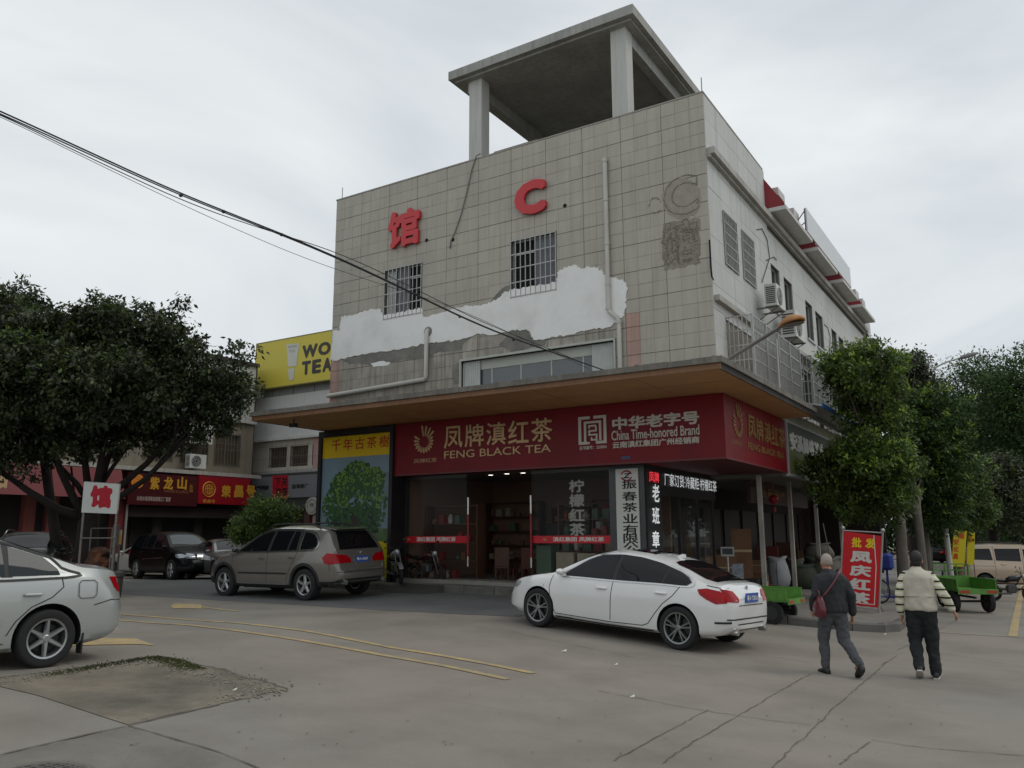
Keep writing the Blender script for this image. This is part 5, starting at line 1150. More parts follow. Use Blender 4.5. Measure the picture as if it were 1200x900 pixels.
cupM = M('print_offwhite', S(200, 198, 186), .5); drk = M('print_charcoal', S(48, 42, 38), .5)
def quadY(pts, mt_, par, name, y, o=.01): mb = MB(); mb.prism([(WY(*q, y).x, WY(*q, y).z) for q in pts], y-o-.004, y-o, 'y'); return mb.build(name, mt_, par)
quadY(((336, 403.5), (351, 402.5), (347.5, 429), (338, 430)), cupM, yb, 'printed_cup', YY); quadY(((337.5, 432.5), (345.5, 431.5), (344, 445), (339, 446)), cupM, yb, 'printed_cup', YY)
text('WONDER', *pxY(337.5, 348, 405.5, 408.5, YY-.015), M('print_greyish', S(150, 148, 140), .5), yb, 'lettering'); text('TEA', *pxY(338.5, 346, 410.5, 413.5, YY-.015), M('print_greyish'), yb, 'lettering')
P_, U_, V_ = pxY(354, 372, 406, 421, YY); Pv = Vector(P_); uu = Vector(U_)
for i, ch in enumerate('WONDER'): text(ch, Pv+uu*(i*.93+(0 if i == 0 else .12))+Vector((0, 0, .03)), uu*(1. if i == 0 else .8), V_, drk, yb, 'letter', bold=.05, depth=.01)
P_, U_, V_ = pxY(353.5, 364, 424, 440, YY); Pv = Vector(P_); uu = Vector(U_)
for i, ch in enumerate('TEA'): text(ch, Pv+uu*(i*1.18), uu, V_, drk, yb, 'letter', bold=.05, depth=.01)
# grey sign with the red square
t = thing('grey_shop_sign', (-31, WYp-.5, 3.6), 'grey shop sign with a red square in its middle and small black lettering', 'shop sign')
SG = WYp-.6; h = ry(293.5, 558, 369, 583, SG); z0, z1 = WY(294, 585, SG).z, WY(294, 560, SG).z
mb = MB(); mb.box((WY(293, 570, SG).x, SG, z0), (-19.6, SG+.3, z1)); mb.build('panel', M('sign_grey', S(122, 124, 128), .5, var=.04), t)
quadY(((319.5, 557.5), (338, 557), (338, 584), (320, 584)), M('square_red', S(186, 24, 44), .5), t, 'red_square', SG, .02)
for s_, r_ in (('下关', (322, 337, 559.5, 570)), ('沱茶', (322, 337, 571.5, 582))): text(s_, *pxY(*r_, SG-.03), blackP, t, 'lettering', bold=.03)
text('大气明前', *pxY(297, 315, 569.5, 575, SG), blackP, t, 'lettering', bold=.05); text('勐海茶厂', *pxY(342, 361.5, 567.5, 573, SG), blackP, t, 'lettering', bold=.05)
mb = MB(); mb.box((WX0, SG+.1, z1), (-19.6, WYp-.05, zs-.17)); mb.box((WX0, SG+.1, z0-.55), (-19.6, SG+.4, z0)); mb.build('dark_band', M('band_dark', S(66, 66, 66), .6), WB)
for u in (332, 364): p = WY(u, 620, WYp); mb = MB(); mb.box((p.x-.2, WYp-.3, .2), (p.x+.2, WYp+.3, 3.4)); mb.build('pillar', M('dark_brick', S(84, 64, 58), .8, var=.1), WB)
mb = MB(); p = WY(336, 620, WYp); q = WY(362, 620, WYp); mb.box((p.x+.05, WYp+.0, .2), (q.x, WYp+.05, 3.2)); mb.build('door', M('wine_door', S(52, 26, 26), .5, var=.2, scale=1), WB)
t = thing('round_sign', at(363, 30.5), 'small round pale sign on a pinkish post beside the poster', 'sign'); b0 = OFF[t]
zc = b0.z+3.0; pz = WY(362, 593, b0.y); mb = MB(); mb.cyl((b0.x, b0.y-.04, pz.z), (b0.x, b0.y+.04, pz.z), .33, n=28); mb.build('disc', M('disc_pale', S(176, 172, 164), .5), t)
mb = MB(); mb.torus(.24, .012, 26, 5, Matrix.Translation((b0.x, b0.y-.045, pz.z))@Matrix.Rotation(R(90), 4, 'X')); mb.box((b0.x-.1, b0.y-.05, pz.z-.02), (b0.x+.1, b0.y-.041, pz.z+.1)); mb.build('emblem', M('emblem_grey', S(120, 116, 110), .5), t)
mb = MB(); mb.box((b0.x-.02, b0.y+.041, b0.z), (b0.x+.28, b0.y+.2, pz.z-.1)); mb.build('post', pinkT, t)
# white board with a red character standing on legs
b0 = at(112, 21.2); t = thing('white_character_board', b0, 'white board on thin legs with one red Chinese character, beside the tree trunk', 'sign')
P_ = WY(95.5, 600.5, b0.y); Q_ = WY(137, 601, b0.y); T_ = WY(98.5, 564.5, b0.y)
def ctr(u, v, dep): return CAM+ray(u, v)*dep
A_, B_, C_, D_ = (ctr(u, v, 21.2) for u, v in ((95.3, 600.5), (136.5, 602.3), (140, 567.5), (98.4, 564.5)))
nrm = (B_-A_).cross(D_-A_).normalized()
mb = MB(); mb.loft([[tuple(p) for p in (A_, B_, C_, D_)], [tuple(p-nrm*.08) for p in (A_, B_, C_, D_)]]); mb.build('board', M('board_white2', S(204, 208, 204), .5, var=.04, scale=2), t)
U_ = (B_-A_); V_ = (D_-A_); text('馆', A_+U_*.21+V_*.17, U_*.62, V_*.74, M('char_crimson', S(176, 22, 44), .5), t, 'character', bold=.07, depth=.0)
dn = Vector((0, 0, 1))
for p in (A_+U_*.04, B_-U_*.02): mb = MB(); mb.cyl((p.x-nrm.x*.04, p.y-nrm.y*.04, GZ(p.x, p.y)), (p.x-nrm.x*.04, p.y-nrm.y*.04, p.z+.3), .03, n=8); mb.build('leg', barD, t)
mb = MB(); p = A_+U_*.04; q = B_; zz = 1.75-.0; mb.tube([(p.x, p.y, 1.72), (q.x, q.y, 1.72)], .018, 6); mb.build('crossbar', barD, t)
# things under the board
p = at(113, 22.2); t = thing('cloth_covered_stall', p, 'bundle of orange brown patterned cloth on a rack under the white board', 'stall')
mb = MB(); rng = random.Random(3); rings = []
for k, (z, r_) in enumerate(((0.35, .3), (.5, .42), (.62, .36), (.8, .44), (.95, .34), (1.08, .4), (1.2, .16))): rings.append([(p.x+r_*math.cos(a)*(1+rng.uniform(-.3, .3)), p.y+.6*r_*math.sin(a), p.z+z) for a in [2*math.pi*j/16 for j in range(16)]])
mb.loft(rings); mb.build('cloth', M('patterned_cloth', S(112, 70, 46), .9, var=.6, scale=7, dirt=S(50, 48, 46), dirtf=1., dscale=5), t)
mb = MB()
for dx in (-.5, .5): mb.cyl((p.x+dx, p.y, p.z), (p.x+dx, p.y, p.z+1.7), .02, n=6)
mb.tube([(p.x-.5, p.y, p.z+.6), (p.x+.5, p.y, p.z+.6)], .02, 6); mb.tube([(p.x-.5, p.y, p.z+1.7), (p.x+.5, p.y, p.z+1.7)], .02, 6); mb.build('rack', barD, t)
# small yellow notice and red tag on a post
p = at(140, 26); t = thing('yellow_notice_board', p, 'small yellow notice board with bottles drawn on it beside the white car', 'notice board')
q0, q1 = ctr(134, 638, 26), ctr(146.5, 621, 26); mb = MB(); mb.box((q0.x, q0.y-.02, q0.z), (q1.x, q0.y+.02, q1.z)); mb.build('board', M('board_pale', S(190, 184, 150), .5), t)
mb = MB()
for k in range(4): mb.box((q0.x+.06+k*.08, q0.y-.026, q0.z+.05), (q0.x+.12+k*.08, q0.y-.021, q0.z+.3))
mb.build('print', M('print_amber', S(214, 168, 40), .5), t); mb = MB(); mb.cyl((q0.x+.2, q0.y+.05, p.z), (q0.x+.2, q0.y+.05, q1.z), .03, n=8); mb.build('post', barD, t)
q0, q1 = ctr(134.5, 616.5, 26), ctr(143.5, 612.5, 26); mb = MB(); mb.box((q0.x, q0.y-.02, q0.z-.06), (q1.x, q0.y+.02, q1.z+.06)); mb.build('red_tag', M('tag_red', S(186, 30, 40), .5), t)
# dark bin on the pavement by the silver car's tail
p = at(133, 20.5); mb = MB(); mb.lathe([(.15, 0), (.17, .05), (.19, .5), (.23, .53), (.23, .62), (.08, .66)], 18, Matrix.Translation(p)); solo(mb, 'street_bin', M('bin_grey', S(60, 60, 58), .6, var=.1), 'dark grey round bin standing between silver car and black SUV', 'bin', smooth=True, auto=40)
mb = MB(); p = at(130, 22.5); mb.cyl(p, p+Vector((0, 0, 2.0)), .04, n=8); mb.box((p.x-.1, p.y-.03, p.z+1.2), (p.x+.12, p.y+.03, p.z+1.8)); solo(mb, 'meter_post', barD, 'dark slim post with small boxes right of the white board', 'post')
# ================================================================ VEHICLES
tyreM = M('tyre_rubber', S(34, 34, 35), .85, var=.1, scale=9); rimM = M('alloy_rim', S(176, 178, 178), .3, metal=.85); rimD = M('dark_alloy', S(60, 62, 64), .35, metal=.7)
archM = M('wheel_well', (.012, .012, .012), .9); trimB = M('black_trim', S(30, 30, 31), .55); chromeM = M('chrome_trim', S(200, 202, 200), .15, metal=.95)
cglass = M('car_glass', S(20, 23, 25), .03, spec=.3); cglassL = M('car_glass_light', S(60, 68, 70), .04, spec=.5)
redLamp = M('tail_lamp', S(158, 8, 20), .2, spec=.3, var=.25, scale=14); clearLamp = M('head_lamp', S(172, 178, 182), .1, metal=.3, coat=1., var=.25, scale=25)
plateM = M('number_plate_blue', S(40, 84, 168), .4); seamM = M('panel_gap', (.02, .02, .02), .8)
def interp(tab):
    X = [a for a, b in tab]; Z = [b for a, b in tab]
    return lambda x: float(np.interp(x, X, Z))
def spline(tab, k=.35):
    xs_ = np.linspace(tab[0][0], tab[-1][0], 260); zs_ = np.interp(xs_, [a for a, b in tab], [b for a, b in tab])
    n = 7; ker = np.ones(n)/n; p = np.pad(zs_, n//2, 'edge'); zs2 = np.convolve(p, ker, 'valid')
    return lambda x: float(np.interp(x, xs_, zs2))
def car(name, lab, p, head, sp, paint, group=None, plate=None, cat='car'):
    """sp: top/belt/bot/W tables along x (front = +x, rear axle at 0), H, wr, wb, tr (track), r (tyre radius)"""
    top, belt, bot, W = spline(sp['top']), spline(sp['belt']), spline(sp['bot']), spline(sp['W'])
    x0, x1 = sp['top'][0][0], sp['top'][-1][0]; H, wr = sp['H'], sp['wr']
    n = gslope(p[0], p[1]); fx = Vector((math.cos(head), math.sin(head), 0)); fx = (fx-n*fx.dot(n)).normalized(); fy = n.cross(fx)
    rot = Matrix((fx, fy, n)).transposed()
    t = thing(name, p, lab, cat, group, rot=rot.to_euler())
    def half(x, shrink=1.):
        zt, zb, w = top(x), bot(x), W(x)*shrink; bl = min(belt(x), zt-.05); fl = sp.get('flare', 0.)
        hf = min(1, max(0, (zt-bl-.08)/(H-belt(1.2)-.1))); we = (w*.9)*(1-hf)+min(wr, w*.9)*hf; c = .04+.035*hf; ze = zt-c; h = bl-zb
        P_ = [(0, zb), (w*.6, zb), (w*.9, zb+.01), (w*.97, zb+.06), (w*.985, zb+.16*h), (w*.992, zb+.32*h), (w, zb+.5*h), (w*1.0, zb+.66*h), (w*.992, zb+.8*h), (w*.975, zb+.92*h), (w*.955, bl)]
        for s_ in (.12, .3, .5, .7, .86, 1.): P_.append((w*.945*(1-s_)+we*s_+.018*hf*math.sin(s_*math.pi), bl+.008*(s_ > 0)+(ze-bl-.008)*s_))
        for s_ in (.96, .88, .72, .5, .25, 0): P_.append((we*s_, zt-c*(s_**3.2)))
        return P_
    st = list(np.linspace(x0, x1, 74)); st = [x0+.0]+st[1:-1]+[x1]; rings = []
    def ring(x, hs): return [(x, y, z) for y, z in hs]+[(x, -y, z) for y, z in hs[-2:0:-1]]
    e = half(x0, .9); zc = (top(x0)+bot(x0))/2; rings.append(ring(x0-.03, [(y, zc+(z-zc)*.9) for y, z in e]))
    for x in st: rings.append(ring(x, half(x)))
    e = half(x1, .9); zc = (top(x1)+bot(x1))/2; rings.append(ring(x1+.03, [(y, zc+(z-zc)*.88) for y, z in e]))
    mb = MB(); mb.loft(rings); body = mb.build('body', [paint, archM], t, smooth=True, local=True)
    bm = bmesh.new(); bm.from_mesh(body.data); bvh = BVHTree.FromBMesh(bm); bm.free()
    # wheel arches cut out of the body
    r = sp['r']; ra = r+sp.get('gap', .045); wmax = max(b for a, b in sp['W']); cut = MB(); cut.mi = 0
    for ax in (0, sp['wb']):
        for s in (-1, 1): cut.cyl((ax, s*(wmax-.34), r+.01), (ax, s*(wmax+.2), r+.01), ra, n=40)
    co = cut.build('cutter', archM, None); md = body.modifiers.new('b', 'BOOLEAN'); md.object = co; md.operation = 'DIFFERENCE'; md.solver = 'EXACT'; md.material_mode = 'TRANSFER'
    co.parent = t
    bpy.context.view_layer.update()
    me = bpy.data.meshes.new_from_object(body.evaluated_get(bpy.context.evaluated_depsgraph_get())); body.modifiers.clear(); old = body.data; body.data = me; bpy.data.meshes.remove(old); bpy.data.objects.remove(co)
    me.set_sharp_from_angle(angle=R(38))
    DR = {'L': (Vector((0, 1, 0)), lambda a, b: Vector((a, 2, b))), 'R': (Vector((0, -1, 0)), lambda a, b: Vector((a, -2, b))), 'T': (Vector((0, 0, 1)), lambda a, b: Vector((a, b, 4))), 'B': (Vector((-1, 0, 0)), lambda a, b: Vector((-4, a, b))), 'F': (Vector((1, 0, 0)), lambda a, b: Vector((8, a, b)))}
    def proj(a, b, side, off):
        d, o = DR[side]; h = bvh.ray_cast(o(a, b), -d)
        if h[0] is None: return None
        nn = h[1] if h[1].dot(d) > 0 else -h[1]; return h[0]+nn*off
    def decal(poly, side, off, mat, nm, grid=.042, parent=t, sm=True, thick=0.):
        b = bmesh.new(); b.faces.new([b.verts.new((q[0], q[1], 0)) for q in poly])
        a0, a1 = min(q[0] for q in poly), max(q[0] for q in poly); b0, b1 = min(q[1] for q in poly), max(q[1] for q in poly)
        for lo, hi, nn in ((a0, a1, (1, 0, 0)), (b0, b1, (0, 1, 0))):
            k = lo+grid
            while k < hi-.01: bmesh.ops.bisect_plane(b, geom=b.verts[:]+b.edges[:]+b.faces[:], plane_co=(k*nn[0], k*nn[1], 0), plane_no=nn); k += grid
        vs = []; bad = set()
        for i, v in enumerate(b.verts):
            v.index = i; q = proj(v.co.x, v.co.y, side, off)
            if q is None: bad.add(i); q = Vector((0, 0, 0))
            vs.append(tuple(q))
        fs = [tuple(v.index for v in f.verts) for f in b.faces if not any(v.index in bad for v in f.verts)]; b.free()
        used = sorted({i for f in fs for i in f}); mp2 = {i: k for k, i in enumerate(used)}
        m_ = MB(); m_.v = [vs[i] for i in used]; m_.f = [tuple(mp2[i] for i in f) for f in fs]; m_.m = [0]*len(m_.f)
        if not m_.f: return None
        return m_.build(nm, mat, parent, smooth=sm, local=True)
    def line(pts, side, wd, off, mat, nm, parent=t, sub=.045, closed=False):
        if closed: pts = list(pts)+[pts[0]]
        P2 = []
        for a, b in zip(pts[:-1], pts[1:]):
            a, b = Vector(a), Vector(b); k = max(1, int((b-a).length/sub))
            P2 += [a.lerp(b, i/k) for i in range(k)]
        P2.append(Vector(pts[-1])); m_ = MB(); ok = []
        for i, q in enumerate(P2):
            tt = (P2[min(i+1, len(P2)-1)]-P2[max(i-1, 0)]).normalized(); nn = Vector((-tt.y, tt.x))*wd/2
            u_, v_ = proj(q.x+nn.x, q.y+nn.y, side, off), proj(q.x-nn.x, q.y-nn.y, side, off); ok.append(u_ is not None and v_ is not None)
            m_.v += [tuple(u_ or (0, 0, 0)), tuple(v_ or (0, 0, 0))]
        m_.f = [(2*i, 2*i+1, 2*i+3, 2*i+2) for i in range(len(P2)-1) if ok[i] and ok[i+1]]; m_.m = [0]*len(m_.f)
        if m_.f: return m_.build(nm, mat, parent, smooth=True, local=True)
    gm = sp.get('glass', cglass)
    def clampz(pl, m_):
        "keep the glazing below the roof edge: follow it where the outline is too high"
        out = []
        pl = list(pl); n_ = len(pl)
        for i in range(n_):
            a, b = pl[i], pl[(i+1) % n_]; k = max(1, int(abs(b[0]-a[0])/.12))
            for j in range(k): out.append((a[0]+(b[0]-a[0])*j/k, a[1]+(b[1]-a[1])*j/k))
        res = []
        for x, z in out:
            zt = top(x); bl = min(belt(x), zt-.05); hf = min(1, max(0, (zt-bl-.08)/(H-belt(1.2)-.1))); res.append((x, min(z, max(zt-(.04+.035*hf)-m_, bl+.005))))
        return res
    for side in 'LR':
        for k, w_ in enumerate(sp['windows']):
            wp = smoothpoly(w_, 1) if False else w_
            g = decal(clampz(w_, .028), side, .008, gm, 'side_window')
        if sp.get('wtrim'): line(clampz(smoothpoly(sp['wtrim'], 4), .004), side, .022, .011, sp.get('wtrim_mat', chromeM), 'window_trim', closed=True)
        if sp.get('wfill'): decal(clampz(sp['wfill'], .012), side, .005, trimB, 'window_pillar')
        for l in sp.get('seams', []): line(l, side, .012, .003, seamM, 'door_gap')
        for hx, hz in sp.get('handles', []):
            q = proj(hx, hz, side, .0)
            if q: sgn = 1 if side == 'L' else -1; m_ = MB(); m_.bbox_((q.x, q.y+sgn*.02, q.z), (.2, .05, .034), .012); m_.build('door_handle', sp.get('handle_mat', paint), t, smooth=False, local=True)
        for poly, mt_, nm in sp.get('side_decals', []): decal(poly, side, .008, mt_, nm)
        for pts, wd, mt_, nm in sp.get('side_lines', []): line(clampz(pts, .003)[:-1] if len(pts) > 6 and nm == 'window_trim' and pts[0] == pts[-1] else pts, side, wd, .012, mt_, nm)
        if sp.get('arch_trim'):
            for ax in (0, sp['wb']): line([(ax+(ra+.035)*math.cos(a), r+.01+(ra+.035)*math.sin(a)) for a in np.linspace(-.35, math.pi+.35, 26)], side, .07, .01, trimB, 'wheel_arch_trim')
        # mirror
        mx_, mz_ = sp['mirror']; q = proj(mx_, mz_, side, 0)
        if q:
            sgn = 1 if side == 'L' else -1; m_ = MB(); m_.sph((q.x+.02, q.y+sgn*.12, q.z+.055), (.065, .1, .055), 12); m_.box((q.x-.03, q.y-sgn*.01, q.z-.015), (q.x+.04, q.y+sgn*.09, q.z+.02)); m_.build('wing_mirror', sp.get('mirror_mat', paint), t, smooth=True, auto=50, local=True)
    for poly, side, mt_, nm in sp.get('decals', []): decal(poly, side, .009, mt_, nm, .045)
    for pts, side, wd, mt_, nm in sp.get('lines', []): line(pts, side, wd, .006, mt_, nm)
    if sp.get('fin'): x_ = sp['fin']; z_ = top(x_); m_ = MB(); m_.prism([(x_-.1, z_-.01), (x_+.09, z_-.01), (x_-.06, z_+.055), (x_-.1, z_+.05)], -.02, .02, 'y'); m_.build('antenna_fin', sp.get('fin_mat', paint), t, local=True)
    if sp.get('rails'):
        xa, xb = sp['rails']
        for s in (-1, 1):
            pts = []
            for k in range(9): x_ = xa+(xb-xa)*k/8; pts.append((x_, s*(wr-.04), top(x_)-.03+(.07 if 0 < k < 8 else 0)))
            m_ = MB(); m_.tube(pts, .018, 8); m_.build('roof_rail', sp.get('rail_mat', trimB), t, smooth=True, local=True)
    if plate:
        a, zz, s_ = plate; q = proj(0, zz, 'B' if s_ < 0 else 'F', .0)
        if q:
            m_ = MB(); m_.box((q.x+s_*.004, -.22, zz-.07), (q.x+s_*.02, .22, zz+.07)); pl_ = m_.build('number_plate', plateM, t, local=True)
            U_ = Vector((0, -s_*-.38*(1), 0)) if False else Vector((0, (.38 if s_ > 0 else -.38), 0))
            OFF[pl_] = Vector((0, 0, 0)); o = text(a, (q.x+s_*.02, -U_.y/2, zz-.045), U_, (0, 0, .09), whiteP, pl_, 'plate_lettering', bold=.03, out=.003)
    # wheels
    style = sp.get('rim', 5); key = ('wheel', style, r, sp.get('rimcol', 0))
    if key not in WH:
        rr = r*sp.get('rim_ratio', .68); tw = sp.get('tw', .22)
        Tq = Matrix.Rotation(R(90), 4, 'X')
        a_ = MB(); a_.lathe([(rr*.98, -tw*.42), (r*.9, -tw*.5), (r*.975, -tw*.44), (r, -tw*.3), (r, tw*.3), (r*.975, tw*.44), (r*.9, tw*.5), (rr*.98, tw*.42), (rr*.9, 0), (rr*.98, -tw*.42)], 44, Tq, False)
        b_ = MB(); b_.lathe([(rr*.99, tw*.40), (rr*.99, tw*.46), (rr*.9, tw*.44), (rr*.86, tw*.2), (rr*.86, -tw*.3), (rr*.98, -tw*.3), (rr*.995, tw*.1), (rr*.99, tw*.40)], 44, Tq, False)
        ns_ = abs(style); dbl = style < 0
        for k in range(ns_):
            for dd in ((-.17, .17) if dbl else (0,)):
                a0 = 2*math.pi*k/ns_+math.pi/2+dd*.4; a1 = 2*math.pi*k/ns_+math.pi/2+dd
                w0, w1 = (rr*.09, rr*.07) if dbl else (rr*(.95/ns_), rr*(.62/ns_)); c0_, c1_ = Vector((math.cos(a0), math.sin(a0), 0)), Vector((math.cos(a1), math.sin(a1), 0)); d_ = (c1_*rr*.9-c0_*rr*.16); e_ = Vector((-d_.y, d_.x, 0)).normalized()
                A0, A1 = c0_*rr*.14, c1_*rr*.9
                q0 = [A0-e_*w0, A0+e_*w0, A0+e_*w0*.5, A0-e_*w0*.5]; q1 = [A1-e_*w1, A1+e_*w1, A1+e_*w1*.5, A1-e_*w1*.5]; zz = (tw*.26, tw*.26, tw*.4, tw*.4); z1_ = (tw*.3, tw*.3, tw*.43, tw*.43)
                b_.loft([[(q.x, q.y, z_) for q, z_ in zip(q0, zz)], [(q.x, q.y, z_) for q, z_ in zip(q1, z1_)]], True, Tq)
        b_.lathe([(rr*.2, tw*.2), (rr*.2, tw*.39), (rr*.15, tw*.43), (0.001, tw*.43)], 20, Tq)
        c2 = MB(); c2.lathe([(rr*.85, -tw*.2), (rr*.85, tw*.02), (rr*.84, tw*.03), (.001, tw*.03)], 30, Tq)
        c3 = MB(); c3.lathe([(rr*.7, tw*.03), (rr*.7, tw*.07), (rr*.25, tw*.08), (.001, tw*.08)], 30, Tq)
        def mk(m_, nm, mt_, au):
            o = m_.build(nm, mt_, None, smooth=True, auto=au); me_ = o.data; bpy.data.objects.remove(o); return me_
        WH[key] = (mk(c2, 'wheel', archM, 40), mk(a_, 'tyre', tyreM, 50), mk(b_, 'rim', sp.get('rimmat', rimM), 35), mk(c3, 'brake_disc', rimD, 40))
    ms_ = WH[key]
    for ax in (0, sp['wb']):
        for s in (1, -1):
            w_ = bpy.data.objects.new('wheel', ms_[0]); col.objects.link(w_); w_.parent = t; w_.location = (ax, s*(sp['tr']/2), r)
            if s > 0: w_.rotation_euler = (0, 0, math.pi)
            for nm, me_ in (('tyre', ms_[1]), ('rim', ms_[2]), ('brake_disc', ms_[3])): o = bpy.data.objects.new(nm, me_); col.objects.link(o); o.parent = w_
    um = MB(); um.box((.45, -wmax*.7, bot(1.2)-.03), (sp['wb']-.45, wmax*.7, bot(1.2)+.01)); um.build('underbody', archM, t, local=True)
    return t, proj, decal, line
WH = {}
pW = M('paint_white', S(222, 222, 220), .22, coat=1., spec=.4); pS = M('paint_silver', S(172, 176, 173), .35, metal=.35, coat=1.); pT = M('paint_taupe', S(116, 112, 104), .35, metal=.4, coat=1.)
pK = M('paint_black', S(9, 10, 12), .35, coat=.15, spec=.2); pD = M('paint_dark_grey', S(22, 24, 26), .3, coat=.6); pG = M('paint_grey', S(116, 116, 112), .3, metal=.4, coat=1.); pB = M('paint_beige', S(182, 162, 138), .3, metal=.25, coat=1.)
def tone(tab, k): return [(a*k, b) for a, b in tab]
# ---- white saloon
SED = dict(top=[(-1.06, .80), (-1.02, .93), (-.95, 1.03), (-.6, 1.06), (-.35, 1.10), (.0, 1.22), (.45, 1.35), (.85, 1.415), (1.25, 1.435), (1.6, 1.41), (1.95, 1.33), (2.3, 1.16), (2.62, .995), (2.8, .955), (3.1, .90), (3.4, .83), (3.6, .74), (3.7, .60), (3.74, .5)],
    belt=[(-1.06, .78), (-.6, .93), (0, .925), (1.2, .905), (2.4, .875), (3.1, .8), (3.74, .5)], bot=[(-1.06, .36), (-.9, .27), (-.4, .22), (0.4, .19), (2.4, .18), (3.4, .2), (3.74, .27)],
    W=[(-1.06, .62), (-1.0, .74), (-.85, .83), (-.5, .885), (0, .905), (1.4, .91), (2.7, .9), (3.1, .875), (3.4, .8), (3.6, .68), (3.74, .5)], H=1.435, wr=.60, wb=2.92, tr=1.58, r=.325, gap=.035,
    windows=[[(2.36, .93), (2.22, 1.02), (1.92, 1.2), (1.66, 1.31), (1.42, 1.355), (1.3, 1.36), (1.33, .945), (1.9, .935)], [(1.25, .95), (1.23, 1.362), (.9, 1.35), (.62, 1.315), (.4, 1.27), (.3, 1.235), (.36, .965), (.8, .955)], [(.32, .966), (.26, 1.225), (.1, 1.17), (-.08, 1.095), (-.16, 1.03), (-.1, .985), (.0, .972)]],
    wfill=[(2.42, .92), (2.24, 1.04), (1.93, 1.22), (1.66, 1.33), (1.3, 1.378), (.9, 1.37), (.6, 1.335), (.3, 1.25), (.05, 1.165), (-.12, 1.09), (-.2, 1.02), (-.12, .965), (1.2, .935)],
    wtrim=[(2.46, .915), (2.2, 1.07), (1.93, 1.235), (1.64, 1.345), (1.3, 1.39), (.9, 1.38), (.58, 1.345), (.28, 1.262), (.03, 1.175), (-.15, 1.1), (-.24, 1.015), (-.16, .952), (.4, .945), (1.2, .922), (1.9, .912)],
    seams=[[(2.62, .9), (2.66, .7), (2.62, .45), (2.5, .28)], [(1.28, .93), (1.3, .7), (1.3, .3)], [(-.02, .95), (.1, .8), (.28, .66), (.42, .5), (.55, .33), (.66, .29)], [(2.5, .28), (1.3, .27), (.66, .29)], [(-.45, 1.0), (-.6, .98), (-.82, .96)]],
    handles=[(1.5, .79), (.32, .82)], mirror=(2.36, .93),
    side_decals=[([(-.42, .93), (-.6, .955), (-.84, .93), (-.99, .87), (-.98, .76), (-.82, .74), (-.62, .80), (-.48, .86)], redLamp, 'tail_lamp'), ([(3.36, .73), (3.5, .735), (3.62, .68), (3.6, .62), (3.48, .62), (3.38, .66)], clearLamp, 'head_lamp')],
    side_lines=[([(2.8, .72), (2.88, .72)], .03, chromeM, 'side_gill'), ([(-.62, .47), (-.86, .48), (-1.0, .5)], .03, trimB, 'bumper_slot'), ([(2.5, .235), (1.3, .225), (.45, .235)], .02, trimB, 'sill_shadow')],
    decals=[([(-.5, -.5), (-.5, .5), (-.3, .55), (.2, .52), (.3, .46), (.34, .0), (.3, -.46), (.2, -.52), (-.3, -.55)], 'T', cglass, 'rear_window'), ([(2.5, -.66), (2.56, 0), (2.5, .66), (2.05, .57), (1.86, .54), (1.82, 0), (1.86, -.54), (2.05, -.57)], 'T', cglass, 'windscreen'),
            ([(-.72, .96), (-.5, .93), (-.42, .84), (-.44, .77), (-.7, .78)], 'B', redLamp, 'tail_lamp'), ([(.72, .96), (.5, .93), (.42, .84), (.44, .77), (.7, .78)], 'B', redLamp, 'tail_lamp'), ([(.75, -.38), (1.25, -.38), (1.25, .38), (.75, .38)], 'T', cglass, 'sunroof')],
    lines=[([(-.7, .52), (.7, .52)], 'B', .02, seamM, 'bumper_gap'), ([(-.45, .4), (.45, .4)], 'B', .1, trimB, 'diffuser'), ([(-.42, .72), (.42, .72)], 'B', .012, seamM, 'boot_gap')],
    fin=.42, rim=-5, rim_ratio=.74, rimmat=M('machined_rim', S(140, 142, 142), .3, metal=.85), rimcol=1)
SED['top'] = [(x*.84 if x < -.3 else x, z) for x, z in SED['top']]
for k_ in ('belt', 'bot', 'W'): SED[k_] = [(x*.84 if x < -.3 else x, z) for x, z in SED[k_]]
SED['side_decals'][0] = ([(x*.86, z) for x, z in SED['side_decals'][0][0]],)+SED['side_decals'][0][1:]
SED['fin'] = .5
def scale_x(sp, k):
    f = lambda pl: [(x*k, z) for x, z in pl]
    for q in ('top', 'belt', 'bot', 'W', 'wfill', 'wtrim', 'handles'):
        if q in sp: sp[q] = f(sp[q])
    for q in ('windows', 'seams'): sp[q] = [f(pl) for pl in sp[q]]
    for q in ('side_decals', 'side_lines'): sp[q] = [(f(d[0]),)+tuple(d[1:]) for d in sp[q]]
    sp['decals'] = [(f(d[0]) if d[1] == 'T' else d[0],)+tuple(d[1:]) for d in sp['decals']]
    sp['mirror'] = (sp['mirror'][0]*k, sp['mirror'][1]); sp['wb'] *= k; sp['fin'] = sp['fin']*k if sp.get('fin') else None
scale_x(SED, .945)
wb_ = SED['wb']; st_ = lambda x: wb_+(x-wb_)*1.2 if x > wb_ else (x*.9 if x < -.3 else x)
for q in ('top', 'belt', 'bot', 'W'): SED[q] = [(st_(x), z) for x, z in SED[q]]
SED['side_decals'] = [([(st_(x), z) for x, z in d[0]],)+tuple(d[1:]) for d in SED['side_decals']]
a, b = G(792, 761.5), G(629, 735.3)
def place(sp, pr_, pf, side='L'):
    "rear/front wheel contacts of the visible side -> rear axle centre and heading"
    h = math.atan2(pf.y-pr_.y, pf.x-pr_.x); nn = Vector((-math.sin(h), math.cos(h), 0))*(sp['tr']/2+.1)*(1 if side == 'L' else -1)
    mid = (pr_+pf)/2-Vector((math.cos(h), math.sin(h), 0))*sp['wb']/2; c_ = mid-nn; return Vector((c_.x, c_.y, GZ(c_.x+.9*math.cos(h), c_.y+.9*math.sin(h))*.5+.5*GZ(c_.x, c_.y))), h
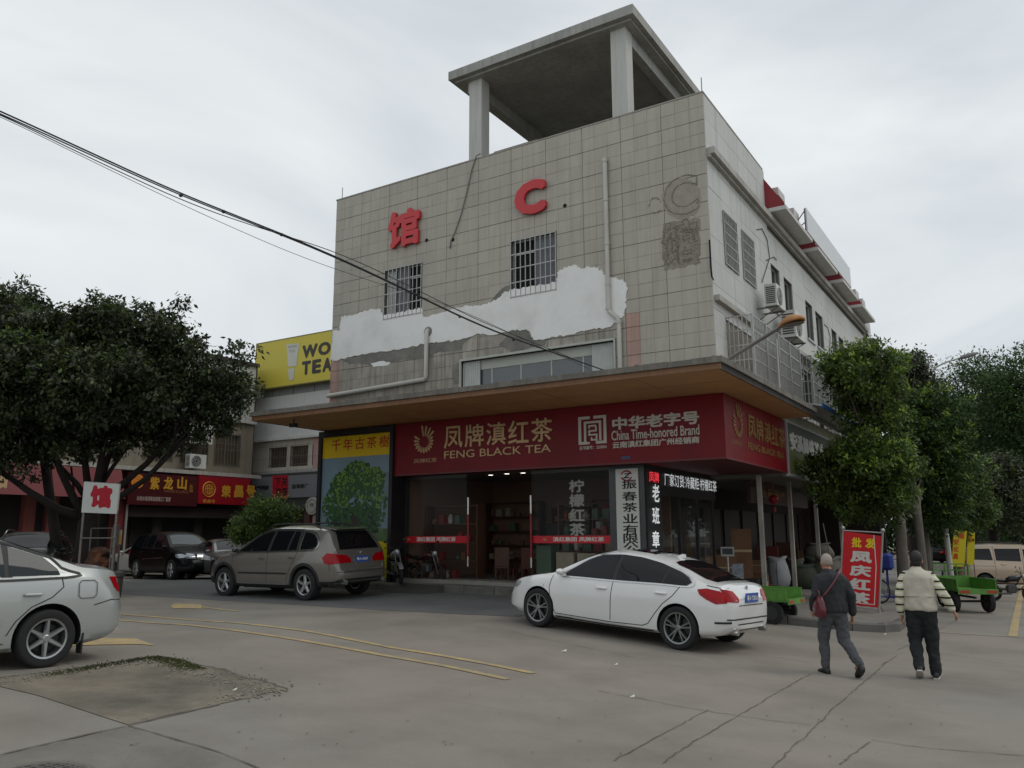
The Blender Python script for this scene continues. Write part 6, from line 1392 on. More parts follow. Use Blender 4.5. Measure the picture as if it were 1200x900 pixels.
def grounded(p, h, sp):
    "height of the rear-axle centre so that the tilted car stands on its wheels"
    zs_ = [GZ(p.x+math.cos(h)*dx-math.sin(h)*dy, p.y+math.sin(h)*dx+math.cos(h)*dy) for dx in (0, sp['wb']) for dy in (-.8, .8)]
    n = gslope(p.x+math.cos(h)*1.4, p.y+math.sin(h)*1.4)
    c_ = sum(zs_)/4; return Vector((p.x, p.y, c_+(n.x*math.cos(h)+n.y*math.sin(h))/n.z*sp['wb']/2+.0))
def roundel(proj, side, a, b, r, t):
    q = proj(a, b, side, .0)
    if not q: return
    ax = {'B': Matrix.Rotation(R(-90), 4, 'Y'), 'F': Matrix.Rotation(R(90), 4, 'Y'), 'T': Matrix.Identity(4)}[side]
    m_ = MB(); m_.cyl((0, 0, 0), (0, 0, .012), r, n=20, T=Matrix.Translation(q)@ax); e = m_.build('emblem', chromeM, t, local=True)
    for k, mt_ in ((0, M('emblem_blue', S(60, 110, 180), .3)), (1, M('emblem_blue')), (2, whiteP), (3, whiteP)):
        a0 = (0, math.pi, math.pi/2, 1.5*math.pi)[k]; m_ = MB(); T_ = Matrix.Translation(q)@ax
        m_.add([(0, 0, .0135)]+[(r*.62*math.cos(a0+j*math.pi/8), r*.62*math.sin(a0+j*math.pi/8), .0135) for j in range(5)], [(0, 1, 2, 3, 4, 5)], T_); m_.build('emblem_quarter', mt_, e, local=True)
p, h = place(SED, a, b); p = grounded(p, h, SED)
t, proj, decal, line = car('white_saloon_car', 'white four door saloon with blue rear plate parked in front of the tea shop', p, h, SED, pW, plate=('粤A·T3826', .83, -1))
roundel(proj, 'B', 0, .965, .04, t)
for s in (-1, 1): m_ = MB(); m_.cyl((-.82, s*.5, .33), (-.7, s*.5, .33), .045, n=14); m_.build('exhaust_tip', chromeM, t, local=True)
# ---- taupe SUV
SUV = dict(top=[(-1.0, .62), (-.98, .80), (-.95, 1.0), (-.92, 1.15), (-.80, 1.32), (-.68, 1.5), (-.6, 1.62), (-.5, 1.67), (0, 1.715), (.7, 1.75), (1.2, 1.755), (1.6, 1.72), (1.9, 1.61), (2.25, 1.4), (2.6, 1.2), (2.9, 1.13), (3.3, 1.07), (3.6, .99), (3.78, .85), (3.86, .6)],
    belt=[(-1.0, .6), (-.92, 1.1), (-.3, 1.13), (1.2, 1.1), (2.4, 1.06), (3.2, .98), (3.86, .55)], bot=[(-1.0, .42), (-.8, .34), (-.4, .3), (.4, .27), (2.5, .27), (3.4, .28), (3.86, .36)],
    W=[(-1.0, .74), (-.92, .86), (-.75, .92), (-.4, .95), (0, .965), (2.9, .965), (3.3, .93), (3.6, .83), (3.8, .68), (3.86, .6)], H=1.755, wr=.64, wb=2.93, tr=1.66, r=.37, gap=.055,
    windows=[[(2.42, 1.13), (2.2, 1.27), (1.95, 1.43), (1.72, 1.55), (1.5, 1.6), (1.32, 1.615), (1.36, 1.145)], [(1.25, 1.15), (1.22, 1.62), (.8, 1.62), (.62, 1.615), (.66, 1.165)], [(.6, 1.165), (.56, 1.61), (.38, 1.6), (.32, 1.175)], [(.2, 1.18), (.22, 1.585), (0.02, 1.565), (-.14, 1.52), (-.27, 1.42), (-.33, 1.3), (-.28, 1.21), (-.2, 1.185)]],
    wfill=[(2.48, 1.12), (2.2, 1.3), (1.93, 1.47), (1.7, 1.58), (1.45, 1.635), (.8, 1.645), (.3, 1.63), (.27, 1.16), (1.3, 1.13)],
    side_lines=[([(.255, 1.16), (.265, 1.6), (.05, 1.595), (-.17, 1.55), (-.32, 1.44), (-.385, 1.3), (-.33, 1.18), (-.2, 1.155), (.25, 1.155)], .028, chromeM, 'window_trim'), ([(2.5, 1.115), (1.3, 1.125), (.25, 1.15)], .022, chromeM, 'window_trim'), ([(2.5, 1.13), (2.2, 1.315), (1.93, 1.485), (1.7, 1.595), (1.45, 1.65), (.8, 1.66), (.27, 1.645)], .02, chromeM, 'window_trim'),
                ([(2.35, .62), (.6, .62)], .04, trimB, 'rubbing_strip'), ([(2.4, .375), (.6, .375)], .035, chromeM, 'sill_strip')],
    seams=[[(2.62, 1.08), (2.6, .6), (2.5, .42)], [(1.3, 1.12), (1.32, .42)], [(.27, 1.15), (.3, 1.0), (.45, .8), (.55, .6), (.62, .45)], [(-.72, 1.1), (-.78, .98), (-.8, .7)]],
    handles=[(1.5, .98), (.45, 1.0)], mirror=(2.42, 1.12), mirror_mat=pD, arch_trim=True,
    side_decals=[([(-1.02, .52), (-.9, .45), (-.5, .45), (-.5, .3), (-1.02, .3)], trimB, 'rear_cladding'), ([(.45, .36), (2.45, .36), (2.45, .2), (.45, .2)], trimB, 'sill_cladding'), ([(3.35, .5), (3.84, .5), (3.84, .3), (3.35, .3)], trimB, 'front_cladding'),
                 ([(-.58, .99), (-.7, 1.1), (-.9, 1.08), (-.95, .98), (-.95, .85), (-.8, .84), (-.66, .86)], redLamp, 'tail_lamp'), ([(3.2, .92), (3.45, .93), (3.65, .88), (3.6, .8), (3.4, .78), (3.25, .82)], clearLamp, 'head_lamp')],
    decals=[([(-.66, 1.17), (-.52, 1.58), (.52, 1.58), (.66, 1.17)], 'B', cglass, 'rear_window'), ([(-.84, 1.06), (-.5, 1.04), (-.36, .95), (-.38, .86), (-.84, .86)], 'B', redLamp, 'tail_lamp'), ([(.84, 1.06), (.5, 1.04), (.36, .95), (.38, .86), (.84, .86)], 'B', redLamp, 'tail_lamp'), ([(-.6, .5), (.6, .5), (.5, .36), (-.5, .36)], 'B', trimB, 'rear_cladding'),
            ([(2.45, -.7), (2.52, 0), (2.45, .7), (2.0, .6), (1.82, .58), (1.78, 0), (1.82, -.58), (2.0, -.6)], 'T', cglass, 'windscreen')],
    lines=[([(-.8, .66), (.8, .66)], 'B', .015, seamM, 'tailgate_gap'), ([(-.3, .98), (-.3, 1.0)], 'B', .01, seamM, 'seam')],
    rails=(-.2, 1.75), fin=.0, rim=5, rim_ratio=.66, tw=.25)
a, b = G(360, 704.3), G(259, 698.2); p, h = place(SUV, a, b); p = grounded(p, h, SUV)
t, proj, decal, line = car('taupe_suv', 'taupe grey SUV with black cladding and roof rails waiting left of the shop', p, h, SUV, pT, plate=('粤A·L80J8', .93, -1))
roundel(proj, 'B', 0, 1.09, .045, t)
m_ = MB(); 
for s in (-1, 1): m_ = MB(); m_.cyl((-1.06, s*.62, .42), (-.9, s*.62, .42), .06, n=14); m_.build('exhaust_tip', chromeM, t, local=True)
m_ = MB(); m_.prism([(-.72, 1.64), (-.45, 1.69), (-.4, 1.665), (-.68, 1.62)], -.58, .58, 'y'); m_.build('spoiler', pT, t, local=True)
# ---- black SUV further left (front to the right)
SU2 = dict(SUV); SU2.update(rim=6, rimcol=2, rim_ratio=.66, mirror_mat=pK, arch_trim=False, side_lines=[([(2.5, 1.115), (1.3, 1.125), (.25, 1.15)], .02, trimB, 'window_trim'), ([(2.35, .8), (.6, .74)], .025, chromeM, 'side_strip')], rails=None, fin=None)
SU2['decals'] = SU2['decals'][:3]+[([(2.45, -.7), (2.52, 0), (2.45, .7), (2.0, .6), (1.82, .58), (1.78, 0), (1.82, -.58), (2.0, -.6)], 'T', cglassL, 'windscreen'), ([(-.4, .72), (.4, .72), (.36, .92), (-.36, .92)], 'F', chromeM, 'grille'), ([(-.74, .78), (-.45, .76), (-.45, .92), (-.7, .95)], 'F', clearLamp, 'head_lamp'), ([(.74, .78), (.45, .76), (.45, .92), (.7, .95)], 'F', clearLamp, 'head_lamp')]
a, b = Vector((-28.87, 19.3, .2)), Vector((-26.03, 19.47, .2)); p, h = place(SU2, a, b, 'R'); h -= .25; p = grounded(p, h, SU2)
car('black_suv', 'black SUV with bright windscreen parked left of the taupe SUV', p, h, SU2, pK)
# ---- dark car at far left behind the silver one, nose to the right
SU3 = dict(SU2); SU3.update(rim=-5, rimcol=3, rails=(-.2, 1.7), rail_mat=chromeM); SU3['top'] = [(a_, z_*.93) for a_, z_ in SU3['top']]; SU3['belt'] = [(a_, z_*.93) for a_, z_ in SU3['belt']]; SU3['H'] = 1.63
SU3['windows'] = [[(x_, z_*.935) for x_, z_ in w_] for w_ in SU3['windows']]; SU3['wfill'] = [(x_, z_*.935) for x_, z_ in SU3['wfill']]; SU3['mirror'] = (2.42, 1.03)
SU3['decals'] = [([(2.45, -.7), (2.52, 0), (2.45, .7), (2.0, .6), (1.82, .58), (1.78, 0), (1.82, -.58), (2.0, -.6)], 'T', cglass, 'windscreen'), ([(-.62, .55), (.62, .55), (.6, .82), (-.6, .82)], 'F', M('grille_bars', S(120, 124, 126), .25, metal=.9, var=.8, scale=9), 'grille')]
p = at(28, 23.5); h = R(-38); c_ = p-Vector((math.cos(h), math.sin(h), 0))*1.6; c_ = grounded(c_, h, SU3)
t, proj, decal, line = car('dark_grey_suv', 'dark grey SUV with chrome grille behind the silver saloon', c_, h, SU3, pD)
for s in (-1, 1):
    for k in range(3): decal([(s*(.62+.07*k), .74), (s*(.66+.07*k), .74), (s*(.7+.07*k), .88), (s*(.66+.07*k), .88)], 'F', .008, M('lamp_bright', S(226, 230, 232), .2), 'lamp_bar', .05)
# ---- white hatchback partly hidden behind the black SUV; silver grey saloon behind the taupe SUV
SE2 = dict(SED); SE2.update(rim=6, rimcol=4); 
p = at(148, 34); h = R(196); c_ = grounded(p-Vector((math.cos(h), math.sin(h), 0))*SE2['wb'], h, SE2); car('white_hatchback', 'white small car mostly hidden behind the black SUV', c_, h, SE2, M('paint_offwhite', S(176, 172, 164), .3, coat=1.))
SE3 = dict(SED); SE3.update(rim=5, rimcol=5)
p = at(262, 30.); h = R(-20); c_ = grounded(p-Vector((math.cos(h), math.sin(h), 0))*1.2, h, SE3); car('grey_saloon_car', 'grey saloon with curved roof between the black and taupe SUVs', c_, h, SE3, pG)
# ---- silver saloon at the left edge, tail to the right
SIL = dict(top=[(-1.0, .66), (-.98, .84), (-.95, .99), (-.88, 1.04), (-.35, 1.08), (.0, 1.2), (.5, 1.36), (.9, 1.44), (1.4, 1.475), (1.8, 1.44), (2.2, 1.27), (2.6, 1.04), (2.9, .96), (3.2, .88), (3.45, .76), (3.53, .55)],
    belt=[(-1.0, .64), (-.6, .94), (0, .93), (1.2, .9), (2.4, .87), (3.1, .78), (3.53, .5)], bot=[(-1.0, .33), (-.75, .25), (-.4, .21), (.4, .19), (2.6, .18), (3.53, .26)],
    W=[(-1.0, .66), (-.93, .76), (-.75, .82), (-.4, .845), (0, .855), (2.6, .855), (3.1, .8), (3.4, .66), (3.53, .5)], H=1.475, wr=.57, wb=2.6, tr=1.49, r=.315, gap=.06, glass=M('car_glass_grey', S(40, 46, 48), .04, spec=.3),
    windows=[[(.52, .96), (.55, 1.35), (.9, 1.4), (1.25, 1.41), (1.28, .95)], [(.48, .96), (.48, 1.33), (.3, 1.27), (.1, 1.16), (-.05, 1.03), (-.08, .965)], [(1.34, .95), (1.36, 1.41), (1.7, 1.37), (2.0, 1.24), (2.4, .96)]],
    wtrim=[(-.15, .935), (-.1, 1.04), (.07, 1.19), (.28, 1.3), (.6, 1.39), (1.2, 1.44), (1.7, 1.41), (2.1, 1.24), (2.5, .93)], wtrim_mat=trimB, wfill=[(.56, .95), (.6, 1.37), (.44, 1.33), (.44, .95)],
    seams=[[(-.1, .93), (-.12, .84), (0, .735), (.22, .64), (.37, .5), (.45, .36)], [(1.3, .92), (1.3, .3)], [(.47, .28), (2.3, .28)], [(-.62, .9), (-.72, .87), (-.73, .74)], [(-.98, .66), (-.72, .68), (-.5, .63)]],
    handles=[(.22, .77), (1.5, .75)], mirror=(2.35, .93),
    side_decals=[([(-.76, .93), (-.9, .925), (-.985, .88), (-.985, .78), (-.93, .75), (-.84, .81)], redLamp, 'tail_lamp'), ([(.5, .47), (1.28, .46), (1.28, .51), (.5, .52)], pS, 'rub_strip')],
    side_lines=[([(-.3, .74), (-.3, .87), (-.33, .9), (-.48, .9), (-.52, .87), (-.52, .74), (-.48, .71), (-.33, .71), (-.3, .74)], .008, seamM, 'fuel_flap')],
    decals=[([(-.4, -.52), (-.4, .52), (.3, .54), (.42, .48), (.45, 0), (.42, -.48), (.3, -.54)], 'T', cglassL, 'rear_window')], rim=6, rimcol=6, rim_ratio=.7)
kz = 1.075
for q in ('top', 'belt', 'bot', 'W'): SIL[q] = [(x*.92 if x < -.4 else x, z) for x, z in SIL[q]]
SIL['side_decals'][0] = ([(x*.93, z) for x, z in SIL['side_decals'][0][0]],)+SIL['side_decals'][0][1:]
for q in ('top', 'belt', 'W_', 'wfill', 'wtrim', 'handles'):
    if q in SIL: SIL[q] = [(x, z*kz) for x, z in SIL[q]]
for q in ('windows', 'seams'): SIL[q] = [[(x, z*kz) for x, z in pl] for pl in SIL[q]]
SIL['side_decals'] = [([(x, z*kz) for x, z in d[0]],)+tuple(d[1:]) for d in SIL['side_decals']]; SIL['side_lines'] = [([(x, z*kz) for x, z in d[0]],)+tuple(d[1:]) for d in SIL['side_lines']]
SIL['H'] *= kz; SIL['mirror'] = (2.35, .99); SIL['r'] = .325; SIL['seams'] = SIL['seams'][:3]+SIL['seams'][4:]
hub = G(51, 783); h = R(-95)
d_ = Vector((math.cos(h), math.sin(h), 0)); nn = Vector((-d_.y, d_.x, 0))*(SIL['tr']/2+.1); c_ = grounded(hub-nn, h, SIL)
t, proj, decal, line = car('silver_saloon_car', 'silver saloon at the left edge of the road showing its tail', c_, h, SIL, pS)
m_ = MB(); q = proj(-.37, .3, 'L', 0); m_.box((-.42, .72, .12), (-.4, .84, .36)); m_.build('mud_flap', trimB, t, local=True)
# ---- beige minivan at the right edge
VAN = dict(top=[(-.92, .8), (-.9, 1.1), (-.84, 1.3), (-.72, 1.6), (-.6, 1.76), (-.3, 1.83), (.5, 1.86), (1.6, 1.85), (2.0, 1.78), (2.4, 1.5), (2.9, 1.14), (3.2, 1.02), (3.5, .85), (3.6, .6)],
    belt=[(-.92, .78), (-.8, 1.15), (0, 1.14), (2.2, 1.1), (3.1, .95), (3.6, .55)], bot=[(-.92, .34), (-.4, .27), (2.6, .24), (3.6, .3)], W=[(-.92, .68), (-.8, .79), (-.4, .84), (2.8, .84), (3.3, .74), (3.6, .52)], H=1.86, wr=.66, wb=2.72, tr=1.46, r=.31, gap=.07,
    windows=[[(-.5, 1.2), (-.56, 1.5), (-.48, 1.62), (.3, 1.64), (.36, 1.18)], [(.48, 1.17), (.47, 1.64), (1.42, 1.65), (1.42, 1.15)], [(1.54, 1.15), (1.54, 1.64), (1.85, 1.6), (2.4, 1.15)]],
    seams=[[(.42, 1.75), (.42, .6), (.3, .3)], [(1.48, 1.7), (1.48, .3)], [(.4, .95), (-.7, .95)]], handles=[(.75, 1.02), (1.7, 1.0)], mirror=(2.35, 1.15),
    side_decals=[([(-.7, 1.2), (-.82, 1.25), (-.9, 1.1), (-.9, .93), (-.72, .9), (-.66, 1.0)], redLamp, 'tail_lamp')], side_lines=[([(.5, .6), (2.2, .55)], .03, pB, 'body_line')], decals=[([(-.55, 1.25), (.55, 1.25), (.5, 1.65), (-.5, 1.65)], 'B', cglass, 'rear_window')], rim=6, rimcol=7, rails=(-.4, 1.7), rail_mat=trimB)
hub = G(1156, 691.5); h = R(24); d_ = Vector((math.cos(h), math.sin(h), 0)); nn = Vector((d_.y, -d_.x, 0))*(VAN['tr']/2+.1); c_ = grounded(hub-nn, h, VAN)
car('beige_minivan', 'beige minivan with dark windows at the right edge of the street', c_, h, VAN, pB, cat='van')
for u, dep, h, mt_, lab in ((1165, 50, 30, pD, 'dark car far behind the beige minivan, nearer of the distant row'), (1192, 56, 20, pG, 'grey car far behind at the right edge of the street'), (1100, 60, 75, pK, 'dark car in the shade far down the tree lined street')):
    p = at(u, dep); h = R(h); car('distant_car', lab, grounded(p, h, SE2), h, SE2, mt_, 'cars parked far down the street')
# ================================================================ PEOPLE
skinM = M('skin', S(176, 128, 104), .55, var=.06, scale=20); hairG = M('hair_grey', S(150, 142, 134), .7, var=.2, scale=60); hairB = M('hair_dark', S(30, 26, 25), .6, var=.3, scale=50)
shoeK = M('shoe_black', S(24, 24, 25), .45); soleW = M('sole_white', S(196, 192, 184), .6)
def capsule(mb, a, b, ra, rb, n=14, flat=1., ax=None):
    "tapered limb with round ends; flat < 1 squashes it along ax"
    a, b = Vector(a), Vector(b); d = b-a; L_ = d.length; t = d.normalized(); u = (Vector(ax) if ax else (t.cross(Vector((1, 0, 0))) if abs(t.x) < .8 else t.cross(Vector((0, 1, 0))))); u = (u-t*u.dot(t)).normalized(); v = t.cross(u)
    rings = []
    for k in range(5): q = math.pi/2*(1-k/4.6); rings.append((a-t*ra*math.sin(q), ra*math.cos(q)+1e-4))
    for k in range(1, 4): rings.append((a+d*(k/4), ra+(rb-ra)*k/4))
    for k in range(5): q = math.pi/2*(k/4.6)+.0; rings.append((b+t*rb*math.sin(q), rb*math.cos(q)+1e-4))
    mb.loft([[tuple(c+u*(r*flat*math.cos(w_))+v*(r*math.sin(w_))) for w_ in [2*math.pi*j/n for j in range(n)]] for c, r in rings])
def ell(mb, c, r, rotz=0, rotx=0, n=18): mb.sph((0, 0, 0), r, n, Matrix.Translation(c)@Matrix.Rotation(rotz, 4, 'Z')@Matrix.Rotation(rotx, 4, 'X'))
def remesh(mb, name, mat, parent, vox=.012, smooth_it=6, local=True):
    o = mb.build(name, mat, parent, smooth=True, local=local)
    md = o.modifiers.new('r', 'REMESH'); md.mode = 'VOXEL'; md.voxel_size = vox; md.use_smooth_shade = True
    ms_ = o.modifiers.new('s', 'SMOOTH'); ms_.factor = .5; ms_.iterations = smooth_it
    bpy.context.view_layer.update()
    me = bpy.data.meshes.new_from_object(o.evaluated_get(bpy.context.evaluated_depsgraph_get())); o.modifiers.clear(); old = o.data; o.data = me; bpy.data.meshes.remove(old)
    me.polygons.foreach_set('use_smooth', [True]*len(me.polygons)); return o
def wrinkle(o, amp, sc_=14, seed=0, zs=1.):
    me = o.data
    for v in me.vertices:
        p = v.co; q = Vector((p.x*sc_, p.y*sc_, p.z*sc_*zs+seed)); k = noise.noise(q)+.5*noise.noise(q*2.1); v.co = p+v.normal*k*amp
    me.update()
def hand(mb, w_, d, out, s=1., curl=.5):
    "w_ wrist, d direction to the knuckles, out palm normal; fingers curl towards out"
    w_, d = Vector(w_), Vector(d).normalized(); out = Vector(out); out = (out-d*out.dot(d)).normalized(); sd = d.cross(out)
    k0 = w_+d*.085*s; capsule(mb, w_, k0, .026*s, .036*s, flat=.5, ax=out)
    for i, (o_, l) in enumerate(((-.03, .068), (-.01, .078), (.011, .073), (.03, .058))):
        b = k0+sd*o_*s+d*.01*s; m1 = b+(d*.9+out*curl*.6).normalized()*l*.5*s; m2 = m1+(d*.6+out*curl*1.5).normalized()*l*.5*s; capsule(mb, b-d*.02*s, m1, .0095*s, .009*s, 8); capsule(mb, m1, m2, .009*s, .0075*s, 8)
    b = w_+d*.03*s-sd*.03*s; m1 = b+(d*.7-sd*.7+out*.2).normalized()*.045*s; capsule(mb, b, m1, .012*s, .0105*s, 8); capsule(mb, m1, m1+(d*.95-sd*.2+out*.25).normalized()*.035*s, .0105*s, .009*s, 8)
def shoe(parent, ankle, d, pitch, mt_, sole=None):
    "foot: d heading, pitch > 0 lifts the heel"
    d = Vector(d).normalized(); T_ = Matrix.Translation(ankle)@Matrix.Rotation(math.atan2(d.y, d.x), 4, 'Z')@Matrix.Rotation(pitch, 4, 'Y')
    prof = [(-.085, .03, .05), (-.075, .036, .085), (-.02, .04, .1), (.06, .046, .075), (.13, .05, .055), (.175, .04, .045), (.195, .02, .03)]
    mb = MB(); rings = []
    for x, wv, h in prof: rings.append([(x, wv*math.cos(a), -.085+h*.5+h*.5*(math.sin(a) if math.sin(a) > 0 else max(math.sin(a), -.98))) for a in [2*math.pi*k/16 for k in range(16)]])
    mb.loft(rings, True, T_); s_ = mb.build('shoe', mt_, parent, smooth=True, local=True)
    if sole:
        mb = MB(); mb.loft([[(x, y, -.087-q) for x, y in [(-.088, -.03), (-.088, .03), (-.03, .042), (.08, .05), (.16, .045), (.2, .02), (.2, -.02), (.16, -.045), (.08, -.05), (-.03, -.042)]] for q in (.0, -.018)], True, T_); mb.build('sole', sole, s_, local=True)
def person(name, lab, p, h, H, mkfn):
    t = thing(name, p, lab, 'person', rot=(0, 0, h)); t.scale = (H/1.70,)*3; mkfn(t); return t
# local frame: +x the way the person faces, +y the person's left, z up, 1.70 m tall
def base_body(hipL, kneeL, ankL, hipR, kneeR, ankR, sh, elL, wrL, elR, wrR, headp, lean=0., palmL=(0, -1, 0), palmR=(0, 1, 0)):
    mb = MB(); pel = (Vector(hipL)+Vector(hipR))/2
    capsule(mb, hipL, kneeL, .085, .055); capsule(mb, kneeL, ankL, .052, .034); capsule(mb, hipR, kneeR, .085, .055); capsule(mb, kneeR, ankR, .052, .034)
    for a in (ankL, ankR): capsule(mb, a, Vector(a)+Vector((.1, 0, -.045)), .035, .03)
    ch = Vector(sh)-Vector((0, 0, .14)); ell(mb, pel, (.11, .16, .13)); ell(mb, (pel+ch)/2, (.1, .14, .22)); ell(mb, ch, (.1, .16, .17)); 
    sl_, sr_ = Vector(sh)+Vector((-.01, .15, -.04)), Vector(sh)+Vector((-.01, -.15, -.04)); capsule(mb, sl_, sr_, .045, .045); capsule(mb, Vector(sh)+Vector((0, 0, 0)), Vector(headp)-Vector((0, 0, .05)), .058, .05)
    for s_, e_, w_, pm in ((sl_, elL, wrL, palmL), (sr_, elR, wrR, palmR)):
        capsule(mb, s_, e_, .045, .038); capsule(mb, e_, w_, .04, .026); hand(mb, w_, Vector(w_)-Vector(e_), pm)
    hp = Vector(headp); ell(mb, hp+Vector((0, 0, .03)), (.094, .076, .108)); ell(mb, hp+Vector((.028, 0, -.045)), (.062, .056, .066))
    capsule(mb, hp+Vector((.088, 0, .01)), hp+Vector((.106, 0, -.018)), .011, .014, 8)
    for s in (-1, 1): ell(mb, hp+Vector((-.005, s*.078, -.005)), (.02, .012, .034)); ell(mb, hp+Vector((.08, s*.03, .018)), (.012, .016, .01))
    ell(mb, hp+Vector((.08, 0, -.062)), (.012, .024, .008))
    return mb
def man_bag(t):
    sh = Vector((-.0, 0, 1.37)); hL, hR = Vector((0, .09, .87)), Vector((0, -.09, .87))
    # left foot flat and forward, right leg trailing on its toe
    kL, aL = Vector((.13, .1, .47)), Vector((.09, .12, .085)); kR, aR = Vector((-.02, -.13, .47)), Vector((-.32, -.19, .16))
    eL, wL = Vector((-.05, .27, 1.10)), Vector((.1, .25, .9)); eR, wR = Vector((-.08, -.27, 1.10)), Vector((.0, -.29, .84)); hp = Vector((.06, .015, 1.555))
    remesh(base_body(hL, kL, aL, hR, kR, aR, sh, eL, wL, eR, wR, hp), 'body', skinM, t, .008, 2)
    tr = MB()
    for hh, k, a in ((hL, kL, aL), (hR, kR, aR)): capsule(tr, hh, k, .112, .085); capsule(tr, k, a+Vector((0, 0, .02)), .083, .062)
    ell(tr, (hL+hR)/2+Vector((-.015, 0, .03)), (.135, .175, .15)); o = remesh(tr, 'trousers', M('trousers_grey', S(74, 76, 80), .85, var=.12, scale=6, bump=.5, bscale=30), t, .012, 5); wrinkle(o, .02, 10, 1)
    jk = MB(); E_ = lambda x, z, rx, ry: [(x+rx*math.cos(a), ry*math.sin(a)*(1 if True else 0), z) for a in [2*math.pi*k/28 for k in range(28)]]
    jk.loft([E_(-.01, .86, .165, .2), E_(-.012, .9, .172, .208), E_(-.01, 1.0, .165, .205), E_(-.01, 1.12, .15, .2), E_(-.02, 1.24, .145, .205), E_(-.03, 1.33, .13, .2), E_(-.03, 1.39, .105, .16), E_(-.01, 1.44, .075, .09), E_(.015, 1.47, .066, .066)])
    capsule(jk, sh+Vector((-.015, .135, -.02)), sh+Vector((-.015, -.135, -.02)), .072, .072)
    for s_, e_, w_ in ((sh+Vector((0, .165, -.035)), eL, wL), (sh+Vector((0, -.165, -.035)), eR, wR)): capsule(jk, s_, e_, .076, .062); capsule(jk, e_, w_+(e_-w_)*.02, .066, .052)
    o = remesh(jk, 'jacket', M('jacket_dark', S(40, 43, 46), .85, var=.15, scale=5, bump=.4, bscale=25), t, .012, 4); wrinkle(o, .024, 8, 4, .6)
    hr = MB(); ell(hr, hp+Vector((-.012, 0, .034)), (.09, .08, .104)); 
    hm_ = remesh(hr, 'hair', M('short_grey_hair', S(158, 148, 138), .7, var=.12, scale=30), t, .008, 2)
    for v in hm_.data.vertices:
        if v.co.x > hp.x+.035 and v.co.z < hp.z+.1: v.co.x = hp.x+.03
        if v.co.z < hp.z-.03: v.co = (v.co-hp)*.9+hp
    shoe(t, aL+Vector((0, 0, .0)), (1, .05, 0), 0, shoeK, shoeK); shoe(t, aR, (1, -.1, 0), .55, shoeK, shoeK)
    return hp, sh
def man_stripes(t):
    sh = Vector((0, 0, 1.39)); hL, hR = Vector((0, .09, .88)), Vector((0, -.09, .88))
    kL, aL = Vector((.03, .1, .48)), Vector((-.16, .08, .16)); kR, aR = Vector((.06, -.11, .48)), Vector((.02, -.12, .085))
    eL, wL = Vector((-.05, .25, 1.11)), Vector((-.02, .255, .86)); eR, wR = Vector((-.02, -.3, 1.13)), Vector((.06, -.4, .92)); hp = Vector((.045, 0, 1.575))
    remesh(base_body(hL, kL, aL, hR, kR, aR, sh, eL, wL, eR, wR, hp, palmL=(-.3, -1, 0), palmR=(-.3, 1, 0)), 'body', skinM, t, .008, 2)
    tr = MB()
    for hh, k, a in ((hL, kL, aL), (hR, kR, aR)): capsule(tr, hh, k, .115, .09); capsule(tr, k, a+Vector((0, 0, .0)), .088, .07)
    ell(tr, (hL+hR)/2+Vector((-.015, 0, .03)), (.135, .175, .15)); o = remesh(tr, 'trousers', M('trousers_black', S(26, 30, 32), .85, var=.12, scale=6), t, .012, 5); wrinkle(o, .018, 10, 1)
    # striped sleeves of the shirt
    stripe = M('striped_sleeve', S(204, 200, 168), .85); 
    if not stripe.get('done'):
        stripe['done'] = 1; nt_ = stripe.node_tree; N = nt_.nodes; tcn = N.new('ShaderNodeTexCoord'); wv = N.new('ShaderNodeTexWave'); wv.bands_direction = 'Z'; wv.inputs['Scale'].default_value = 2.9; wv.inputs['Distortion'].default_value = 1.2; wv.inputs['Detail Scale'].default_value = 1.
        rmp = N.new('ShaderNodeValToRGB'); rmp.color_ramp.interpolation = 'CONSTANT'; e = rmp.color_ramp.elements; e[0].color = S(38, 40, 46)+(1,); e[1].position = .13; e[1].color = S(206, 202, 176)+(1,); e3 = e.new(.45); e3.color = S(196, 190, 140)+(1,); e4 = e.new(.7); e4.color = S(214, 212, 196)+(1,)
        nt_.links.new(tcn.outputs['Object'], wv.inputs[0]); nt_.links.new(wv.outputs['Fac'], rmp.inputs[0]); nt_.links.new(rmp.outputs[0], N['Principled BSDF'].inputs['Base Color'])
    for s_, e_, w_ in ((sh+Vector((0, .165, -.03)), eL, wL), (sh+Vector((0, -.165, -.03)), eR, wR)):
        sv = MB(); capsule(sv, s_, e_, .075, .062); capsule(sv, e_, w_+(e_-w_)*.04, .066, .05); o = remesh(sv, 'sleeve', stripe, t, .011, 3); wrinkle(o, .012, 12, 2)
    vs_ = MB(); E_ = lambda x, z, rx, ry: [(x+rx*math.cos(a), ry*math.sin(a), z) for a in [2*math.pi*k/28 for k in range(28)]]
    vs_.loft([E_(-.01, .9, .168, .205), E_(-.012, .94, .178, .215), E_(-.01, 1.02, .17, .208), E_(-.01, 1.14, .155, .2), E_(-.02, 1.26, .15, .202), E_(-.03, 1.35, .135, .2), E_(-.03, 1.41, .105, .155), E_(-.01, 1.46, .072, .085), E_(.015, 1.49, .062, .064)])
    capsule(vs_, sh+Vector((-.015, .13, -.015)), sh+Vector((-.015, -.13, -.015)), .066, .066)
    vm = M('vest_cream', S(190, 184, 168), .85, var=.08, scale=5, bump=.4, bscale=22); o = remesh(vs_, 'vest', vm, t, .012, 4); wrinkle(o, .018, 8, 9, .6)
    fl = MB()
    for z, k_ in ((1.1, 1.0),):
        fl.tube([(-.01-.166*math.cos(a)*1.0, .21*math.sin(a), z) for a in np.linspace(-.95, .95, 14)], .008, 6)
    fl.build('back_seam', vm, t, smooth=True, local=True)
